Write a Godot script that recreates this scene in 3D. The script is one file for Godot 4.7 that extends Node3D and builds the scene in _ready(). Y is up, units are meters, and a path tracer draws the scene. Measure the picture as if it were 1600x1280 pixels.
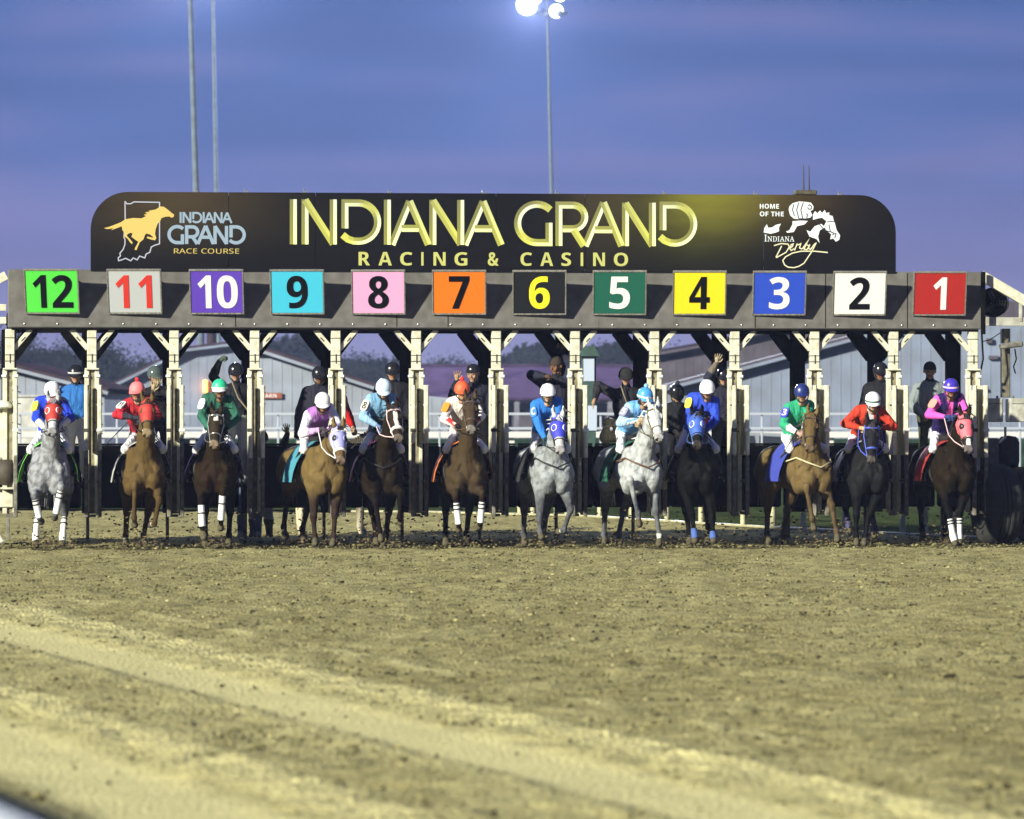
extends Node3D
# A twelve-stall starting gate at dusk, the field just leaving it. y up, metres; the camera stands 80 m down the track.

const CAM_D := 80.0        # camera to the middle of the gate
const CAM_Y := 1.93        # camera height
const FPX := 8320.0        # focal length in pixels of a 1600-wide frame
const HORIZON := 650.0
const GATE_YAW := 6.0


# A point at distance d from the camera's plane, measured off the photograph.
func at(px: float, py: float, d: float) -> Vector3:
	return Vector3((px - 800.0) / FPX * d, CAM_Y - (py - HORIZON) / FPX * d, CAM_D - d)


# ------------------------------------------------------------------ mesh builder
class MB:
	var v := PackedVector3Array()
	var n := PackedVector3Array()
	var c := PackedColorArray()
	var uv := PackedVector2Array()
	var ix := PackedInt32Array()
	var col := Color.WHITE

	func vert(p: Vector3, nn: Vector3, t := Vector2.ZERO) -> int:
		v.append(p); n.append(nn); c.append(col); uv.append(t)
		return v.size() - 1

	func tri(a: Vector3, b: Vector3, d: Vector3) -> void:
		var nn := (b - a).cross(d - a).normalized()
		var i := vert(a, nn); vert(b, nn); vert(d, nn)
		ix.append_array([i, i + 2, i + 1])

	func quad(a: Vector3, b: Vector3, d: Vector3, e: Vector3) -> void:
		var nn := (d - a).cross(e - b).normalized()
		var i := vert(a, nn, Vector2(0, 1)); vert(b, nn, Vector2(1, 1)); vert(d, nn, Vector2(1, 0)); vert(e, nn, Vector2(0, 0))
		ix.append_array([i, i + 2, i + 1, i, i + 3, i + 2])

	# chamfered box
	func box(size: Vector3, x := Transform3D(), ch := 0.006) -> void:
		var h := size * 0.5
		var k := minf(ch, minf(h.x, minf(h.y, h.z)) * 0.45)
		var p := func(sx: float, sy: float, sz: float, ax: int) -> Vector3:
			var q := Vector3(h.x - k, h.y - k, h.z - k)
			q[ax] = h[ax]
			return x * Vector3(q.x * sx, q.y * sy, q.z * sz)
		for s in [1.0, -1.0]:
			face([p.call(s, -1, -1, 0), p.call(s, 1, -1, 0), p.call(s, 1, 1, 0), p.call(s, -1, 1, 0)], s < 0)
			face([p.call(-1, s, -1, 1), p.call(-1, s, 1, 1), p.call(1, s, 1, 1), p.call(1, s, -1, 1)], s < 0)
			face([p.call(-1, -1, s, 2), p.call(1, -1, s, 2), p.call(1, 1, s, 2), p.call(-1, 1, s, 2)], s < 0)
		if k < 0.001:
			return
		for a in [1.0, -1.0]:
			for b in [1.0, -1.0]:
				out([p.call(a, b, -1, 0), p.call(a, b, -1, 1), p.call(a, b, 1, 1), p.call(a, b, 1, 0)], x.origin)
				out([p.call(a, -1, b, 2), p.call(a, -1, b, 0), p.call(a, 1, b, 0), p.call(a, 1, b, 2)], x.origin)
				out([p.call(-1, a, b, 1), p.call(-1, a, b, 2), p.call(1, a, b, 2), p.call(1, a, b, 1)], x.origin)
				for d in [1.0, -1.0]:
					out([p.call(a, b, d, 0), p.call(a, b, d, 1), p.call(a, b, d, 2)], x.origin)

	func out(q: Array, from: Vector3) -> void:
		var flip: bool = (q[1] - q[0]).cross(q[2] - q[0]).dot(q[0] - from) < 0.0
		if q.size() == 3:
			tri(q[0], q[2] if flip else q[1], q[1] if flip else q[2])
		else:
			face(q, flip)

	func face(q: Array, flip := false) -> void:
		if flip:
			quad(q[3], q[2], q[1], q[0])
		else:
			quad(q[0], q[1], q[2], q[3])

	func bar(a: Vector3, b: Vector3, w: float, d: float, up := Vector3.UP, ch := 0.005) -> void:
		var z := (b - a).normalized()
		var u := up if absf(z.dot(up)) < 0.95 else Vector3.BACK
		var xx := u.cross(z).normalized()
		box(Vector3(w, d, a.distance_to(b)), Transform3D(Basis(xx, z.cross(xx), z), (a + b) * 0.5), ch)

	# round tube along points; r is a number or an array
	func tube(pts: Array, r, sides := 8, flat := 1.0) -> void:
		var m := pts.size()
		var ref := Vector3.UP
		var rings := []
		for i in m:
			var t: Vector3 = (pts[mini(i + 1, m - 1)] - pts[maxi(i - 1, 0)]).normalized()
			var u := ref - t * ref.dot(t)
			if u.length() < 0.1:
				u = Vector3.RIGHT - t * t.x
			u = u.normalized()
			ref = u
			var w := t.cross(u)
			var rr: float = r[i] if r is Array else r
			var row := []
			for s in sides:
				var an := TAU * s / sides
				var dd := u * cos(an) + w * sin(an) * flat
				row.append(vert(pts[i] + dd * rr, dd.normalized(), Vector2(float(s) / sides, i)))
			rings.append(row)
		for i in m - 1:
			for s in sides:
				var s2 := (s + 1) % sides
				ix.append_array([rings[i][s], rings[i + 1][s2], rings[i][s2], rings[i][s], rings[i + 1][s], rings[i + 1][s2]])
		for e in [0, m - 1]:
			var cn: Vector3 = (pts[0] - pts[1]).normalized() if e == 0 else (pts[m - 1] - pts[m - 2]).normalized()
			var base := vert(pts[e], cn)
			for s in sides:
				vert(v[rings[e][s]], cn)
			for s in sides:
				var q := base + 1 + s
				var q2 := base + 1 + (s + 1) % sides
				ix.append_array([base, q, q2] if e == 0 else [base, q2, q])

	# profile of Vector2(radius, height) turned round local y
	func lathe(prof: Array, sides: int, x := Transform3D(), frac := 1.0, start := 0.0) -> void:
		var m := prof.size()
		var first := v.size()
		var nb := x.basis
		for i in m:
			var d: Vector2 = prof[mini(i + 1, m - 1)] - prof[maxi(i - 1, 0)]
			for s in sides + 1:
				var an := start + TAU * frac * s / sides
				var nn := Vector3(cos(an) * d.y, -d.x, sin(an) * d.y)
				vert(x * Vector3(prof[i].x * cos(an), prof[i].y, prof[i].x * sin(an)), (nb * nn).normalized(), Vector2(float(s) / sides, float(i) / m))
		for i in m - 1:
			for s in sides:
				var a := first + i * (sides + 1) + s
				var b := a + sides + 1
				ix.append_array([a, a + 1, b + 1, a, b + 1, b])

	# outline in the xy plane pushed from z0 back to z1; uv is x, y
	func extrude(poly: PackedVector2Array, z0: float, z1: float, x := Transform3D()) -> void:
		var area := 0.0
		for i in poly.size():
			area += poly[i].cross(poly[(i + 1) % poly.size()])
		if area < 0.0:
			poly.reverse()
		var t := Geometry2D.triangulate_polygon(poly)
		var nf := (x.basis * Vector3.BACK).normalized()
		var b0 := v.size()
		for p in poly:
			vert(x * Vector3(p.x, p.y, z0), nf, p)
		for i in range(0, t.size(), 3):
			var a := t[i]; var b := t[i + 1]; var d := t[i + 2]
			if (poly[b] - poly[a]).cross(poly[d] - poly[a]) < 0:
				var q := b; b = d; d = q
			ix.append_array([b0 + a, b0 + d, b0 + b])
		if is_equal_approx(z0, z1):
			return
		var b1 := v.size()
		for p in poly:
			vert(x * Vector3(p.x, p.y, z1), -nf, p)
		for i in range(0, t.size(), 3):
			var a := t[i]; var b := t[i + 1]; var d := t[i + 2]
			if (poly[b] - poly[a]).cross(poly[d] - poly[a]) < 0:
				var q := b; b = d; d = q
			ix.append_array([b1 + a, b1 + b, b1 + d])
		for i in poly.size():
			var p := poly[i]; var q := poly[(i + 1) % poly.size()]
			quad(x * Vector3(p.x, p.y, z1), x * Vector3(q.x, q.y, z1), x * Vector3(q.x, q.y, z0), x * Vector3(p.x, p.y, z0))

	# flat brush stroke of two halves (the printed bevel), facing +z
	func stroke(pts: Array, w: float, z: float, ca: Color, cb: Color, shade = null) -> void:
		var m := pts.size()
		var off := []
		for i in m:
			var d0: Vector2 = (pts[i] - pts[maxi(i - 1, 0)])
			var d1: Vector2 = (pts[mini(i + 1, m - 1)] - pts[i])
			if i == 0: d0 = d1
			if i == m - 1: d1 = d0
			var n0 := Vector2(-d0.y, d0.x).normalized()
			var n1 := Vector2(-d1.y, d1.x).normalized()
			var mm := (n0 + n1).normalized()
			off.append(mm / maxf(mm.dot(n0), 0.45))
		for i in m - 1:
			var nn: Vector2 = (pts[i + 1] - pts[i]).normalized()
			nn = Vector2(-nn.y, nn.x)
			for s in [1.0, -1.0]:
				var k: Color = ca if s > 0 else cb
				if shade != null:
					k = shade.call(nn * s)
				col = k
				var a := Vector3(pts[i].x, pts[i].y, z)
				var b := Vector3(pts[i + 1].x, pts[i + 1].y, z)
				var oa: Vector3 = Vector3(off[i].x, off[i].y, 0) * w * 0.5 * s
				var ob: Vector3 = Vector3(off[i + 1].x, off[i + 1].y, 0) * w * 0.5 * s
				if s > 0:
					quad(a, b, b + ob, a + oa)
				else:
					quad(a + oa, b + ob, b, a)
		col = Color.WHITE

	func add(r: Raw, x: Transform3D, paint: Callable) -> void:
		var first := v.size()
		var flip := x.basis.determinant() < 0
		var nb := x.basis.orthonormalized() if not flip else x.basis
		for i in r.v.size():
			v.append(x * r.v[i])
			n.append((nb * r.n[i]).normalized())
			c.append(paint.call(r.m[i], r.v[i]))
			uv.append(Vector2(r.v[i].x, r.v[i].y))
		for i in range(0, r.ix.size(), 3):
			ix.append(first + r.ix[i])
			ix.append(first + r.ix[i + (2 if flip else 1)])
			ix.append(first + r.ix[i + (1 if flip else 2)])

	func mesh() -> ArrayMesh:
		var a := []
		a.resize(Mesh.ARRAY_MAX)
		a[Mesh.ARRAY_VERTEX] = v; a[Mesh.ARRAY_NORMAL] = n; a[Mesh.ARRAY_COLOR] = c; a[Mesh.ARRAY_TEX_UV] = uv; a[Mesh.ARRAY_INDEX] = ix
		var m := ArrayMesh.new()
		m.add_surface_from_arrays(Mesh.PRIMITIVE_TRIANGLES, a)
		return m


# ------------------------------------------------------------------ implicit bodies
class Raw:
	var v := PackedVector3Array()
	var n := PackedVector3Array()
	var m := PackedByteArray()
	var ix := PackedInt32Array()


const CORNER := [[0, 0, 0], [1, 0, 0], [0, 1, 0], [1, 1, 0], [0, 0, 1], [1, 0, 1], [0, 1, 1], [1, 1, 1]]

class Field:
	var o: Vector3
	var h: float
	var nx: int
	var ny: int
	var nz: int
	var f := PackedFloat32Array()
	var b := PackedFloat32Array()
	var m := PackedByteArray()
	const EA: Array[int] = [0, 2, 4, 6, 0, 1, 4, 5, 0, 1, 2, 3]
	const EB: Array[int] = [1, 3, 5, 7, 2, 3, 6, 7, 4, 5, 6, 7]

	# bones: [a, b, ra, rb, k, mat]
	func _init(bones: Array, cell: float) -> void:
		h = cell
		var lo := Vector3.ONE * 1e6
		var hi := -lo
		for q in bones:
			for e in 2:
				var r: Vector3 = Vector3.ONE * (q[2 + e] + 2.5 * cell + q[4] * 0.3)
				lo = lo.min(q[e] - r)
				hi = hi.max(q[e] + r)
		o = lo
		nx = int((hi.x - lo.x) / h) + 2
		ny = int((hi.y - lo.y) / h) + 2
		nz = int((hi.z - lo.z) / h) + 2
		f.resize(nx * ny * nz)
		f.fill(9.0)
		b.resize(f.size())
		b.fill(9.0)
		m.resize(f.size())
		for q in bones:
			cap(q[0], q[1], q[2], q[3], q[4], q[5])

	func cap(a: Vector3, e: Vector3, ra: float, rb: float, k: float, mat: int) -> void:
		var pad := k + 2.9 * h
		var rm := maxf(ra, rb) + pad
		var lo := (a.min(e) - Vector3.ONE * rm - o) / h
		var hi := (a.max(e) + Vector3.ONE * rm - o) / h
		var x0 := maxi(0, int(ceil(lo.x))); var x1 := mini(nx - 1, int(hi.x))
		var y0 := maxi(0, int(ceil(lo.y))); var y1 := mini(ny - 1, int(hi.y))
		var z0 := maxi(0, int(ceil(lo.z))); var z1 := mini(nz - 1, int(hi.z))
		var ba := e - a
		var il := 1.0 / maxf(ba.length_squared(), 1e-9)
		var dr := rb - ra
		var bx := ba.x
		var ik := 0.5 / maxf(k, 1e-6)
		for z in range(z0, z1 + 1):
			var pz := o.z + z * h - a.z
			for y in range(y0, y1 + 1):
				var py := o.y + y * h - a.y
				var dyz := py * ba.y + pz * ba.z
				var i := (z * ny + y) * nx + x0
				var px := o.x + x0 * h - a.x
				for x in range(x0, x1 + 1):
					var t := clampf((px * bx + dyz) * il, 0.0, 1.0)
					var dx := px - bx * t
					var dy := py - ba.y * t
					var dz := pz - ba.z * t
					var d := sqrt(dx * dx + dy * dy + dz * dz) - ra - dr * t
					if d < pad:
						if d < b[i]:
							b[i] = d
							m[i] = mat
						var g := f[i]
						var w := clampf(0.5 + (g - d) * ik, 0.0, 1.0)
						f[i] = g + (d - g) * w - k * w * (1.0 - w)
					i += 1
					px += h

	func raw() -> Raw:
		var r := Raw.new()
		var sx := 1
		var sy := nx
		var sz := nx * ny
		var lim := 2.8 * h
		var id := PackedInt32Array()
		id.resize(f.size())
		var ofs: Array[int] = [0, sx, sy, sx + sy, sz, sx + sz, sy + sz, sx + sy + sz]
		var live := PackedInt32Array()
		var top := f.size() - ofs[7]
		for i in top:
			if absf(f[i]) < lim:
				live.append(i)
		var on := PackedInt32Array()
		var g := PackedFloat32Array()
		g.resize(8)
		for i in live:
			var mask := 0
			for q in 8:
				var val := f[i + ofs[q]]
				g[q] = val
				if val < 0.0:
					mask |= 1 << q
			if mask == 0 or mask == 255:
				continue
			var x := i % nx
			var y := (i / nx) % ny
			var z := i / sz
			if x >= nx - 1 or y >= ny - 1 or z >= nz - 1:
				continue
			var p := Vector3.ZERO
			var cnt := 0
			for q in 12:
				var ca := EA[q]
				var cb := EB[q]
				if ((mask >> ca) ^ (mask >> cb)) & 1:
					var t := g[ca] / (g[ca] - g[cb])
					p += Vector3((ca & 1) + t * ((cb & 1) - (ca & 1)), ((ca >> 1) & 1) + t * (((cb >> 1) & 1) - ((ca >> 1) & 1)), ((ca >> 2) & 1) + t * (((cb >> 2) & 1) - ((ca >> 2) & 1)))
					cnt += 1
			p /= cnt
			var nn := Vector3(g[1] + g[3] + g[5] + g[7] - g[0] - g[2] - g[4] - g[6], g[2] + g[3] + g[6] + g[7] - g[0] - g[1] - g[4] - g[5], g[4] + g[5] + g[6] + g[7] - g[0] - g[1] - g[2] - g[3])
			var near := (1 if p.x > 0.5 else 0) + (2 if p.y > 0.5 else 0) + (4 if p.z > 0.5 else 0)
			r.v.append(o + (Vector3(x, y, z) + p) * h)
			r.n.append(nn.normalized())
			r.m.append(m[i + ofs[near]])
			id[i] = r.v.size()
			on.append(i)
		for i in on:
			var s0 := f[i] < 0.0
			if s0 != (f[i + sx] < 0.0):
				quad(r, id, i, i - sy, i - sy - sz, i - sz, s0)
			if s0 != (f[i + sy] < 0.0):
				quad(r, id, i, i - sz, i - sz - sx, i - sx, s0)
			if s0 != (f[i + sz] < 0.0):
				quad(r, id, i, i - sx, i - sx - sy, i - sy, s0)
		return r

	func quad(r: Raw, id: PackedInt32Array, a: int, e: int, c: int, d: int, flip: bool) -> void:
		if e < 0 or c < 0 or d < 0:
			return
		var ia := id[a]; var ib := id[e]; var ic := id[c]; var ie := id[d]
		if ia == 0 or ib == 0 or ic == 0 or ie == 0:
			return
		if flip:
			r.ix.append_array([ia - 1, ic - 1, ib - 1, ia - 1, ie - 1, ic - 1])
		else:
			r.ix.append_array([ia - 1, ib - 1, ic - 1, ia - 1, ic - 1, ie - 1])


# ------------------------------------------------------------------ naming
var counts := {}

func numbered(called: String) -> String:
	var k: int = counts.get(called, 0)
	counts[called] = k + 1
	return called if k == 0 else "%s_%03d" % [called, k]


func thing(called: String, label: String, category: String, pos := Vector3.ZERO, group := "") -> Node3D:
	var o := Node3D.new()
	o.name = numbered(called)
	add_child(o)
	o.position = pos
	tag(o, label, category, group)
	return o


func tag(o: Node, label: String, category: String, group := "") -> Node:
	o.set_meta("label", label)
	o.set_meta("category", category)
	if group:
		o.set_meta("group", group)
	return o


func part(called: String, m: Mesh, mt: Material, parent: Node, x := Transform3D()) -> MeshInstance3D:
	var o := MeshInstance3D.new()
	o.mesh = m
	o.material_override = mt
	o.transform = x
	if parent == self:
		o.name = numbered(called)
	else:
		var k := 0
		var want := called
		while parent.has_node(NodePath(want)):
			k += 1
			want = "%s_%03d" % [called, k]
		o.name = want
	parent.add_child(o, true)
	return o


func structure(called: String, m: Mesh, mt: Material, kind := "structure") -> MeshInstance3D:
	var o := part(called, m, mt, self)
	o.set_meta("kind", kind)
	return o


# ------------------------------------------------------------------ materials
func mat(r: float, g: float, b: float, rough := 0.7, metal := 0.0) -> StandardMaterial3D:
	var m := StandardMaterial3D.new()
	m.albedo_color = Color(r, g, b).linear_to_srgb()
	m.roughness = rough
	m.metallic = metal
	return m


func matt(m: StandardMaterial3D) -> StandardMaterial3D:      # earth, leaves, weathered roofs: no mirror-like sheen at a glancing angle
	m.specular_mode = BaseMaterial3D.SPECULAR_DISABLED
	return m


func vmat(rough := 0.7) -> StandardMaterial3D:
	var m := mat(1, 1, 1, rough)
	m.vertex_color_use_as_albedo = true
	return m


func noise_tex(sz: int, freq: float, sd: int, lo: Color, hi: Color, oct := 4, normal := 0.0) -> NoiseTexture2D:
	var t := NoiseTexture2D.new()
	var nz := FastNoiseLite.new()
	nz.seed = sd
	nz.frequency = freq
	nz.fractal_octaves = oct
	t.noise = nz
	t.width = sz
	t.height = sz
	t.seamless = true
	t.generate_mipmaps = false
	if normal > 0.0:
		t.as_normal_map = true
		t.bump_strength = normal
	else:
		var g := Gradient.new()
		g.set_color(0, lo)
		g.set_color(1, hi)
		t.color_ramp = g
	return t


# paint or cloth with a little wear: noise over the base colour
func worn(m: StandardMaterial3D, scale: float, depth := 0.75, sd := 3) -> StandardMaterial3D:
	var key := "%d_%.2f" % [sd, depth]
	if not wear.has(key):
		wear[key] = noise_tex(256, 0.02, sd, Color(depth, depth * 0.98, depth * 0.94), Color(1, 1, 1), 5)
	m.albedo_texture = wear[key]
	m.uv1_triplanar = true
	m.uv1_world_triplanar = true
	m.uv1_scale = Vector3.ONE * scale
	return m

var wear := {}


var cloth: StandardMaterial3D
var hide: StandardMaterial3D
var hair_mat: StandardMaterial3D
var black_plastic: StandardMaterial3D
var black_leather: StandardMaterial3D
var steel: StandardMaterial3D
var cream: StandardMaterial3D
var flood_dir := Vector3(0.34, -0.185, -0.4)


func _ready() -> void:
	# camera
	var cam := Camera3D.new()
	cam.name = "camera"
	cam.fov = 2.0 * rad_to_deg(atan(640.0 / FPX))
	cam.near = 0.5
	cam.far = 6000.0
	add_child(cam)
	cam.position = Vector3(0, CAM_Y, CAM_D)
	cam.rotation.x = atan((HORIZON - 640.0) / FPX)
	var ca := CameraAttributesPhysical.new()
	ca.frustum_focal_length = 156.0
	ca.frustum_focus_distance = 78.5
	ca.exposure_aperture = 2.8
	cam.attributes = ca
	cam.fov = 2.0 * rad_to_deg(atan(640.0 / FPX))
	# sky, exposure, air
	var env := Environment.new()
	env.background_mode = Environment.BG_SKY
	env.sky = Sky.new()
	var pano := PanoramaSkyMaterial.new()
	pano.panorama = dusk_sky()
	env.sky.sky_material = pano
	env.background_energy_multiplier = 0.52
	env.tonemap_mode = Environment.TONE_MAPPER_LINEAR
	env.tonemap_exposure = 1.9
	env.sdfgi_enabled = true
	env.ssao_enabled = true
	env.ssil_enabled = true
	env.fog_enabled = true
	env.fog_light_color = Color(0.7, 0.76, 0.95)
	env.fog_density = 0.00028
	var we := WorldEnvironment.new()
	we.name = "environment"
	we.environment = env
	add_child(we)
	# the bank of floodlights far off to the left of the camera
	var sun := DirectionalLight3D.new()
	sun.name = "floodlights"
	sun.light_color = Color(1.0, 0.99, 0.9)
	sun.light_energy = 1.6
	sun.light_angular_distance = 1.8
	sun.shadow_enabled = true
	add_child(sun)
	sun.look_at_from_position(Vector3.ZERO, flood_dir, Vector3.UP)

	cloth = vmat(0.8)
	cloth.metallic_specular = 0.25
	cloth.heightmap_enabled = true
	var folds := noise_tex(256, 0.012, 91, Color(0, 0, 0), Color(1, 1, 1), 3)
	cloth.heightmap_texture = folds
	cloth.heightmap_scale = 3.6
	cloth.uv1_triplanar = true
	cloth.uv1_scale = Vector3(2.6, 1.3, 2.6)
	hide = vmat(0.62)
	hide.metallic_specular = 0.15
	hide.heightmap_enabled = true
	hide.heightmap_texture = noise_tex(256, 0.014, 92, Color(0, 0, 0), Color(1, 1, 1), 3)
	hide.heightmap_scale = 2.4
	hide.uv1_triplanar = true
	hide.uv1_scale = Vector3(1.9, 1.0, 1.2)
	hair_mat = vmat(0.6)
	black_plastic = mat(0.012, 0.012, 0.014, 0.3)
	black_leather = mat(0.012, 0.01, 0.009, 0.55)
	steel = mat(0.5, 0.5, 0.48, 0.35, 0.9)
	cream = worn(mat(0.64, 0.63, 0.515, 0.55), 1.3, 0.8, 11)
	make_templates()
	make_ground()
	make_background()
	make_gate()
	make_field()
	make_attendants()
	make_dirt()


func dusk_sky() -> ImageTexture:
	var w := 2048
	var h := 1024
	var im := Image.create(w, h, false, Image.FORMAT_RGBF)
	var stops := [[-90.0, 0.16, 0.16, 0.28], [-0.5, 0.235, 0.2, 0.41], [0.6, 0.235, 0.205, 0.43], [1.6, 0.19, 0.195, 0.45], [2.25, 0.16, 0.19, 0.465], [2.9, 0.085, 0.15, 0.425], [4.5, 0.072, 0.142, 0.405], [9.0, 0.068, 0.13, 0.38], [25.0, 0.08, 0.125, 0.35], [90.0, 0.06, 0.1, 0.3]]
	var lo := FastNoiseLite.new()
	lo.seed = 21
	lo.frequency = 1.0
	lo.fractal_octaves = 4
	for y in h:
		var e := 90.0 - (y + 0.5) * 180.0 / h
		var i := 0
		while i < stops.size() - 2 and e > stops[i + 1][0]:
			i += 1
		var a: Array = stops[i]
		var b: Array = stops[i + 1]
		var t := clampf((e - a[0]) / (b[0] - a[0]), 0.0, 1.0)
		var c := Color(lerpf(a[1], b[1], t), lerpf(a[2], b[2], t), lerpf(a[3], b[3], t))
		if e < -1.0 or e > 32.0:
			im.fill_rect(Rect2i(0, y, w, 1), c)
			continue
		# long flat bars of thin dusk cloud, wrapped round the horizon
		for x in w:
			var az := TAU * x / w
			var q := Vector3(cos(az) * 7.0, e * 1.9, sin(az) * 7.0)
			var k := lo.get_noise_3dv(q) * 1.7
			var cl := clampf(k, -0.5, 0.75)
			im.set_pixel(x, y, c.lerp(Color(0.215, 0.2, 0.43), maxf(cl, 0.0) * 0.8) * (1.0 + minf(cl, 0.0) * 0.3))
	return ImageTexture.create_from_image(im)


# ------------------------------------------------------------------ ground
func rail_z(x: float) -> float:      # where the inner rail and the grass behind it run
	var p := [[-60.0, -34.0], [-12.0, -28.6], [-2.0, -25.8], [1.2, -21.7], [4.2, -11.5], [6.6, -5.0], [10.0, 4.0], [60.0, 90.0]]
	for i in p.size() - 1:
		if x < p[i + 1][0]:
			return lerpf(p[i][1], p[i + 1][1], (x - p[i][0]) / (p[i + 1][0] - p[i][0]))
	return 90.0


func make_ground() -> void:
	var big := PlaneMesh.new()
	big.size = Vector2(5000, 5000)
	var gm := matt(worn(mat(0.085, 0.105, 0.045, 0.95), 0.06, 0.55, 31))
	var g := structure("ground", big, gm)
	g.position = Vector3(0, -0.12, 0)

	# the dirt track: a height field, finest where the picture shows it
	var n1 := FastNoiseLite.new(); n1.seed = 1; n1.frequency = 5.0; n1.fractal_octaves = 4
	var n2 := FastNoiseLite.new(); n2.seed = 2; n2.frequency = 0.35; n2.fractal_octaves = 3
	var n3 := FastNoiseLite.new(); n3.seed = 9; n3.frequency = 1.3; n3.fractal_octaves = 2
	var xs := []
	var x := -9.0
	while x < 9.0:
		xs.append(x)
		x += 0.055
	for k in 14:
		var e := 9.0 + 0.06 * pow(1.62, k)
		xs.append(e)
		xs.push_front(-e)
	var zs := []
	var d := 17.0
	while d < 100.0:
		zs.append(CAM_D - d)
		d += maxf(0.045, 0.0022 * d)
	while d < 135.0:
		zs.append(CAM_D - d)
		d += 0.9
	var mb := MB.new()
	var nx := xs.size()
	var hs := PackedFloat32Array()
	for z in zs:
		for xx in xs:
			var a: float = xx + 0.257 * (CAM_D - z)
			var wob := 0.1 * n2.get_noise_2d(xx, z)
			var rough := 1.0
			var y := 0.0
			var dry := 0.12 + 0.22 * n2.get_noise_2d(xx * 2.0, z * 0.6) + 0.1 * n3.get_noise_2d(xx, z)
			# two wheel ruts of one machine, smooth floor, cleated edge
			for rut in [[7.75, 0.42, 0.95], [5.05, 0.5, 1.0]]:
				var u: float = (a - rut[0] + wob * 0.3) / rut[1]
				var f := smoothstep(1.35, 0.5, absf(u))
				y -= 0.022 * f
				rough = minf(rough, 1.0 - 0.88 * f)
				dry = maxf(dry, f * rut[2])
				var lip: float = smoothstep(0.5, 0.0, absf(absf(u) - 1.35))
				y += 0.014 * lip * (0.6 + 0.8 * n3.get_noise_2d(xx * 1.3, z * 1.3))
				dry = maxf(dry, 0.35 * lip)
				var cl: float = a - rut[0] - 0.92
				var band := smoothstep(0.34, 0.16, absf(cl))
				var cleat := 0.5 + 0.5 * sin((CAM_D - z) * 17.0 + xx * 9.0 + 3.0 * n3.get_noise_2d(xx * 2.0, z))
				y += band * (0.032 * cleat - 0.008)
				dry = maxf(dry, band * (0.2 + 0.42 * cleat))
			dry += 0.16 * smoothstep(4.2, 5.2, a) * smoothstep(9.6, 8.6, a)
			var thin := smoothstep(0.14, 0.05, absf(a - 9.75 + wob)) * smoothstep(-0.12, 0.2, n3.get_noise_2d(xx * 0.7, z * 0.25) + 0.12)
			dry = maxf(dry, 0.55 * thin)
			y += 0.012 * thin
			# churned earth where twelve horses broke, darkened as a painted shadow band
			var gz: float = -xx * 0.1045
			var churn_shade := smoothstep(1.5, 0.95, absf(z - gz - 1.5 + 0.35 * n3.get_noise_2d(xx * 0.6, 4.0))) * (0.72 + 0.5 * n3.get_noise_2d(xx * 1.5, z * 1.5))
			y += n1.get_noise_2d(xx, z) * 0.02 * rough + n3.get_noise_2d(xx, z) * 0.03 * rough + n2.get_noise_2d(xx, z) * 0.02
			y -= 0.03 * churn_shade
			hs.append(y)
			dry = clampf(dry, 0.0, 1.0)
			var speck := clampf(0.55 + 1.3 * n1.get_noise_2d(xx * 0.9 + 40.0, z * 0.9), 0.0, 1.0)
			var base := Color(0.235, 0.21, 0.095).lerp(Color(0.475, 0.43, 0.2), speck)
			var k := base.lerp(Color(0.88, 0.82, 0.415), dry * 0.95)
			k = k.lerp(Color(0.05, 0.042, 0.026), clampf(churn_shade, 0.0, 0.95))
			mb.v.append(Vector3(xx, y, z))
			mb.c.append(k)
			mb.uv.append(Vector2(xx, z))
	for j in zs.size():
		for i in nx:
			var c := j * nx + i
			var l := c - 1 if i > 0 else c
			var r := c + 1 if i < nx - 1 else c
			var t := c - nx if j > 0 else c
			var b := c + nx if j < zs.size() - 1 else c
			var dx := (hs[r] - hs[l]) / maxf(mb.v[r].x - mb.v[l].x, 0.001)
			var dz := (hs[b] - hs[t]) / minf(mb.v[b].z - mb.v[t].z, -0.001)
			mb.n.append(Vector3(-dx, 1.0, -dz).normalized())
			if i < nx - 1 and j < zs.size() - 1:
				mb.ix.append_array([c, c + nx + 1, c + 1, c, c + nx, c + nx + 1])
	var tm := matt(vmat(0.95))
	tm.albedo_texture = noise_tex(1024, 0.05, 77, Color(0.76, 0.74, 0.71), Color(1, 1, 1), 5)
	tm.uv1_scale = Vector3(0.35, 0.35, 1)
	tm.heightmap_enabled = true
	tm.heightmap_texture = noise_tex(1024, 0.06, 78, Color(0, 0, 0), Color(1, 1, 1), 5)
	tm.heightmap_scale = 1.6
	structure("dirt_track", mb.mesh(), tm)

	# grass beyond the inner rail
	var gb := MB.new()
	var gx := [-300.0, -60.0, -30.0, -12.0, -7.0, -2.0, -0.5, 1.2, 2.2, 3.2, 4.2, 5.4, 6.6, 8.0, 10.0, 40.0]
	for i in gx.size() - 1:
		var a := Vector3(gx[i], 0.05, rail_z(gx[i]) - 0.25)
		var b := Vector3(gx[i + 1], 0.05, rail_z(gx[i + 1]) - 0.25)
		gb.quad(a, b, Vector3(b.x + (300.0 if i == gx.size() - 2 else 0.0), 0.05, -420), Vector3(a.x, 0.05, -420))
	var grm := matt(worn(mat(0.09, 0.12, 0.045, 0.95), 0.35, 0.5, 41))
	structure("infield_grass", gb.mesh(), grm)


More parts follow.
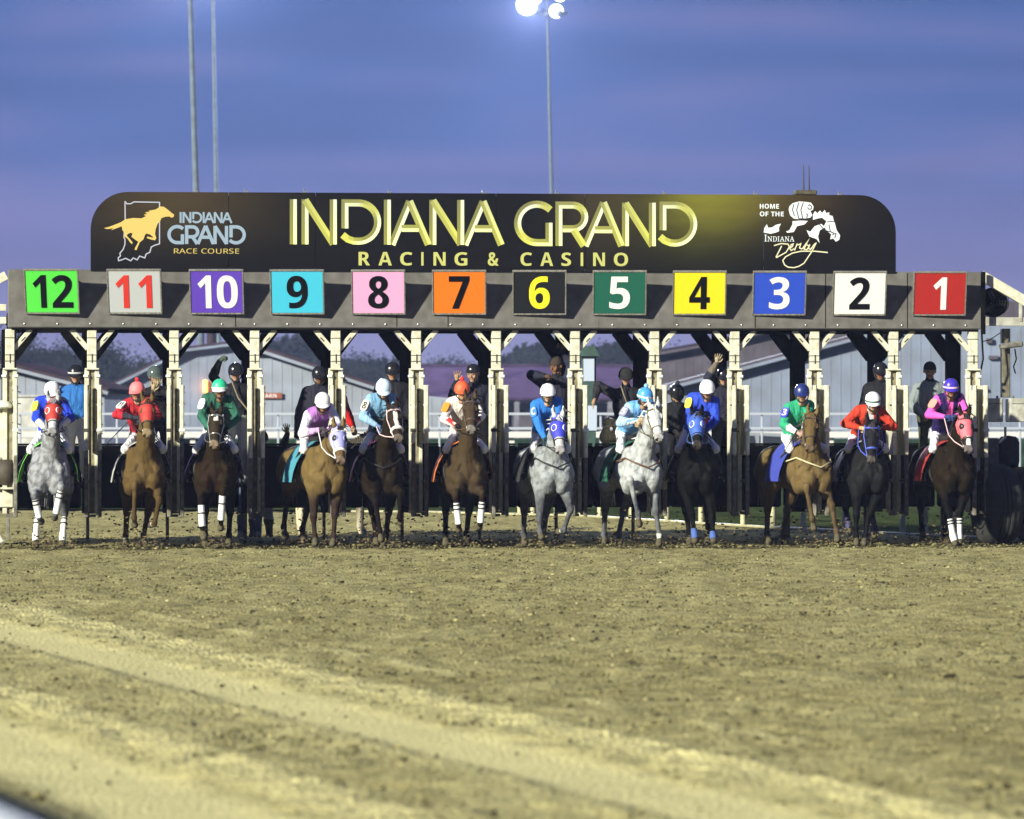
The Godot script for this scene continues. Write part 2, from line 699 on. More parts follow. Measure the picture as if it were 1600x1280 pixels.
func make_dirt() -> void:
	var rng := RandomNumberGenerator.new()
	rng.seed = 99
	var lump := MB.new()
	var b := [[Vector3(-0.3, 0, 0.1), Vector3(0.35, 0.1, -0.1), 0.55, 0.45, 0.2, 0], [Vector3(0.1, 0.3, 0.3), Vector3(0, 0, -0.3), 0.35, 0.4, 0.1, 0]]
	lump.add(Field.new(b, 0.42).raw(), Transform3D(), func(_m: int, _p: Vector3) -> Color: return Color.WHITE)
	var lm := lump.mesh()
	var clod_mat := matt(vmat(0.95))
	var n3 := FastNoiseLite.new(); n3.seed = 15; n3.frequency = 0.8; n3.fractal_octaves = 3
	var place := []
	var cols := []
	while place.size() < 44000:
		var d := 20.0 + 70.0 * pow(rng.randf(), 0.75)
		var x := rng.randf_range(-1.0, 1.0) * (d * 0.105 + 0.4)
		var z := CAM_D - d
		var a := x + 0.257 * d
		if (absf(a - 7.75) < 0.4 or absf(a - 5.05) < 0.5) and rng.randf() < 0.94:
			continue
		if z < rail_z(x) + 0.3 or n3.get_noise_2d(x, z) * 0.9 + rng.randf() < 0.32:
			continue
		var churn_shade := absf(z + x * 0.1045 - 0.8) < 2.0  # clods lying in the painted shadow band
		var s := 0.006 + 0.022 * pow(rng.randf(), 3.0) + (0.012 * rng.randf() if churn_shade else 0.0)
		if rng.randf() < 0.004:
			s += rng.randf_range(0.01, 0.03)
		place.append(Transform3D(Basis.from_euler(Vector3(rng.randf() * TAU, rng.randf() * TAU, 0)) * Basis.from_scale(Vector3(s * 1.3, s * 0.8, s)), Vector3(x, 0.004 + n3.get_noise_2d(x * 2.0, z) * 0.008, z)))
		var k := rng.randf()
		cols.append(Color(0.24, 0.215, 0.1).lerp(Color(0.05, 0.044, 0.024), k * (1.1 if not churn_shade else 1.25)) if k > 0.04 or churn_shade else Color(0.36, 0.32, 0.16))
	scatter("dirt_clods", lm, clod_mat, place, cols)
	# earth thrown up by the hooves, in the air behind them
	place = []
	cols = []
	for q in hoof_spots:
		for i in 120:
			var t := pow(rng.randf(), 1.6)
			var p: Vector3 = q + Vector3(rng.randfn(0, 0.16 + 0.12 * t), 0.02 + 0.5 * t * t + 0.05 * rng.randf(), -0.2 - 0.5 * rng.randf())
			var s := 0.006 + 0.026 * pow(rng.randf(), 2.6)
			place.append(Transform3D(Basis.from_euler(Vector3(rng.randf() * TAU, rng.randf() * TAU, 0)) * Basis.from_scale(Vector3(s * 1.4, s * 0.8, s)), p))
			cols.append(Color(0.16, 0.125, 0.07).lerp(Color(0.05, 0.04, 0.025), rng.randf()))
	scatter("flying_dirt", lm, clod_mat, place, cols)


var hoof_spots := []

func scatter(called: String, m: Mesh, mt: Material, place: Array, cols: Array) -> void:
	var mm := MultiMesh.new()
	mm.transform_format = MultiMesh.TRANSFORM_3D
	mm.use_colors = true
	mm.mesh = m
	mm.instance_count = place.size()
	for i in place.size():
		mm.set_instance_transform(i, place[i])
		mm.set_instance_color(i, cols[i])
	var o := MultiMeshInstance3D.new()
	o.name = numbered(called)
	o.multimesh = mm
	o.material_override = mt
	o.set_meta("kind", "stuff")
	add_child(o)


func text(parent: Node, called: String, s: String, bold: bool, r: Rect2, z: float, mt: Material, fam := "Droid Sans", depth := 0.004, x := Transform3D()) -> void:
	var f := SystemFont.new()
	f.font_names = PackedStringArray([fam])
	f.font_weight = 700 if bold else 400
	var t := TextMesh.new()
	t.font = f
	t.font_size = 72
	t.text = s
	t.pixel_size = 0.01
	t.depth = 0.02
	t.curve_step = 2.0
	var bb := t.get_aabb()
	var k := Vector3(r.size.x / bb.size.x, r.size.y / bb.size.y, depth / maxf(bb.size.z, 0.001))
	var y := Transform3D(Basis.from_scale(k), Vector3(r.position.x, r.position.y, z) - bb.position * k)
	part(called, t, mt, parent, x * y)


# ------------------------------------------------------------------ people
func ik(a: Vector3, e: Vector3, l1: float, l2: float, pole: Vector3) -> Vector3:
	var d := e - a
	var l := minf(d.length(), (l1 + l2) * 0.995)
	var dir := d.normalized()
	var x := (l1 * l1 - l2 * l2 + l * l) / (2.0 * l)
	var y := sqrt(maxf(l1 * l1 - x * x, 0.0))
	var u := (pole - dir * pole.dot(dir)).normalized()
	return a + dir * x + u * y


var head_raw: Raw
var grip_raw: Raw
var open_raw: Raw
var horse_head_raw: Raw
var hood_raw: Raw
enum {SKIN, TORSO, SLEEVE, CUFF, LEGS, BOOT, GLOVE, COLLAR, EYE, LIP, HAIR}

func make_templates() -> void:
	var b := []
	# human head: z forward, y up, centre between the ears
	b.append([Vector3(0, 0.03, -0.025), Vector3(0, 0.02, 0.012), 0.088, 0.084, 0.02, SKIN])
	b.append([Vector3(0, -0.03, 0.025), Vector3(0, -0.085, 0.055), 0.064, 0.036, 0.03, SKIN])
	b.append([Vector3(0, 0.02, 0.094), Vector3(0, -0.022, 0.112), 0.009, 0.014, 0.014, SKIN])
	b.append([Vector3(-0.035, 0.03, 0.078), Vector3(0.035, 0.03, 0.078), 0.016, 0.016, 0.014, SKIN])
	for s in [-1.0, 1.0]:
		b.append([Vector3(s * 0.034, 0.008, 0.084), Vector3(s * 0.034, 0.008, 0.084), 0.0125, 0.0125, 0.002, EYE])
		b.append([Vector3(s * 0.04, -0.03, 0.062), Vector3(s * 0.04, -0.03, 0.062), 0.026, 0.026, 0.02, SKIN])
		b.append([Vector3(s * 0.088, 0.012, -0.01), Vector3(s * 0.09, -0.025, -0.005), 0.015, 0.01, 0.008, SKIN])
	b.append([Vector3(-0.02, -0.064, 0.09), Vector3(0.02, -0.064, 0.09), 0.0075, 0.0075, 0.004, LIP])
	b.append([Vector3(0, -0.06, -0.03), Vector3(0, -0.14, -0.03), 0.055, 0.055, 0.02, SKIN])
	head_raw = Field.new(b, 0.0075).raw()
	# a hand closed on a rein: wrist at the origin, knuckles along +z, thumb towards +x, palm down
	b = [[Vector3(0, 0, 0), Vector3(0, 0, 0.085), 0.027, 0.034, 0.015, GLOVE]]
	b.append([Vector3(-0.02, 0, 0.05), Vector3(0.022, 0, 0.05), 0.026, 0.026, 0.015, GLOVE])
	for k in 4:
		var x := -0.03 + 0.02 * k
		var l: float = [0.03, 0.036, 0.039, 0.035][k]
		b.append([Vector3(x, 0.004, 0.09), Vector3(x, -0.012, 0.09 + l), 0.0105, 0.0098, 0.002, GLOVE])
		b.append([Vector3(x, -0.012, 0.09 + l), Vector3(x, -0.05, 0.085 + l * 0.8), 0.0098, 0.009, 0.002, GLOVE])
		b.append([Vector3(x, -0.05, 0.085 + l * 0.8), Vector3(x, -0.052, 0.075), 0.009, 0.008, 0.002, GLOVE])
	b.append([Vector3(0.03, 0, 0.03), Vector3(0.052, -0.015, 0.07), 0.014, 0.011, 0.006, GLOVE])
	b.append([Vector3(0.052, -0.015, 0.07), Vector3(0.03, -0.035, 0.1), 0.011, 0.009, 0.003, GLOVE])
	grip_raw = Field.new(b, 0.0058).raw()
	# an open hand, fingers a little bent and spread
	b = [[Vector3(0, 0, 0), Vector3(0, 0, 0.085), 0.026, 0.03, 0.015, GLOVE]]
	b.append([Vector3(-0.024, 0, 0.075), Vector3(0.024, 0, 0.075), 0.017, 0.017, 0.012, GLOVE])
	for k in 4:
		var x := -0.033 + 0.022 * k
		var l: float = [0.03, 0.039, 0.043, 0.038][k]
		var p := Vector3(x, 0, 0.088)
		var q := p + Vector3(x * 0.35, -0.006, l)
		b.append([p, q, 0.0102, 0.0095, 0.002, GLOVE])
		b.append([q, q + Vector3(x * 0.2, -0.018, l * 0.85), 0.0095, 0.008, 0.002, GLOVE])
	b.append([Vector3(0.026, 0, 0.03), Vector3(0.062, -0.008, 0.065), 0.014, 0.011, 0.006, GLOVE])
	b.append([Vector3(0.062, -0.008, 0.065), Vector3(0.075, -0.014, 0.1), 0.011, 0.009, 0.002, GLOVE])
	open_raw = Field.new(b, 0.0058).raw()
	# horse head: poll at the origin, +z to the nose, +y the front of the face. mats: 0 coat 1 muzzle 2 eye 3 inner ear 4 nostril
	b = horse_skull(0.0)
	for s in [-1.0, 1.0]:
		b.append([Vector3(s * 0.06, 0.045, -0.03), Vector3(s * 0.078, 0.085, -0.11), 0.036, 0.027, 0.02, 0])
		b.append([Vector3(s * 0.078, 0.085, -0.11), Vector3(s * 0.07, 0.09, -0.185), 0.027, 0.008, 0.01, 0])
		b.append([Vector3(s * 0.074, 0.108, -0.075), Vector3(s * 0.074, 0.112, -0.13), 0.012, 0.009, 0.002, 3])
		b.append([Vector3(s * 0.091, 0.028, 0.175), Vector3(s * 0.091, 0.028, 0.175), 0.021, 0.021, 0.003, 2])
		b.append([Vector3(s * 0.08, 0.055, 0.15), Vector3(s * 0.088, 0.048, 0.19), 0.022, 0.018, 0.02, 0])
		b.append([Vector3(s * 0.038, 0.012, 0.545), Vector3(s * 0.045, -0.005, 0.56), 0.034, 0.03, 0.02, 1])
		b.append([Vector3(s * 0.044, 0.018, 0.583), Vector3(s * 0.05, -0.005, 0.585), 0.013, 0.015, 0.003, 4])
	horse_head_raw = Field.new(b, 0.0125).raw()
	var hb := []
	for q in horse_skull(0.009).slice(0, 6):
		hb.append(q)
	hood_raw = Field.new(hb, 0.0135).raw()


func horse_skull(g: float) -> Array:
	var b := []
	b.append([Vector3(0, -0.01, 0.0), Vector3(0, 0.0, 0.13), 0.082 + g, 0.092 + g, 0.04, 0])
	b.append([Vector3(0, 0.0, 0.13), Vector3(0, -0.005, 0.27), 0.092 + g, 0.08 + g, 0.04, 0])
	for s in [-1.0, 1.0]:
		b.append([Vector3(s * 0.045, -0.06, 0.1), Vector3(s * 0.04, -0.075, 0.19), 0.075 + g, 0.066 + g, 0.05, 0])
	b.append([Vector3(0, -0.005, 0.27), Vector3(0, -0.004, 0.33), 0.076 + g, 0.066 + g, 0.04, 0])
	b.append([Vector3(0, -0.07, 0.2), Vector3(0, -0.055, 0.31), 0.06 + g, 0.05 + g, 0.04, 0])
	b.append([Vector3(0, -0.004, 0.33), Vector3(0, -0.008, 0.47), 0.066, 0.058, 0.04, 0])
	b.append([Vector3(0, -0.012, 0.47), Vector3(0, -0.02, 0.54), 0.06, 0.06, 0.03, 1])
	b.append([Vector3(0, -0.055, 0.31), Vector3(0, -0.07, 0.48), 0.05, 0.042, 0.04, 0])
	b.append([Vector3(0, -0.075, 0.5), Vector3(0, -0.072, 0.54), 0.042, 0.036, 0.02, 1])
	return b


func frame(z: Vector3, up: Vector3, o: Vector3, mirror := false) -> Transform3D:
	z = z.normalized()
	var y := (up - z * up.dot(z)).normalized()
	var x := y.cross(z)
	return Transform3D(Basis(-x if mirror else x, y, z), o)


# J: world joints (pel, nk, hd, fwd, wl/wr wrists, el/er elbow poles or points, kl/kr, al/ar, tl/tr; l is the picture's left)
# C: linear colours by the enum above; P: puff (cloth thickness), hands ("grip"/"open"), tint (Callable mat, pos -> Color)
func person(label: String, group: String, J: Dictionary, C: Dictionary, P := {}) -> Node3D:
	var o: Vector3 = J.base
	var root := thing("person", label, "person", o, group)
	var sc: float = P.get("sc", 1.0)
	var pf: float = P.get("puff", 0.004)
	var fwd: Vector3 = J.fwd.normalized()
	var pel: Vector3 = J.pel - o
	var nk: Vector3 = J.nk - o
	var hd: Vector3 = J.hd - o
	var up := (nk - pel).normalized()
	var bf: Vector3 = J.get("bf", fwd)
	bf = (bf - up * bf.dot(up)).normalized()
	var rt := up.cross(bf)
	if rt.x < 0.0:
		rt = -rt
	var b := []
	var mid := pel.lerp(nk, 0.45) + bf * 0.01
	for s in [-1.0, 1.0]:
		var side: Vector3 = rt * s * sc
		b.append([pel + side * 0.075, pel + side * 0.075 - up * 0.04, 0.105 * sc + pf * 0.5, 0.1 * sc + pf * 0.5, 0.05, LEGS])
		b.append([pel + side * 0.06 + up * 0.07, mid + side * 0.07, 0.1 * sc + pf, 0.105 * sc + pf, 0.06, TORSO])
		b.append([mid + side * 0.07, nk + side * 0.085 - up * 0.13, 0.105 * sc + pf, 0.108 * sc + pf, 0.06, TORSO])
		b.append([nk + side * 0.05 - up * 0.05, nk + side * 0.15 - up * 0.07, 0.07 * sc + pf, 0.062 * sc + pf, 0.05, TORSO])
		b.append([mid + bf * 0.03 + side * 0.05 + up * 0.08, nk + bf * 0.03 + side * 0.06 - up * 0.14, 0.09 * sc + pf, 0.09 * sc + pf, 0.05, TORSO])
		var l := "l" if s < 0 else "r"
		var sh: Vector3 = nk + side * 0.175 - up * 0.075
		var wr: Vector3 = J["w" + l] - o
		var pole: Vector3 = J.get("e" + l, rt * s * 1.0 - up * 0.35 - fwd * 0.3)
		var el := ik(sh, wr, 0.29 * sc, 0.26 * sc, pole)
		var fw := (wr - el).normalized()
		b.append([sh, el, 0.06 * sc + pf, 0.046 * sc + pf, 0.035, SLEEVE])
		b.append([el, el.lerp(wr, 0.35), 0.046 * sc + pf, 0.044 * sc + pf, 0.02, SLEEVE])
		b.append([el.lerp(wr, 0.35), wr, 0.044 * sc + pf, 0.03 * sc + pf * 0.6, 0.02, CUFF])
		b.append([wr - fw * 0.01, wr + fw * 0.03, 0.027, 0.027, 0.01, GLOVE])
		var hip: Vector3 = pel + side * 0.09 - up * 0.05
		var kn: Vector3 = J["k" + l] - o
		var an: Vector3 = J["a" + l] - o
		var toe: Vector3 = J["t" + l] - o
		var lp: float = P.get("lpuff", 0.0)
		b.append([hip, kn, 0.092 * sc + lp, 0.06 * sc + lp, 0.04, LEGS])
		var bt: float = P.get("boot", 0.15)
		b.append([kn, kn.lerp(an, bt), 0.06 * sc + lp, 0.058 * sc + lp, 0.03, LEGS])
		b.append([kn.lerp(an, bt), kn.lerp(an, 0.5), 0.06 * sc + lp, 0.056 * sc + lp, 0.03, LEGS if P.get("shoe", false) else BOOT])
		b.append([kn.lerp(an, 0.5), an, 0.056 * sc + lp, 0.04 * sc + lp, 0.03, LEGS if P.get("shoe", false) else BOOT])
		b.append([an, toe, 0.042 * sc, 0.036 * sc, 0.025, BOOT])
		b.append([an, an - (toe - an).normalized() * 0.05 + Vector3(0, -0.03, 0), 0.04, 0.036, 0.02, BOOT])
	b.append([nk - up * 0.05, nk.lerp(hd, 0.35), 0.075 * sc, 0.062 * sc, 0.03, COLLAR])
	b.append([nk.lerp(hd, 0.3), nk.lerp(hd, 0.75), 0.056 * sc, 0.056 * sc, 0.02, SKIN])
	if P.get("hood", false):
		b.append([nk - bf * 0.07 + rt * 0.05, nk - bf * 0.07 - rt * 0.05, 0.075, 0.075, 0.03, TORSO])
		b.append([nk - bf * 0.05 + rt * 0.09, nk + bf * 0.05 + rt * 0.07, 0.045, 0.04, 0.03, TORSO])
		b.append([nk - bf * 0.05 - rt * 0.09, nk + bf * 0.05 - rt * 0.07, 0.045, 0.04, 0.03, TORSO])
	var tint = P.get("tint")
	var rel := Transform3D(Basis(rt, up, rt.cross(up)), mid).affine_inverse()
	var paint := func(m: int, p: Vector3) -> Color:
		if tint != null:
			var k: Color = tint.call(m, rel * p)
			if k.a > 0.0:
				return k
		return C[m] if C.has(m) else C[SKIN]
	var plain := func(m: int, _p: Vector3) -> Color:
		return C[m] if C.has(m) else (Color(0.02, 0.015, 0.012) if m == EYE else C[SKIN] * Color(0.8, 0.55, 0.5) if m == LIP else C[SKIN])
	var mb := MB.new()
	mb.add(Field.new(b, 0.0155).raw(), Transform3D(), paint)
	var hx := frame(fwd, Vector3.UP if J.get("hu") == null else J.hu, hd)
	mb.add(head_raw, hx.scaled_local(Vector3.ONE * sc), plain)
	for s in [-1.0, 1.0]:
		var l := "l" if s < 0 else "r"
		var wr: Vector3 = J["w" + l] - o
		var sh: Vector3 = nk + rt * s * 0.175 * sc - up * 0.075
		var el := ik(sh, wr, 0.29 * sc, 0.26 * sc, J.get("e" + l, rt * s * 1.0 - up * 0.35 - fwd * 0.3))
		var hdir: Vector3 = J.get("h" + l, (wr - el).normalized())
		var kind: String = P.get("hand" + l, P.get("hands", "grip"))
		mb.add(open_raw if kind == "open" else grip_raw, frame(hdir, J.get("hup" + l, Vector3.UP), wr, s > 0), plain)
	part("body", mb.mesh(), P.get("mat", cloth), root)
	head_gear(root, hx, P)
	if P.has("patch"):
		var sh: Vector3 = nk - rt * 0.175 * sc - up * 0.075
		var el := ik(sh, J.wl - o, 0.29 * sc, 0.26 * sc, J.get("el", -rt * 1.0 - up * 0.35 - fwd * 0.3))
		var ax := (el - sh).normalized()
		var outw := (Vector3(0.0, 0.1, 1.0) - rt * 0.75)
		outw = (outw - ax * outw.dot(ax)).normalized()
		var px := Transform3D(Basis(outw.cross(ax), -ax, outw), sh.lerp(el, 0.42) + outw * (0.058 * sc + pf))
		var pm := MB.new()
		var pts := PackedVector2Array()
		for k in 20:
			var a := TAU * k / 20
			pts.append(Vector2(signf(cos(a)) * pow(absf(cos(a)), 0.6) * 0.058, signf(sin(a)) * pow(absf(sin(a)), 0.6) * 0.085))
		pm.extrude(pts, 0.005, -0.02)
		var pp := part("number_patch", pm.mesh(), P.patch[0], root, px)
		if P.patch[1] != "":
			text(pp, "numeral", P.patch[1], true, Rect2(-0.035, -0.055, 0.07, 0.11), 0.007, P.patch[2])
	return root


# head gear: helmet kinds "cap" (jockey skull cap), "hat", "hard" (dark helmet with a shine), with pom, goggles, visor
func head_gear(root: Node3D, hx: Transform3D, P: Dictionary) -> void:
	var kind: String = P.get("gear", "cap")
	var m: Material = P.get("gear_mat", black_plastic)
	var x := hx.translated_local(Vector3(0, 0.035, -0.008))
	var mb := MB.new()
	var prof := []
	var rr := 0.118 if kind != "beanie" else 0.103
	var hh := 0.125 if kind != "beanie" else 0.115
	prof.append(Vector2(rr * 0.94, -0.03 if kind != "beanie" else -0.005))
	prof.append(Vector2(rr * 1.02, -0.03 if kind != "beanie" else -0.005))
	for k in 9:
		var a := PI / 2 * k / 8.0
		prof.append(Vector2(rr * pow(cos(a), 0.9) + 0.0004, hh * sin(a)))
	mb.lathe(prof, 22, Transform3D(Basis.from_scale(Vector3(0.97, 1, 1.13)), Vector3.ZERO))
	var hel := part("beanie" if kind == "beanie" else "cap" if kind == "ballcap" else "helmet", mb.mesh(), m, root, x)
	if kind != "beanie":
		var vb := MB.new()
		var depth := 0.062 if kind != "ballcap" else 0.085
		var inner := []
		var outer := []
		for k in 13:
			var a := -1.05 + 2.1 * k / 12.0
			inner.append(Vector3(sin(a) * rr * 0.95, -0.012, cos(a) * rr * 1.1))
			outer.append(Vector3(sin(a) * rr * 0.98, -0.035 - 0.012 * cos(a), cos(a) * (rr * 1.1 + depth * pow(cos(a * 0.95), 0.5))))
		for k in 12:
			vb.quad(inner[k], outer[k], outer[k + 1], inner[k + 1])
			var dn := Vector3(0, -0.006, 0)
			vb.quad(inner[k + 1] + dn, outer[k + 1] + dn, outer[k] + dn, inner[k] + dn)
			vb.quad(outer[k] + dn, outer[k + 1] + dn, outer[k + 1], outer[k])
		part("visor", vb.mesh(), P.get("visor_mat", m), hel)
	if kind == "cap" or kind == "hard":
		var cb := MB.new()
		cb.tube([Vector3(-0.098, 0.0, 0.03), Vector3(-0.082, -0.07, 0.045), Vector3(-0.035, -0.118, 0.072), Vector3(0.035, -0.118, 0.072), Vector3(0.082, -0.07, 0.045), Vector3(0.098, 0.0, 0.03)], 0.007, 6, 1.6)
		part("chin_strap", cb.mesh(), black_leather, root, hx)
	if P.has("pom"):
		var pb := MB.new()
		var rng := RandomNumberGenerator.new()
		rng.seed = 5
		var pr := []
		for k in 9:
			var a := -PI / 2 + PI * k / 8.0
			pr.append(Vector2(0.034 * cos(a) + 0.0003, 0.034 * sin(a)))
		pb.lathe(pr, 10)
		for i in pb.v.size():
			pb.v[i] *= rng.randf_range(0.86, 1.1)
		part("pompom", pb.mesh(), P.pom, hel, Transform3D(Basis(), Vector3(0, 0.15, 0)))
	if P.has("band"):
		var bb := MB.new()
		bb.lathe([Vector2(rr * 1.035, -0.012), Vector2(rr * 1.045, 0.0), Vector2(rr * 1.03, 0.012)], 22, Transform3D(Basis.from_scale(Vector3(0.97, 1, 1.13)), Vector3.ZERO))
		part("band", bb.mesh(), P.band, hel)
	if P.has("goggles"):
		var gb := MB.new()
		var pts := []
		for k in 9:
			var a := -0.95 + 1.9 * k / 8.0
			pts.append(Vector3(sin(a) * 0.083, 0.008, cos(a) * 0.108))
		gb.tube(pts, [0.014, 0.022, 0.026, 0.026, 0.018, 0.026, 0.026, 0.022, 0.014], 8, 0.55)
		var gg := part("goggles", gb.mesh(), P.goggles, root, hx)
		if P.has("rim"):
			for s in [-1.0, 1.0]:
				var rb := MB.new()
				var ring := []
				for k in 15:
					var a := TAU * k / 14.0
					ring.append(Vector3(s * 0.038 + cos(a) * 0.031, 0.008 + sin(a) * 0.022, 0.118 - absf(s * 0.038 + cos(a) * 0.031) * 0.3))
				rb.tube(ring, 0.0045, 6)
				part("rim", rb.mesh(), P.rim, gg)


# ------------------------------------------------------------------ horses
func px_local(px: float, py: float, H: Dictionary, s: float) -> Vector3:
	var d: float = H.d - s
	return at(px, py, d)


func horse(H: Dictionary) -> Dictionary:
	# H: n lane, label, cx, gy, yaw, poll, nose, fl/fr [knee, fetlock, hoof] pixels, hl/hr hoof pixels, coat, points, ...
	var d: float = 80.0 - 1.55 + (H.cx - 800.0) * 0.00105 * 1.2
	H.d = d
	var o := at(H.cx, 854, d)
	o.y = 0.0
	var yaw := deg_to_rad(H.yaw)
	var fw := Vector3(sin(yaw), 0, cos(yaw))
	var rt := Vector3(cos(yaw), 0, -sin(yaw))
	var U := Vector3.UP
	var P := func(x: float, y: float, s: float) -> Vector3: return rt * x + U * (y - 0.05) + fw * s
	var root := thing("race_horse", H.label, "horse", o, "race horses leaving the starting gate")
	var b := []
	var k := 0.09
	# trunk
	b.append([P.call(0, 1.12, 0.15), P.call(0, 1.17, -0.15), 0.22, 0.275, k, 0])
	b.append([P.call(0, 1.2, -0.15), P.call(0, 1.19, -0.75), 0.285, 0.3, k, 0])
	b.append([P.call(0, 1.22, -0.75), P.call(0, 1.3, -1.2), 0.27, 0.235, k, 0])
	b.append([P.call(0, 1.45, -0.12), P.call(0, 1.42, -0.5), 0.1, 0.13, 0.12, 0])
	for s in [-1.0, 1.0]:
		b.append([P.call(s * 0.12, 1.05, 0.27), P.call(s * 0.1, 0.92, 0.22), 0.122, 0.1, 0.012, 0])      # pectorals
		b.append([P.call(s * 0.19, 1.17, 0.2), P.call(s * 0.14, 1.42, -0.08), 0.1, 0.11, 0.04, 0])       # shoulder
		b.append([P.call(s * 0.205, 1.12, 0.17), P.call(s * 0.19, 0.92, 0.08), 0.108, 0.1, 0.014, 0])
		b.append([P.call(s * 0.235, 1.02, 0.02), P.call(s * 0.2, 0.9, 0.06), 0.085, 0.08, 0.03, 0])
		b.append([P.call(s * 0.075, 1.3, 0.22), P.call(s * 0.17, 1.2, 0.27), 0.075, 0.066, 0.014, 0])
		b.append([P.call(s * 0.17, 1.44, -0.02), P.call(s * 0.22, 1.2, 0.13), 0.045, 0.05, 0.014, 0])         # arm
		b.append([P.call(s * 0.13, 1.3, -1.15), P.call(s * 0.15, 1.12, -1.3), 0.19, 0.17, 0.08, 0])        # rump
		b.append([P.call(s * 0.16, 1.15, -1.2), P.call(s * 0.2, 0.92, -0.98), 0.17, 0.12, 0.08, 0])        # thigh
	# head and neck
	var pl := at(H.poll[0], H.poll[1], d - 0.52) - o
	var ns0 := at(H.nose[0], H.nose[1], d - 0.8) - o
	var dv := ns0 - pl
	dv.z = 0
	var hl := 0.62
	var fz := sqrt(maxf(hl * hl - dv.length_squared(), 0.035))
	var hz := Vector3(dv.x, dv.y, fz).normalized()
	var hx := frame(hz, fw * 0.6 + U * 0.8, pl)
	var throat := hx * Vector3(0, -0.08, 0.04)
	var crest := hx * Vector3(0, -0.05, -0.02)
	b.append([P.call(0, 1.42, -0.08), crest, 0.125, 0.08, 0.04, 0])
	b.append([P.call(0, 1.26, 0.12), P.call(0, 1.26, 0.12).lerp(throat, 0.5), 0.175, 0.125, 0.05, 0])
	b.append([P.call(0, 1.26, 0.12).lerp(throat, 0.5), throat, 0.125, 0.085, 0.04, 0])
	# legs: fields of their own, met by the trunk
	var legs := []
	for q in [["fl", -1.0], ["fr", 1.0]]:
		var spec: Array = H[q[0]]
		var s: float = q[1]
		var el: Vector3 = P.call(s * 0.175, 0.93, 0.1)
		var lift: bool = spec[2][1] < 836.0
		var zk: float = d - 0.12
		var e2 := at(spec[0][0], spec[0][1], zk) - o
		var flat := Vector2(e2.x - el.x, e2.y - el.y).length()
		e2.z = el.z + (sqrt(maxf(0.41 * 0.41 - flat * flat, 0.006)) if lift or flat < 0.37 else 0.03)
		var ft := at(spec[1][0], spec[1][1], d - 0.15) - o
		flat = Vector2(ft.x - e2.x, ft.y - e2.y).length()
		ft.z = e2.z - (sqrt(maxf(0.31 * 0.31 - flat * flat, 0.002)) if lift else -0.02)
		var hf := at(spec[2][0], spec[2][1], d - 0.15) - o
		if not lift:
			hf.y = maxf(hf.y, 0.0) + 0.03
		else:
			hf.y += 0.03
		flat = Vector2(hf.x - ft.x, hf.y - ft.y).length()
		hf.z = ft.z + (-sqrt(maxf(0.15 * 0.15 - flat * flat, 0.001)) if lift else 0.06)
		b.append([el, el.lerp(e2, 0.55), 0.112, 0.074, 0.035, 0])
		b.append([el + rt * s * 0.035 + fw * 0.03, el.lerp(e2, 0.4) + rt * s * 0.02 + fw * 0.02, 0.07, 0.055, 0.02, 0])
		legs.append(leg_field(el.lerp(e2, 0.25), e2, ft, hf, 0.088, 0.05, 0.034))
		H[q[0] + "_pts"] = [e2, ft, hf]
	for q in [["hl", -1.0], ["hr", 1.0]]:
		var s: float = q[1]
		var foot: Array = H[q[0]]
		var fs: float = -1.05 if foot.size() < 3 else foot[2]
		var hf: Vector3 = at(foot[0], foot[1], d - fs) - o
		var want: Vector3 = P.call(0, 0, fs)
		hf.z = want.z
		hf.y = 0.03 if foot[1] > 840.0 else (850.0 - foot[1]) / 104.0
		var st: Vector3 = P.call(s * 0.2, 0.92, -0.98)
		var ft := hf + U * 0.13 - fw * 0.06 + Vector3(s * 0.005, 0, 0)
		var hk := ik(st, ft, 0.46, 0.37, -fw)
		hk.x = lerpf(st.x, ft.x, 0.65)
		b.append([st, st.lerp(hk, 0.5), 0.115, 0.075, 0.06, 0])
		legs.append(leg_field(st.lerp(hk, 0.25), hk, ft, hf, 0.1, 0.056, 0.038))
		H[q[0] + "_pts"] = [hk, ft, hf]
	var tone := 0.72 if H.coat.b > 0.2 else 0.56 if H.coat.r > 0.08 else 0.42
	var coat: Color = H.coat * tone
	var pts_c: Color = H.get("points", H.coat) * tone
	var dn := FastNoiseLite.new()
	dn.seed = H.n
	dn.frequency = 9.0
	var dap: float = H.get("dapple", 0.0)
	var socks: Dictionary = H.get("socks", {})
	var paint := func(m: int, p: Vector3) -> Color:
		if m == 5:
			return H.get("hoof", Color(0.09, 0.075, 0.05))
		var cc := coat.lerp(pts_c, clampf(smoothstep(0.95, 0.62, p.y), 0, 1))
		if dap > 0.0:
			cc = cc.lerp(cc * 0.35, dap * smoothstep(0.0, 0.45, dn.get_noise_3dv(p) + 0.15))
		else:
			cc = cc * (1.0 + 0.25 * dn.get_noise_3dv(p * 0.6))
		for sk in socks:
			var q: Vector3 = H[sk + "_pts"][2]
			if p.distance_to(q) < socks[sk]:
				return Color(0.55, 0.52, 0.46)
		return cc
	var mb := MB.new()
	mb.add(Field.new(b, 0.027).raw(), Transform3D(), paint)
	for l in legs:
		mb.add(Field.new(l, 0.0135).raw(), Transform3D(), paint)
	var face: Color = H.get("face", H.coat) * (tone + 0.12)
	var blaze: Array = H.get("blaze", [])
	var hp := func(m: int, p: Vector3) -> Color:
		match m:
			1: return H.get("muzzle", face * 0.5)
			2: return Color(0.008, 0.005, 0.004)
			3: return coat * 0.4
			4: return Color(0.01, 0.008, 0.008)
		if blaze.size() and p.y > 0.0 and p.z > blaze[0] and p.z < blaze[1] and absf(p.x + 0.006 * sin(p.z * 30.0)) < blaze[2]:
			return Color(0.62, 0.6, 0.56)
		if p.z < -0.03:
			return H.get("ears", H.coat) * (tone + 0.1)
		return face.lerp(coat, 0.15)
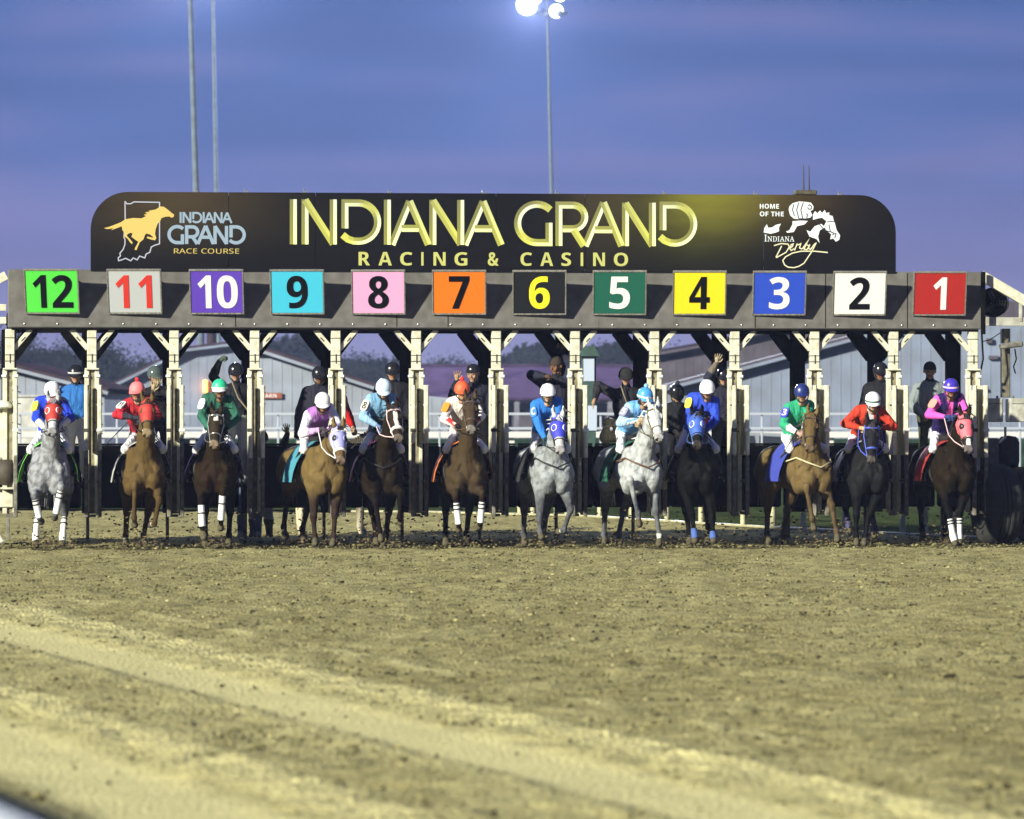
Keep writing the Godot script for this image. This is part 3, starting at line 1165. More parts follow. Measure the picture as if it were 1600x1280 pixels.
	mb.add(horse_head_raw, hx, hp)
	part("body", mb.mesh(), hide, root)
	# mane, forelock and tail of separate locks
	var rng := RandomNumberGenerator.new()
	rng.seed = 40 + int(H.n)
	var hair := MB.new()
	hair.col = H.get("mane", Color(0.02, 0.015, 0.012))
	var nb: Vector3 = P.call(0, 1.53, -0.1)
	for i in 26:
		var t := i / 25.0
		var q := nb.lerp(hx * Vector3(0, 0.03, -0.06), t) - fw * 0.02
		var side := rt * (0.09 + 0.07 * rng.randf()) * (1.0 if i % 4 else -0.6)
		hair.tube([q, q + side * 0.8 + U * rng.randf_range(0.0, 0.07) - fw * 0.05, q + side * 1.6 + U * rng.randf_range(-0.12, 0.05) - fw * 0.12], [0.02, 0.016, 0.003], 5)
	for i in 5:
		var q := hx * Vector3(rng.randf_range(-0.03, 0.03), 0.075, -0.02)
		hair.tube([q, hx * Vector3(rng.randf_range(-0.05, 0.05), 0.1, 0.05), hx * Vector3(rng.randf_range(-0.05, 0.05), 0.098, 0.13)], [0.014, 0.012, 0.003], 5)
	part("mane", hair.mesh(), hair_mat, root)
	var tl := MB.new()
	tl.col = hair.col
	for i in 14:
		var w := rt * rng.randf_range(-0.06, 0.06)
		tl.tube([P.call(0, 1.4, -1.42), P.call(0, 1.35, -1.56) + w, P.call(0, 1.0, -1.68) + w * 1.6, P.call(0, 0.62, -1.66) + w * 2.2], [0.03, 0.03, 0.022, 0.004], 5)
	part("tail", tl.mesh(), hair_mat, root)
	horse_tack(root, H, hx, P, o)
	return {"root": root, "o": o, "fw": fw, "rt": rt, "hx": hx, "P": P}


func leg_field(top: Vector3, knee: Vector3, fet: Vector3, hoof: Vector3, r0: float, rk: float, rc: float) -> Array:
	var b := []
	b.append([top, knee, r0, rk * 0.9, 0.03, 0])
	b.append([knee + Vector3(0, 0.025, 0.008), knee - Vector3(0, 0.03, -0.004), rk * 1.04, rk * 0.9, 0.025, 0])
	b.append([knee, fet, rc * 1.15, rc * 0.95, 0.02, 0])
	b.append([fet + Vector3(0, 0.01, 0), fet - Vector3(0, 0.012, 0), rc * 1.27, rc * 1.2, 0.02, 0])
	var d := (hoof - fet)
	b.append([fet, fet + d * 0.7, rc * 0.98, rc * 1.05, 0.015, 0])
	b.append([fet + d * 0.62, hoof, rc * 1.22, rc * 1.55, 0.006, 5])
	b.append([hoof, hoof + Vector3(0, -0.004, 0.028), rc * 1.4, rc * 1.2, 0.01, 5])
	return b


func horse_tack(root: Node3D, H: Dictionary, hx: Transform3D, P: Callable, o: Vector3) -> void:
	# wraps
	for q in H.get("wraps", []):
		var pts: Array = H[q[0] + "_pts"]
		var a: Vector3 = pts[0].lerp(pts[1], q[1])
		var e: Vector3 = pts[0].lerp(pts[1], 1.0) if q[2] <= 1.0 else pts[1].lerp(pts[2], q[2] - 1.0)
		var w := MB.new()
		var mid: Vector3 = pts[1]
		if q[2] > 1.0:
			w.tube([a, a.lerp(mid, 0.04), mid.lerp(a, 0.25), mid, e], [0.04, 0.046, 0.046, 0.055, 0.05], 12)
		else:
			w.tube([a, a.lerp(e, 0.05), e.lerp(a, 0.05), e], [0.04, 0.047, 0.05, 0.044], 12)
		var wp := part("leg_wrap", w.mesh(), q[3], root)
		if q.size() > 4:
			for t in q[4]:
				var tp := MB.new()
				var c: Vector3 = a.lerp(mid if q[2] > 1.0 else e, t)
				var dd := (e - a).normalized() * 0.011
				tp.tube([c - dd, c + dd], 0.0515, 12)
				part("tape", tp.mesh(), black_leather, wp)
	# hood
	if H.has("hood"):
		var hm := MB.new()
		var white := Color.WHITE
		hm.add(hood_raw, Transform3D(), func(_m: int, _p: Vector3) -> Color: return white)
		var hood := part("blinker_hood", hm.mesh(), H.hood, root, hx)
		if H.has("cups"):
			for s in [-1.0, 1.0]:
				var cp := MB.new()
				var prof := []
				for i in 7:
					var a := -0.2 + (PI / 2 + 0.2) * i / 6.0
					prof.append(Vector2(0.047 * cos(a), 0.03 * sin(a)))
				var cx := Transform3D(Basis(Quaternion(Vector3.UP, Vector3(s, 0.75, 0.25).normalized())), Vector3(s * 0.076, 0.052, 0.185))
				cp.lathe(prof, 14, cx)
				var cup := part("eye_cup", cp.mesh(), H.cups, hood)
				if H.has("cup_rim"):
					var cr := MB.new()
					var ring := []
					for i in 17:
						var a := TAU * i / 16.0
						ring.append(cx * Vector3(0.047 * cos(a), 0.004, 0.047 * sin(a)))
					cr.tube(ring, 0.009, 6)
					part("cup_rim", cr.mesh(), H.cup_rim, cup)
	# bridle: noseband, cheek pieces, browband, bit
	var bm: Material = H.get("bridle", black_leather)
	var br := MB.new()
	var ring_at := func(z: float, ry: float, rx: float, cy: float) -> Array:
		var pts := []
		for i in 17:
			var a := TAU * i / 16.0
			pts.append(Vector3(rx * cos(a), cy + ry * sin(a), z))
		return pts
	br.tube(ring_at.call(0.06, 0.118, 0.108, -0.025), 0.009, 6)
	for s in [-1.0, 1.0]:
		br.tube([Vector3(s * 0.1, 0.03, 0.02), Vector3(s * 0.115, -0.01, 0.17), Vector3(s * 0.088, -0.03, 0.33), Vector3(s * 0.068, -0.05, 0.45)], 0.009, 6)
	br.tube([Vector3(-0.09, 0.06, 0.07), Vector3(-0.05, 0.098, 0.08), Vector3(0.05, 0.098, 0.08), Vector3(0.09, 0.06, 0.07)], 0.01, 6)
	var bridle := part("bridle", br.mesh(), bm, root, hx)
	var nb := MB.new()
	nb.tube(ring_at.call(0.37, 0.088, 0.077, -0.028), H.get("nose_r", 0.012), 8)
	part("noseband", nb.mesh(), H.get("nose_mat", bm), bridle)
	for s in [-1.0, 1.0]:
		var bt := MB.new()
		var ring := []
		for i in 13:
			var a := TAU * i / 12.0
			ring.append(Vector3(s * 0.068, -0.05 + 0.026 * cos(a), 0.465 + 0.026 * sin(a)))
		bt.tube(ring, 0.006, 6)
		part("bit_ring", bt.mesh(), steel, bridle)
	# breast girth, saddle, saddle cloth
	var cl := MB.new()
	var rows := []
	for i in 15:
		var a := lerpf(-1.95, 1.95, i / 14.0)
		var flare := 0.035 + (0.17 if a < 0.0 else 0.1) * pow(absf(a) / 1.95, 3.0)
		var row := []
		for j in 5:
			var s := lerpf(-0.05, -0.62, j / 4.0)
			var rr := 0.31 + flare * (1.0 if j < 4 else 0.7)
			row.append(P.call(rr * sin(a) * 0.98, 1.22 + (rr + 0.06) * cos(a), s - 0.1 * absf(a) * 0.3))
		rows.append(row)
	for i in 14:
		for j in 4:
			cl.quad(rows[i][j], rows[i + 1][j], rows[i + 1][j + 1], rows[i][j + 1])
	var dn := Vector3(0, -0.012, 0)
	for i in 14:
		cl.quad(rows[i][0] + dn, rows[i + 1][0] + dn, rows[i + 1][0], rows[i][0])
	part("saddle_cloth", cl.mesh(), H.cloth, root)
	var sd := MB.new()
	sd.tube([P.call(0, 1.64, -0.12), P.call(0, 1.61, -0.25), P.call(0, 1.61, -0.42), P.call(0, 1.65, -0.52)], [0.05, 0.09, 0.11, 0.08], 10, 1.2)
	for s in [-1.0, 1.0]:
		sd.tube([P.call(s * 0.14, 1.58, -0.27), P.call(s * 0.27, 1.45, -0.2), P.call(s * 0.33, 1.3, -0.2)], [0.05, 0.075, 0.03], 8, 0.4)
	var saddle := part("saddle", sd.mesh(), black_leather, root)
	for s in [-1.0, 1.0]:
		var stp := MB.new()
		var a: Vector3 = P.call(s * 0.28, 1.5, -0.25)
		var e: Vector3 = P.call(s * 0.37, 1.16, -0.36)
		stp.tube([a, e], 0.011, 6)
		stp.tube([e, e + P.call(s * 0.05, -0.1, 0), e + P.call(-s * 0.05, -0.1, 0), e], 0.008, 6)
		part("stirrup", stp.mesh(), steel, saddle)
	var gr := MB.new()
	var gp := []
	for i in 21:
		var a := TAU * i / 20.0
		gp.append(P.call(0.312 * sin(a), 1.195 + 0.318 * cos(a), -0.2))
	gr.tube(gp, 0.02, 6, 1.8)
	part("girth", gr.mesh(), H.get("girth", black_leather), root)
	var yk := MB.new()
	yk.tube([P.call(-0.33, 1.3, -0.15), P.call(-0.27, 1.36, 0.12), P.call(-0.2, 1.3, 0.33), P.call(0, 1.22, 0.4), P.call(0.2, 1.3, 0.33), P.call(0.27, 1.36, 0.12), P.call(0.33, 1.3, -0.15)], 0.013, 6)
	if H.has("breast"):
		part("breastplate", yk.mesh(), H.breast, root)


func reins(R: Dictionary, H: Dictionary, wl: Vector3, wr: Vector3) -> void:
	var mb := MB.new()
	var hx: Transform3D = R.hx
	for s in [-1.0, 1.0]:
		var bit: Vector3 = hx * Vector3(s * 0.07, -0.05, 0.47)
		var w: Vector3 = (wl if s < 0 else wr) - R.o
		var mid := bit.lerp(w, 0.5) + Vector3(s * 0.07, -0.05, 0.0)
		mb.tube([bit, bit.lerp(mid, 0.5) + Vector3(s * 0.02, -0.01, 0), mid, w], 0.0085, 6)
	part("reins", mb.mesh(), H.get("rein_mat", H.get("bridle", black_leather)), R.root)


func jockey(R: Dictionary, H: Dictionary, S: Dictionary) -> void:
	var o: Vector3 = R.o
	var P: Callable = R.P
	var d: float = H.d
	var hs: float = S.get("hs", -0.02) + 0.08       # how far forward the head is
	var hd := at(S.head[0], S.head[1] + 3.0, d - hs)
	var pel: Vector3 = o + P.call(S.get("px", 0.0), S.get("py", 1.77) - 0.02, -0.58)
	var dirn := (hd - pel)
	var low: float = S.get("tuck", 0.095)
	var nk := hd - Vector3(dirn.x * 0.25, low, 0.09)
	var wl: Vector3 = o + P.call(-0.1, 1.72, 0.2)
	var wr: Vector3 = o + P.call(0.1, 1.72, 0.2)
	if S.has("wl"):
		wl = at(S.wl[0], S.wl[1], d - S.wl[2])
	if S.has("wr"):
		wr = at(S.wr[0], S.wr[1], d - S.wr[2])
	var kw: float = S.get("kw", 0.27)
	var J := {
		"base": o + P.call(0, 1.2, -0.35), "pel": pel, "nk": nk, "hd": hd, "fwd": S.get("look", R.fw + Vector3(0, -0.12, 0)), "bf": R.fw, "wl": wl, "wr": wr,
		"kl": o + P.call(-kw, 1.5, -0.1), "kr": o + P.call(kw, 1.5, -0.1), "al": o + P.call(-kw - 0.09, 1.12, -0.44), "ar": o + P.call(kw + 0.09, 1.12, -0.44),
		"tl": o + P.call(-kw - 0.12, 1.07, -0.3), "tr": o + P.call(kw + 0.12, 1.07, -0.3),
	}
	if S.has("el"): J.el = S.el
	if S.has("er"): J.er = S.er
	S.P.sc = 0.98
	S.P.boot = 0.12
	person(S.label, "jockeys", J, S.C, S.P)
	reins(R, H, wl, wr)


# ------------------------------------------------------------------ the starting gate
func gx(px: float) -> float:         # along the gate, from a position in the photograph
	var u := (px - 800.0) / FPX
	var s := sin(deg_to_rad(GATE_YAW))
	var c := cos(deg_to_rad(GATE_YAW))
	return u * CAM_D / (c - u * s)


func gy(py: float) -> float:
	return CAM_Y + (HORIZON - py) / 104.0


func gp(px: float, py: float) -> Vector2:
	return Vector2(gx(px), gy(py))


const POSTS := [15.5, 143.7, 272.3, 398.3, 525.0, 651.0, 776.0, 899.4, 1023.4, 1149.0, 1273.7, 1397.4, 1521.7]

func make_gate() -> void:
	var gate := thing("starting_gate", "twelve stall cream starting gate with numbered boards and long black and gold sign", "starting gate")
	gate.rotation.y = deg_to_rad(GATE_YAW)
	var dull_grey := worn(mat(0.24, 0.225, 0.19, 0.7), 1.4, 0.5, 12)
	var pad := matt(worn(mat(0.0035, 0.0034, 0.0032, 0.8), 1.0, 0.6, 13))
	var dark := matt(worn(mat(0.009, 0.0088, 0.007, 0.8), 1.0, 0.6, 14))
	var tan := worn(mat(0.3, 0.265, 0.17, 0.65), 1.2, 0.6, 15)
	var beam_mat := worn(mat(0.138, 0.131, 0.127, 0.8), 0.7, 0.75, 16)
	var rubber := worn(mat(0.03, 0.029, 0.028, 0.85), 1.5, 0.5, 17)
	var x0 := gx(12)
	var x1 := gx(1534)
	var top := gy(423)
	var bot := gy(513.5)
	# front beam, rear beam, cross pieces
	var m := MB.new()
	m.box(Vector3(x1 - x0, top - bot, 0.3), Transform3D(Basis(), Vector3((x0 + x1) / 2, (top + bot) / 2, -0.15)), 0.015)
	var beam := part("front_beam", m.mesh(), beam_mat, gate)
	m = MB.new()
	m.box(Vector3(x1 - x0 - 0.1, 0.03, 0.34), Transform3D(Basis(), Vector3((x0 + x1) / 2, bot - 0.015, -0.15)), 0.006)
	part("flange", m.mesh(), dark, beam)
	m = MB.new()
	m.box(Vector3(x1 - x0, 0.3, 0.2), Transform3D(Basis(), Vector3((x0 + x1) / 2, bot + 0.1, -1.7)))
	part("rear_beam", m.mesh(), dark, gate)
	for k in 13:
		m = MB.new()
		var x := gx(POSTS[k])
		m.box(Vector3(0.1, 0.12, 1.3), Transform3D(Basis(), Vector3(x, bot + 0.12, -0.955)))
		part("cross_beam", m.mesh(), dark, gate)
	for q in [205.0, 368.0, 465.0, 620.0, 700.0, 855.0, 935.0, 1057.0, 1180.0, 1290.0, 1418.0]:
		m = MB.new()
		m.box(Vector3(0.012, top - bot - 0.04, 0.006), Transform3D(Basis(), Vector3(gx(q), (top + bot) / 2, 0.001)), 0.002)
		part("seam", m.mesh(), beam_mat if int(q) % 2 else dark, beam)
	for k in 30:
		m = MB.new()
		m.lathe([Vector2(0.016, 0.0), Vector2(0.014, 0.01), Vector2(0.001, 0.012)], 8, Transform3D(Basis(Vector3.RIGHT, PI / 2), Vector3(lerpf(x0, x1, (k + 0.5) / 30.0), bot + 0.06, 0.0)))
		part("bolt", m.mesh(), steel, beam)
	# sign: seven printed panels with a joint between each
	var sign_part := Node3D.new()
	sign_part.name = "sign"
	gate.add_child(sign_part)
	var seams := [141.0, 357.0, 493.0, 775.0, 914.0, 1193.0, 1400.0]
	var sb := gy(425.5)
	var stp := gy(302.5)
	var print_mat := mat(1, 1, 1, 0.75)
	print_mat.metallic_specular = 0.2
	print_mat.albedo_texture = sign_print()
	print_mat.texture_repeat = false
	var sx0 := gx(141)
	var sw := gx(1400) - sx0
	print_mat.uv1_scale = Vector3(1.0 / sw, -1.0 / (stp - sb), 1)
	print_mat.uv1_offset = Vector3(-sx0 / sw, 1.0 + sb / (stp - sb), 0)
	for i in 6:
		var a := gx(seams[i]) + 0.004
		var b := gx(seams[i + 1]) - 0.004
		var pl := PackedVector2Array()
		pl.append(Vector2(a, sb)); pl.append(Vector2(b, sb))
		var rad := 0.56
		if i == 5:
			for q in 11:
				var an := PI / 2 * q / 10.0
				pl.append(Vector2(b - rad + rad * cos(an), stp - rad + rad * sin(an)))
		else:
			pl.append(Vector2(b, stp))
		if i == 0:
			for q in 11:
				var an := PI / 2 + PI / 2 * q / 10.0
				pl.append(Vector2(a + rad + rad * cos(an), stp - rad + rad * sin(an)))
		else:
			pl.append(Vector2(a, stp))
		m = MB.new()
		m.extrude(pl, 0.02, -0.02)
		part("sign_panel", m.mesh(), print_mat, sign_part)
	m = MB.new()
	m.box(Vector3(sw - 1.3, 0.1, 0.06), Transform3D(Basis(), Vector3(sx0 + sw / 2, stp - 0.3, -0.055)))
	m.box(Vector3(sw - 0.4, 0.1, 0.06), Transform3D(Basis(), Vector3(sx0 + sw / 2, sb + 0.15, -0.055)))
	for k in 9:
		m.box(Vector3(0.06, stp - sb - 0.1, 0.06), Transform3D(Basis(), Vector3(sx0 + 0.7 + (sw - 1.4) * k / 8.0, (stp + sb) / 2, -0.12)))
	part("sign_frame", m.mesh(), dark, sign_part)
	for q in [306.0, 384.0, 476.0, 608.0, 756.0, 870.0, 1038.0, 1180.0, 1312.0]:
		m = MB.new()
		m.box(Vector3(0.06, 0.03, 0.03), Transform3D(Basis(), Vector3(gx(q), stp + 0.012, 0.0)), 0.003)
		m.box(Vector3(0.012, 0.05, 0.012), Transform3D(Basis(), Vector3(gx(q) - 0.02, stp + 0.03, 0.0)), 0.002)
		part("clip", m.mesh(), steel, sign_part)
	sign_letters(sign_part)
	# antennas on a bracket
	m = MB.new()
	m.box(Vector3(0.34, 0.07, 0.2), Transform3D(Basis(), Vector3(gx(1259), stp + 0.036, -0.05)), 0.015)
	var ant := part("antenna_base", m.mesh(), worn(mat(0.1, 0.09, 0.05, 0.6), 2.0, 0.6, 12), gate)
	for q in [1256.5, 1265.0]:
		m = MB.new()
		m.tube([Vector3(gx(q), stp + 0.07, -0.05), Vector3(gx(q), stp + 0.16, -0.05), Vector3(gx(q), stp + 0.45, -0.05)], [0.018, 0.012, 0.007], 6)
		part("antenna", m.mesh(), mat(0.03, 0.03, 0.05, 0.4), ant)
	# numbered boards leaning out of the beam
	var bx := [82.0, 211.0, 339.0, 464.5, 591.0, 717.0, 842.0, 967.0, 1091.5, 1216.0, 1341.0, 1466.0]
	var bc := [[0.08, 0.6, 0.06], [0.42, 0.44, 0.46], [0.1, 0.045, 0.42], [0.05, 0.46, 0.66], [0.72, 0.34, 0.58], [0.75, 0.16, 0.008], [0.008, 0.009, 0.012], [0.01, 0.1, 0.065], [0.78, 0.62, 0.012], [0.022, 0.065, 0.5], [0.72, 0.72, 0.72], [0.36, 0.018, 0.016]]
	var white := mat(0.72, 0.72, 0.72, 0.5)
	var ink := matt(mat(0.006, 0.006, 0.007, 0.8))
	var nc := [ink, mat(0.55, 0.03, 0.02, 0.5), white, ink, ink, ink, mat(0.8, 0.72, 0.02, 0.5), white, ink, white, ink, white]
	var bw := 0.77
	var bh := 0.69
	var lean := atan(0.31 / 0.6)
	var rim := worn(mat(0.3, 0.29, 0.26, 0.5), 3.0, 0.5, 12)
	for k in 12:
		var bt := Transform3D(Basis(Vector3.UP, -deg_to_rad(GATE_YAW)) * Basis(Vector3.RIGHT, lean), Vector3(gx(bx[k]), gy(489.5), 0.07))
		m = MB.new()
		m.box(Vector3(bw, bh, 0.022), Transform3D(Basis(), Vector3(0, bh / 2, 0)), 0.004)
		var nb := part("number_board", m.mesh(), mat(bc[k][0], bc[k][1], bc[k][2], 0.42), gate, bt)
		m = MB.new()
		for s in [-1.0, 1.0]:
			m.box(Vector3(0.022, bh + 0.03, 0.04), Transform3D(Basis(), Vector3(s * (bw / 2 + 0.01), bh / 2, 0)), 0.004)
			m.box(Vector3(bw + 0.04, 0.022, 0.04), Transform3D(Basis(), Vector3(0, bh / 2 + s * (bh / 2 + 0.013), 0)), 0.004)
		part("frame", m.mesh(), rim, nb)
		m = MB.new()
		for s in [-1.0, 1.0]:
			m.bar(Vector3(s * 0.25, bh - 0.12, -0.02), Vector3(s * 0.25, bh * 0.62, -0.32), 0.03, 0.03)
		part("bracket", m.mesh(), dark, nb)
		var num := str(12 - k)
		for i in num.length():
			var dw := 0.31 if num[i] != "1" else 0.2
			var cx := 0.0 if num.length() == 1 else (-0.18 + 0.34 * i)
			text(nb, "numeral", num[i], true, Rect2(cx - dw / 2, 0.08, dw, 0.54), 0.013, nc[k])
	# posts, hinges, doors, braces, partitions
	var bolt := mat(0.6, 0.6, 0.55, 0.4)
	var capy := gy(575)
	var tie := mat(0.03, 0.028, 0.02, 0.6)
	for k in 13:
		var x := gx(POSTS[k])
		m = MB.new()
		m.box(Vector3(0.142, bot - capy, 0.15), Transform3D(Basis(), Vector3(x, (bot + capy) / 2 - 0.018, -0.08)), 0.01)
		m.box(Vector3(0.21, 0.025, 0.19), Transform3D(Basis(), Vector3(x, capy - 0.02, -0.07)), 0.005)
		for s in [-1.0, 1.0]:
			m.box(Vector3(0.07, capy - 0.5, 0.08), Transform3D(Basis(), Vector3(x + s * 0.075, (capy - 0.03 + 0.47) / 2, -0.07)), 0.008)
		var post := part("post", m.mesh(), cream, gate)
		m = MB.new()
		m.box(Vector3(0.1, capy - 0.5, 0.07), Transform3D(Basis(), Vector3(x, (capy - 0.03 + 0.47) / 2, -0.1)), 0.008)
		part("core", m.mesh(), tan, post)
		for yy in [gy(529.0), gy(555.5), gy(565.0)]:
			m = MB.new()
			m.box(Vector3(0.15, 0.012, 0.16), Transform3D(Basis(), Vector3(x, yy, -0.08)), 0.002)
			part("band", m.mesh(), tie, post)
		m = MB.new()
		m.box(Vector3(0.014, 0.14, 0.012), Transform3D(Basis(), Vector3(x, gy(561), 0.0)), 0.002)
		part("seam", m.mesh(), tie, post)
		for s in [-1.0, 1.0]:
			m = MB.new()
			m.box(Vector3(0.075, 0.045, 0.075), Transform3D(Basis(), Vector3(x + s * 0.09, gy(588), -0.035)), 0.01)
			part("hinge_block", m.mesh(), bolt, post)
		for yy in [gy(612), gy(630), gy(662), gy(676)]:
			m = MB.new()
			m.bar(Vector3(x + 0.03, yy + 0.02, 0.0), Vector3(x + 0.16, yy - 0.015, 0.02), 0.016, 0.016)
			part("latch_rod", m.mesh(), tie, post)
		# braces up to the beam
		for s in [-1.0, 1.0]:
			if (k == 0 and s < 0) or (k == 12 and s > 0):
				continue
			m = MB.new()
			m.bar(Vector3(x + s * 0.06, gy(546), -0.1), Vector3(x + s * 0.31, bot - 0.02, -0.1), 0.075, 0.075, Vector3.BACK)
			var br := part("brace", m.mesh(), cream, gate)
			m = MB.new()
			var md := Vector3(x + s * 0.2, gy(531), -0.1)
			m.bar(md - Vector3(s * 0.006, -0.006, 0) * 1.2, md + Vector3(s * 0.006, -0.006, 0) * 1.2, 0.085, 0.085, Vector3.BACK)
			part("strap", m.mesh(), tie, br)
			m = MB.new()
			m.bar(Vector3(x + s * 0.05, gy(556), -1.7), Vector3(x + s * 0.36, bot + 0.0, -1.7), 0.2, 0.12, Vector3.BACK)
			part("rear_brace", m.mesh(), dark, gate)
		m = MB.new()
		m.box(Vector3(0.22, bot - 0.45, 0.16), Transform3D(Basis(), Vector3(x, (bot + 0.45) / 2, -1.7)), 0.01)
		part("rear_post", m.mesh(), dark, gate)  # rear frame near-black: shade behind the front beam put into its colour
		# padded partition with a standing ledge and an upper rail
		m = MB.new()
		m.box(Vector3(0.14, 0.95, 2.5), Transform3D(Basis(), Vector3(x, 0.985, -1.45)), 0.03)
		var wall := part("partition", m.mesh(), pad, gate)
		m = MB.new()
		m.box(Vector3(0.34, 0.05, 2.2), Transform3D(Basis(), Vector3(x, 0.87, -1.5)), 0.008)
		part("ledge", m.mesh(), tan if k == 11 else dark, wall)
		m = MB.new()
		m.bar(Vector3(x, 2.05, -0.15), Vector3(x, 2.05, -2.6), 0.06, 0.05)
		part("side_rail", m.mesh(), dark, wall)
		m = MB.new()
		m.box(Vector3(0.05, 0.5, 0.05), Transform3D(Basis(), Vector3(x, 0.27, -2.6)), 0.005)
		m.box(Vector3(0.12, 0.04, 0.1), Transform3D(Basis(), Vector3(x, 0.44, -0.09)), 0.005)
		part("leg", m.mesh(), dull_grey, wall)
		# the two door leaves swung open towards the track
		for s in [-1.0, 1.0]:
			if (k == 0 and s < 0) or (k == 12 and s > 0):
				if k == 0:
					continue
			var hinge := Transform3D(Basis(Vector3.UP, deg_to_rad(-4.0 if s < 0 else -1.0 + float((k * 7) % 4) * 0.7)), Vector3(x + (-0.06 if s < 0 else 0.085), 0, 0.0))
			var low: float = [1.34, 1.42, 1.6, 1.3, 1.36, 1.52, 1.38, 1.3, 1.33, 1.34, 1.38, 1.34, 1.3][k] - (0.5 if (k == 4 or k == 10 or k == 8) and s > 0 else 0.0)
			m = MB.new()
			m.box(Vector3(0.06, 2.39 - low, 0.6), Transform3D(Basis(), Vector3(0, (2.39 + low) / 2, 0.32)), 0.012)
			var door := part("front_door", m.mesh(), cream, gate, hinge)
			m = MB.new()
			m.box(Vector3(0.06, low - 0.43, 0.06), Transform3D(Basis(), Vector3(0, (low + 0.43) / 2, 0.58)), 0.01)
			m.box(Vector3(0.055, 0.05, 0.46), Transform3D(Basis(), Vector3(0, 0.47, 0.32)), 0.008)
			m.box(Vector3(0.05, 0.045, 0.46), Transform3D(Basis(), Vector3(0, 0.95, 0.32)), 0.008)
			part("door_frame", m.mesh(), dull_grey, door)  # lower frame, greyer and darker than the cream panel above
			m = MB.new()
			for r in 5:
				m.bar(Vector3(0, low, 0.13 + r * 0.095), Vector3(0, 0.5, 0.13 + r * 0.095), 0.016, 0.016)
			part("door_bar", m.mesh(), pad, door)
			m = MB.new()
			m.box(Vector3(0.078, 0.07, 0.05), Transform3D(Basis(), Vector3(0, gy(606), 0.55)), 0.004)
			m.box(Vector3(0.078, 0.02, 0.3), Transform3D(Basis(), Vector3(0, gy(633), 0.4)), 0.003)
			m.box(Vector3(0.09, 0.05, 0.06), Transform3D(Basis(), Vector3(0, gy(672), 0.6)), 0.006)
			part("latch", m.mesh(), tie if s < 0 else bolt, door)
	# closed tail gates
	for k in 12:
		var a := gx(POSTS[k]) + 0.09
		var b := gx(POSTS[k + 1]) - 0.09
		for s in 2:
			m = MB.new()
			m.box(Vector3((b - a) / 2 - 0.008, 0.965, 0.12), Transform3D(Basis(), Vector3(lerpf(a, b, 0.25 + 0.5 * s), 0.99, -2.75)), 0.03)
			var tg := part("tail_gate", m.mesh(), pad, gate)
			m = MB.new()
			m.bar(Vector3(lerpf(a, b, 0.5 * s) + 0.02, 1.49, -2.75), Vector3(lerpf(a, b, 0.5 + 0.5 * s) - 0.02, 1.49, -2.75), 0.03, 0.03)
			part("top_rail", m.mesh(), dark, tg)
	# the running gear and machinery at each end
	gate_ends(gate, dull_grey, dark, rubber, bolt)


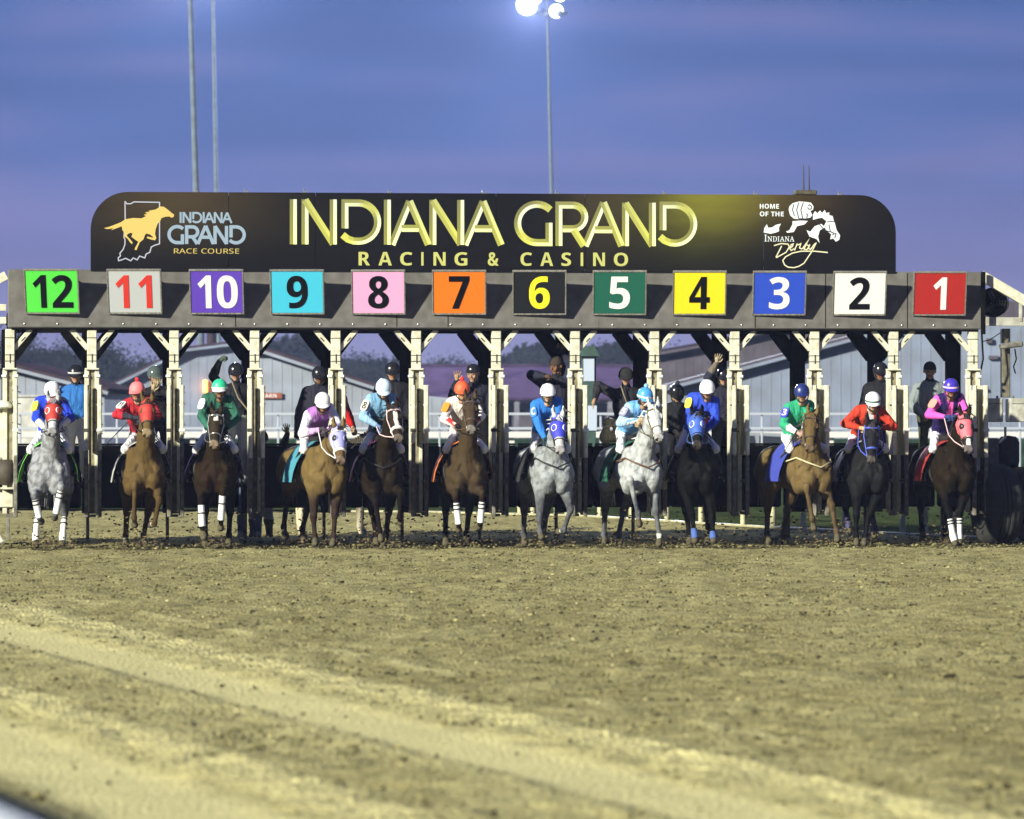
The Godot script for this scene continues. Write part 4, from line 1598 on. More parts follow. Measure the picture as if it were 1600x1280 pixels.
func gate_ends(gate: Node3D, dull_grey: Material, dark: Material, rubber: Material, bolt: Material) -> void:
	var pale := worn(mat(0.46, 0.46, 0.41, 0.6), 1.0, 0.7, 18)
	var m := MB.new()
	var xe := gx(1534)
	m.bar(Vector3(xe + 0.01, gy(428), -0.1), Vector3(gx(1640), gy(490), -0.1), 0.15, 0.12, Vector3.BACK)
	part("end_strut", m.mesh(), cream, gate)
	m = MB.new()
	m.bar(Vector3(xe + 0.02, gy(501), -0.15), Vector3(gx(1650), gy(501), -0.15), 0.12, 0.13, Vector3.UP)
	part("end_beam", m.mesh(), pale, gate)
	m = MB.new()
	m.box(Vector3(0.06, 0.95, 0.06), Transform3D(Basis(), Vector3(gx(1535), gy(472), 0.08)))
	part("end_pole", m.mesh(), dark, gate)
	m = MB.new()
	m.box(Vector3(0.05, 0.4, 0.05), Transform3D(Basis(), Vector3(gx(1597), gy(480), -0.1)))
	part("end_upright", m.mesh(), pale, gate)
	# caged fan
	m = MB.new()
	var fc := Vector3(gx(1560), gy(470), -0.25)
	for r in 5:
		var ring := []
		for k in 25:
			ring.append(fc + Vector3(cos(TAU * k / 24) * (0.05 + 0.04 * r), sin(TAU * k / 24) * (0.05 + 0.04 * r), 0.02))
		m.tube(ring, 0.006, 5)
	for k in 12:
		m.tube([fc + Vector3(0, 0, 0.03), fc + Vector3(cos(TAU * k / 12) * 0.21, sin(TAU * k / 12) * 0.21, 0.02)], 0.005, 5)
	m.lathe([Vector2(0.23, -0.05), Vector2(0.215, 0.0), Vector2(0.001, 0.0)], 24, Transform3D(Basis(Vector3.RIGHT, PI / 2), fc - Vector3(0, 0, 0.1)))
	var fan := part("fan_cage", m.mesh(), dark, gate)
	m = MB.new()
	for k in 3:
		var a := TAU * k / 3 + 0.4
		m.box(Vector3(0.09, 0.16, 0.012), Transform3D(Basis(Vector3.BACK, a) * Basis(Vector3.UP, 0.5), fc + Vector3(-sin(a), cos(a), -0.3) * 0.1), 0.004)
	m.box(Vector3(0.07, 0.07, 0.09), Transform3D(Basis(), fc + Vector3(0, 0, -0.04)), 0.02)
	part("blade", m.mesh(), dull_grey, fan)
	# column and lamp
	m = MB.new()
	m.box(Vector3(0.13, 1.05, 0.13), Transform3D(Basis(), Vector3(gx(1581), gy(566), -0.5)), 0.01)
	part("end_column", m.mesh(), worn(mat(0.22, 0.2, 0.14, 0.6), 1.0, 0.6, 12), gate)
	m = MB.new()
	m.box(Vector3(0.34, 0.09, 0.2), Transform3D(Basis(Vector3.BACK, 0.12), Vector3(gx(1585), gy(538), -0.25)), 0.02)
	part("work_lamp", m.mesh(), dull_grey, gate)
	m = MB.new()
	m.tube([Vector3(gx(1592), gy(544), -0.3), Vector3(gx(1594), gy(560), -0.28), Vector3(gx(1590), gy(572), -0.3), Vector3(gx(1593), gy(583), -0.3)], 0.012, 6)
	m.tube([Vector3(gx(1570), gy(518), -0.3), Vector3(gx(1552), gy(530), -0.3), Vector3(gx(1542), gy(532), -0.3)], 0.007, 6)
	m.tube([Vector3(gx(1534), gy(515), 0.0), Vector3(gx(1536), gy(560), 0.02), Vector3(gx(1533), gy(577), 0.0)], 0.014, 6)
	part("cable", m.mesh(), dark, gate)
	# cabinets, generator, chassis
	for q in [[1546.0, 641.0, 0.27, 0.36, 0.2], [1592.0, 641.0, 0.42, 0.36, 0.2]]:
		m = MB.new()
		m.box(Vector3(q[2], q[3], 0.4), Transform3D(Basis(), Vector3(gx(q[0]), gy(q[1]), q[4])), 0.015)
		var cab := part("cabinet", m.mesh(), pale, gate)
		m = MB.new()
		m.box(Vector3(q[2] - 0.06, 0.012, 0.41), Transform3D(Basis(), Vector3(gx(q[0]), gy(q[1]) + 0.1, q[4])), 0.002)
		for s in [-1.0, 1.0]:
			m.box(Vector3(0.03, 0.04, 0.05), Transform3D(Basis(), Vector3(gx(q[0]) + s * q[2] * 0.3, gy(q[1]) + q[3] / 2 + 0.02, q[4])), 0.004)
		part("lid_seam", m.mesh(), dull_grey, cab)
	m = MB.new()
	m.box(Vector3(0.3, 0.44, 0.3), Transform3D(Basis(), Vector3(gx(1549), gy(708), -0.3)), 0.02)
	part("fuel_box", m.mesh(), worn(mat(0.16, 0.155, 0.15, 0.6), 1.0, 0.6, 12), gate)
	m = MB.new()
	m.lathe([Vector2(0.001, -0.24), Vector2(0.15, -0.24), Vector2(0.17, -0.16), Vector2(0.17, 0.14), Vector2(0.12, 0.22), Vector2(0.001, 0.24)], 18, Transform3D(Basis(), Vector3(gx(1586), gy(706), -0.5)))
	part("tank", m.mesh(), rubber, gate)
	m = MB.new()
	m.tube([Vector3(gx(1577), gy(668), -0.3), Vector3(gx(1576), gy(684), -0.25), Vector3(gx(1568), gy(692), -0.25), Vector3(gx(1556), gy(693), -0.25)], 0.02, 8)
	part("hose", m.mesh(), pale, gate)
	m = MB.new()
	m.box(Vector3(1.4, 0.07, 1.2), Transform3D(Basis(), Vector3(gx(1548) + 0.7, gy(735), -0.4)), 0.01)
	m.box(Vector3(1.3, 0.3, 1.0), Transform3D(Basis(), Vector3(gx(1548) + 0.75, gy(753), -0.5)), 0.02)
	part("chassis", m.mesh(), dark, gate)
	# two wheels with lugged tyres
	for q in [[1552.0, 0.28, 0.6], [1622.0, 0.4, 0.6]]:
		wheel(gate, Vector3(gx(q[0]), q[2] - 0.02, q[1]), q[2], 0.56, rubber, rubber, 0.12 if q[0] < 1560 else 1.1)
	# left end: post brackets and step
	m = MB.new()
	var xl := gx(12)
	m.bar(Vector3(xl - 0.02, gy(432), -0.1), Vector3(gx(-60), gy(470), -0.1), 0.13, 0.12, Vector3.BACK)
	m.bar(Vector3(xl - 0.02, gy(482), -0.1), Vector3(gx(-60), gy(482), -0.1), 0.07, 0.1, Vector3.UP)
	m.bar(Vector3(xl - 0.02, gy(502), -0.1), Vector3(gx(-60), gy(502), -0.1), 0.1, 0.1, Vector3.UP)
	part("end_strut", m.mesh(), cream, gate)
	m = MB.new()
	m.box(Vector3(0.24, 0.85, 0.3), Transform3D(Basis(), Vector3(gx(-2), gy(672), -0.3)), 0.02)
	part("cabinet", m.mesh(), cream, gate)
	m = MB.new()
	m.lathe([Vector2(0.001, -0.05), Vector2(0.16, -0.04), Vector2(0.17, 0.0), Vector2(0.12, 0.06), Vector2(0.001, 0.08)], 18, Transform3D(Basis(), Vector3(gx(2), gy(634), -0.05)))
	part("beacon", m.mesh(), bolt, gate)
	m = MB.new()
	m.lathe([Vector2(0.001, -0.2), Vector2(0.14, -0.18), Vector2(0.18, 0.0), Vector2(0.14, 0.18), Vector2(0.001, 0.2)], 18, Transform3D(Basis(), Vector3(gx(8), gy(737), -0.12)))
	part("tank", m.mesh(), worn(mat(0.07, 0.055, 0.035, 0.7), 1.0, 0.6, 12), gate)
	m = MB.new()
	m.box(Vector3(0.22, 0.03, 0.3), Transform3D(Basis(), Vector3(gx(12), gy(762), 0.0)), 0.005)
	m.box(Vector3(0.2, 0.22, 0.2), Transform3D(Basis(), Vector3(gx(10), gy(780), -0.1)), 0.01)
	part("step", m.mesh(), cream, gate)
	m = MB.new()
	m.tube([Vector3(gx(-12), 0.03, 0.1), Vector3(gx(-8), 0.28, 0.05), Vector3(gx(4), 0.05, 0.35)], 0.03, 8)
	part("stand_foot", m.mesh(), cream, gate)
	wheel(gate, Vector3(gx(-40), 0.46, -0.5), 0.48, 0.36, rubber, dull_grey, 0.0)


func wheel(gate: Node3D, c: Vector3, r: float, w: float, rubber: Material, rim: Material, turn: float) -> void:
	var x := Transform3D(Basis(Vector3.UP, turn) * Basis(Vector3.BACK, -PI / 2), c)
	var m := MB.new()
	m.lathe([Vector2(r * 0.55, -w * 0.44), Vector2(r * 0.68, -w * 0.5), Vector2(r * 0.8, -w * 0.49), Vector2(r * 0.9, -w * 0.43), Vector2(r * 0.97, -w * 0.33), Vector2(r, -w * 0.2), Vector2(r, w * 0.2), Vector2(r * 0.97, w * 0.33), Vector2(r * 0.9, w * 0.43), Vector2(r * 0.8, w * 0.49), Vector2(r * 0.68, w * 0.5), Vector2(r * 0.55, w * 0.44)], 36, x)
	for g in [-0.12, 0.0, 0.12]:
		m.lathe([Vector2(r * 1.001, w * (g - 0.05)), Vector2(r + 0.018, w * (g - 0.045)), Vector2(r + 0.018, w * (g + 0.045)), Vector2(r * 1.001, w * (g + 0.05))], 36, x)
	var tyre := part("wheel", m.mesh(), rubber, gate)
	m = MB.new()
	m.lathe([Vector2(0.001, -w * 0.3), Vector2(r * 0.3, -w * 0.32), Vector2(r * 0.55, -w * 0.42), Vector2(r * 0.6, -w * 0.5), Vector2(r * 0.6, w * 0.5), Vector2(r * 0.55, w * 0.42), Vector2(r * 0.3, w * 0.32), Vector2(0.001, w * 0.3)], 24, x)
	part("hub", m.mesh(), rim, tyre)


# the sign's print: near-black with a brown bloom at the left and an olive one right of the words
func sign_print() -> ImageTexture:
	var w := 512
	var h := 64
	var im := Image.create(w, h, false, Image.FORMAT_RGBF)
	var nz := FastNoiseLite.new()
	nz.seed = 8
	nz.frequency = 0.03
	for y in h:
		for x in w:
			var px := 141.0 + 1259.0 * x / w
			var v := float(y) / h       # 0 at the top
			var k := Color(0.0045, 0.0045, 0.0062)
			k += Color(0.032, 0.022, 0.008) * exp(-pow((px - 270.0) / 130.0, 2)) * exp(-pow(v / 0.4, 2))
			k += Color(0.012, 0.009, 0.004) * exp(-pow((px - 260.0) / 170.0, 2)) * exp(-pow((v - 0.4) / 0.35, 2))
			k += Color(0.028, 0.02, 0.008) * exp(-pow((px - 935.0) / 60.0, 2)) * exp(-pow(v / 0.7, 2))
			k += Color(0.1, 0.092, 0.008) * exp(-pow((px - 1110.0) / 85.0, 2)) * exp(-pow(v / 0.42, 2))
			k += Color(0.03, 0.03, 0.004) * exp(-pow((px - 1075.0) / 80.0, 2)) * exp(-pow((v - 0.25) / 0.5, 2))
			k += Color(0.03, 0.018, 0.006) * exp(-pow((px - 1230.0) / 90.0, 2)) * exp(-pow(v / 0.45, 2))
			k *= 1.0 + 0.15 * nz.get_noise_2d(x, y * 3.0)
			im.set_pixel(x, y, Color(k.r, k.g, k.b).linear_to_srgb())
	im.convert(Image.FORMAT_RGB8)
	return ImageTexture.create_from_image(im)


func arc(c: Vector2, r: float, a0: float, a1: float, n := 12) -> Array:
	var o := []
	for i in n + 1:
		var a := deg_to_rad(lerpf(a0, a1, float(i) / n))
		o.append(c + Vector2(cos(a), sin(a)) * r)
	return o


# strokes of the two words, in photograph pixels: [letter, list of polylines]
func words() -> Array:
	var d1 := [[Vector2(538.6, 358), Vector2(538.6, 318.2), Vector2(560, 318.2)] + arc(Vector2(560, 348), 29.8, -85, 90, 16) + [Vector2(552, 377.5), Vector2(543, 374.5), Vector2(535, 368)]]
	var d2 := [[Vector2(1035.5, 359), Vector2(1035.5, 319.5), Vector2(1054, 319.5)] + arc(Vector2(1054, 349.3), 29.8, -85, 90, 16) + [Vector2(1047, 378.5), Vector2(1038, 375), Vector2(1031, 369)]]
	return [
		["I", [[Vector2(458, 313), Vector2(458, 383)]]],
		["N", [[Vector2(476.3, 383), Vector2(476.3, 313)], [Vector2(476.5, 314), Vector2(520.5, 382)], [Vector2(520.5, 313), Vector2(520.5, 383)]]],
		["D", d1],
		["I", [[Vector2(605, 313), Vector2(605, 383)]]],
		["A", [[Vector2(612, 383), Vector2(639.7, 315)], [Vector2(639.7, 315), Vector2(669, 383)], [Vector2(627, 357.5), Vector2(654, 357.5)]]],
		["N", [[Vector2(676, 383), Vector2(676, 313)], [Vector2(676.2, 314), Vector2(719.5, 382)], [Vector2(719.5, 313), Vector2(719.5, 383)]]],
		["A", [[Vector2(726, 383), Vector2(754.5, 315)], [Vector2(754.5, 315), Vector2(783, 383)], [Vector2(741.5, 357.5), Vector2(768.5, 357.5)]]],
		["G", [arc(Vector2(838.5, 349), 30, -45, -270, 20) + [Vector2(857.5, 379), Vector2(857.5, 348)]]],
		["R", [[Vector2(873, 384), Vector2(873, 320.2), Vector2(895, 320.2)] + arc(Vector2(895, 338.7), 18.5, -85, 85, 10) + [Vector2(895, 357.2), Vector2(879, 357.2)], [Vector2(896, 359), Vector2(912, 384)]]],
		["A", [[Vector2(914, 384), Vector2(942.7, 316)], [Vector2(942.7, 316), Vector2(971, 384)], [Vector2(929.5, 358.5), Vector2(956.5, 358.5)]]],
		["N", [[Vector2(977, 384), Vector2(977, 316)], [Vector2(977.2, 317), Vector2(1019, 383)], [Vector2(1019, 316), Vector2(1019, 384)]]],
		["D", d2],
	]


func sign_letters(sp: Node3D) -> void:
	var gold := vmat(0.4)
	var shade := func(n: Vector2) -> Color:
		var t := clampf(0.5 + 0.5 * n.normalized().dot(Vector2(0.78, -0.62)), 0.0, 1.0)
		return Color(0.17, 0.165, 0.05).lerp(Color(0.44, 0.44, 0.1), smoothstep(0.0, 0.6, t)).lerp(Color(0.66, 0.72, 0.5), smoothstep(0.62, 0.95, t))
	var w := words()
	for L in w:
		var m := MB.new()
		var zi := 0.0225
		for pl in L[1]:
			var pts := []
			for q in pl:
				pts.append(gp(q.x, q.y))
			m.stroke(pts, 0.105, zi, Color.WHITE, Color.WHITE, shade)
			zi += 0.0012
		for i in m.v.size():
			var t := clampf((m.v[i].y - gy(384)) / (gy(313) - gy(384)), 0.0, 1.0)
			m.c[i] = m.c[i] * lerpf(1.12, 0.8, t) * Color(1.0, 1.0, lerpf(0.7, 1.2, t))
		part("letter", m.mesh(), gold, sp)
	# the small badge at the left repeats both words
	var silver := vmat(0.5)
	for L in w.size():
		var m := MB.new()
		var zi := 0.0225
		var c := Color(0.2, 0.27, 0.36)
		for pl in w[L][1]:
			var pts := []
			for q in pl:
				var v: Vector2
				if L < 7:
					v = Vector2(remap(q.x, 452.0, 789.0, 280.5, 363.0), remap(q.y, 313.0, 383.0, 333.5, 350.5))
				else:
					v = Vector2(remap(q.x, 803.0, 1090.0, 261.5, 384.0), remap(q.y, 313.0, 385.0, 353.5, 383.5))
				pts.append(gp(v.x, v.y))
			m.stroke(pts, 0.03 if L < 7 else 0.05, zi, c, c)
			zi += 0.0008
		part("small_letter", m.mesh(), silver, sp)
	var goldp := mat(0.42, 0.33, 0.1, 0.45)
	var words_gold := mat(0.4, 0.4, 0.12, 0.45)
	var sm := func(s: String, r: Array, mt: Material, bold: bool, fam: String) -> void:
		text(sp, "word", s, bold, Rect2(gx(r[0]), gy(r[3]), gx(r[2]) - gx(r[0]), gy(r[1]) - gy(r[3])), 0.0212, mt, fam, 0.003)
	sm.call("RACE COURSE", [271.5, 390.0, 373.5, 398.0], goldp, false, "Droid Sans")
	var cx := [[560, 578, "R"], [591, 612, "A"], [625, 644, "C"], [658, 661.5, "l"], [677, 696, "N"], [710, 730, "G"], [762, 779, "&"], [813, 831, "C"], [844, 864, "A"], [877, 892, "S"], [907, 911, "l"], [926.5, 945, "N"], [959, 981, "O"]]
	for q in cx:
		sm.call(q[2], [q[0], 394.5, q[1], 415.5], words_gold, true, "Droid Sans")
	var wh := mat(0.6, 0.64, 0.68, 0.5)
	sm.call("HOME", [1187.0, 317.0, 1217.0, 324.5], wh, true, "Droid Sans")
	sm.call("OF THE", [1187.0, 329.0, 1224.5, 336.5], wh, true, "Droid Sans")
	sm.call("I", [1194.0, 365.5, 1198.0, 376.0], wh, false, "Droid Serif")
	sm.call("NDIANA", [1199.0, 368.0, 1241.0, 376.0], wh, false, "Droid Serif")
	# the galloping horse over the outline of the state
	var st := [325, 135, 340, 155, 370, 155, 395, 140, 595, 143, 595, 465, 560, 475, 530, 490, 520, 530, 490, 545, 480, 575, 440, 560, 420, 590, 390, 575, 370, 597, 330, 578, 300, 590, 275, 597, 272, 575, 290, 560, 285, 540, 310, 510, 325, 470, 325, 430, 317, 415, 322, 340, 327, 280, 325, 135]
	var pts := []
	for i in range(0, st.size(), 2):
		pts.append(gp(130.0 + st[i] / 5.0, 290.0 + st[i + 1] / 5.0))
	var m := MB.new()
	m.stroke(pts, 0.017, 0.0222, Color(0.32, 0.33, 0.42), Color(0.32, 0.33, 0.42))
	part("state_outline", m.mesh(), silver, sp)
	var hp := [160, 345, 200, 335, 240, 320, 290, 300, 330, 275, 390, 265, 455, 268, 490, 250, 470, 240, 500, 232, 480, 222, 520, 215, 510, 208, 560, 200, 580, 190, 600, 175, 630, 178, 660, 200, 690, 225, 710, 240, 705, 255, 690, 262, 670, 252, 640, 255, 610, 265, 600, 290, 580, 310, 565, 350, 560, 390, 570, 420, 560, 438, 530, 432, 495, 420, 500, 408, 540, 418, 545, 412, 520, 392, 490, 385, 480, 400, 470, 430, 440, 455, 425, 490, 415, 515, 400, 510, 405, 495, 430, 450, 400, 430, 375, 410, 385, 385, 370, 380, 345, 390, 340, 405, 365, 430, 385, 455, 380, 468, 365, 455, 345, 425, 315, 405, 325, 385, 305, 360, 300, 330, 260, 345, 215, 362, 235, 345, 190, 352]
	emblem(sp, "gold_horse", hp, 130, 290, 0.0262, 0.0235, mat(0.5, 0.36, 0.1, 0.45))
	# the racing badge at the right: tail, rider, mane and head, chest, and the script
	var wm := wh
	emblem(sp, "badge_shape", [465, 610, 470, 575, 490, 545, 500, 572, 530, 570, 560, 550, 600, 540, 585, 570, 585, 600, 560, 610, 520, 620], 1100, 240, 0.0245, 0.021, wm)
	emblem(sp, "badge_shape", [660, 430, 665, 405, 690, 380, 740, 365, 790, 368, 835, 375, 855, 405, 850, 430, 830, 440, 845, 470, 825, 500, 740, 505, 700, 500, 672, 475], 1100, 240, 0.0245, 0.021, wm)
	emblem(sp, "badge_shape", [690, 520, 760, 515, 810, 518, 785, 545, 725, 560, 700, 605, 650, 612, 640, 600, 665, 592, 690, 545], 1100, 240, 0.0245, 0.021, wm)
	emblem(sp, "badge_shape", [850, 468, 866, 440, 885, 457, 905, 435, 922, 455, 942, 430, 952, 455, 978, 450, 976, 472, 1003, 478, 1010, 505, 1022, 540, 1035, 590, 1062, 630, 1055, 665, 1030, 680, 1008, 655, 985, 662, 992, 622, 955, 592, 935, 560, 955, 520, 920, 492, 880, 500, 850, 510], 1100, 240, 0.0245, 0.021, wm)
	emblem(sp, "badge_shape", [800, 590, 830, 602, 862, 560, 915, 540, 945, 566, 903, 592, 890, 640, 902, 692, 878, 660, 822, 640], 1100, 240, 0.0245, 0.021, wm)
	m = MB.new()
	var inkc := Color(0.01, 0.01, 0.014)
	for q in [[700, 385, 690, 430, 705, 480], [740, 372, 722, 430, 738, 495], [775, 372, 755, 430, 770, 500], [735, 500, 790, 502, 830, 495], [795, 460, 808, 470, 800, 495], [812, 400, 822, 390, 838, 402, 836, 425, 815, 425, 808, 410], [865, 505, 940, 590, 1010, 610], [960, 525, 1015, 520], [975, 545, 985, 600, 1015, 615], [1000, 625, 1030, 615, 1020, 655]]:
		pts = []
		for i in range(0, q.size(), 2):
			pts.append(gp(1100.0 + q[i] / 5.0, 240.0 + q[i + 1] / 5.0))
		m.stroke(pts, 0.014, 0.0262, inkc, inkc)
	part("badge_line", m.mesh(), silver, sp)
	m = MB.new()
	var zz := 0.0262
	for q in [[560, 805, 605, 715], [545, 712, 600, 696, 655, 700, 666, 722, 640, 765, 562, 808], [665, 740, 690, 716, 695, 700, 680, 705, 668, 735, 680, 750, 705, 735], [705, 750, 725, 700, 735, 706, 755, 696, 745, 730, 765, 740], [765, 738, 800, 690, 820, 660, 780, 738, 800, 745, 820, 718, 802, 705], [825, 702, 815, 735, 832, 740, 865, 695], [876, 688, 840, 760, 780, 850, 740, 875, 700, 886, 655, 882, 628, 865, 613, 830, 635, 800, 690, 770, 760, 755, 860, 755, 965, 765]]:
		pts = []
		for i in range(0, q.size(), 2):
			pts.append(gp(1100.0 + q[i] / 5.0, 240.0 + q[i + 1] / 5.0))
		m.stroke(pts, 0.018, zz, Color(0.48, 0.44, 0.26), Color(0.62, 0.6, 0.46))
		zz += 0.0006
	part("script", m.mesh(), silver, sp)


func emblem(sp: Node, called: String, q: Array, ox: float, oy: float, z0: float, z1: float, mt: Material) -> void:
	var pl := PackedVector2Array()
	for i in range(0, q.size(), 2):
		pl.append(gp(ox + q[i] / 5.0, oy + q[i + 1] / 5.0))
	var m := MB.new()
	m.extrude(pl, z0, z1)
	part(called, m.mesh(), mt, sp)


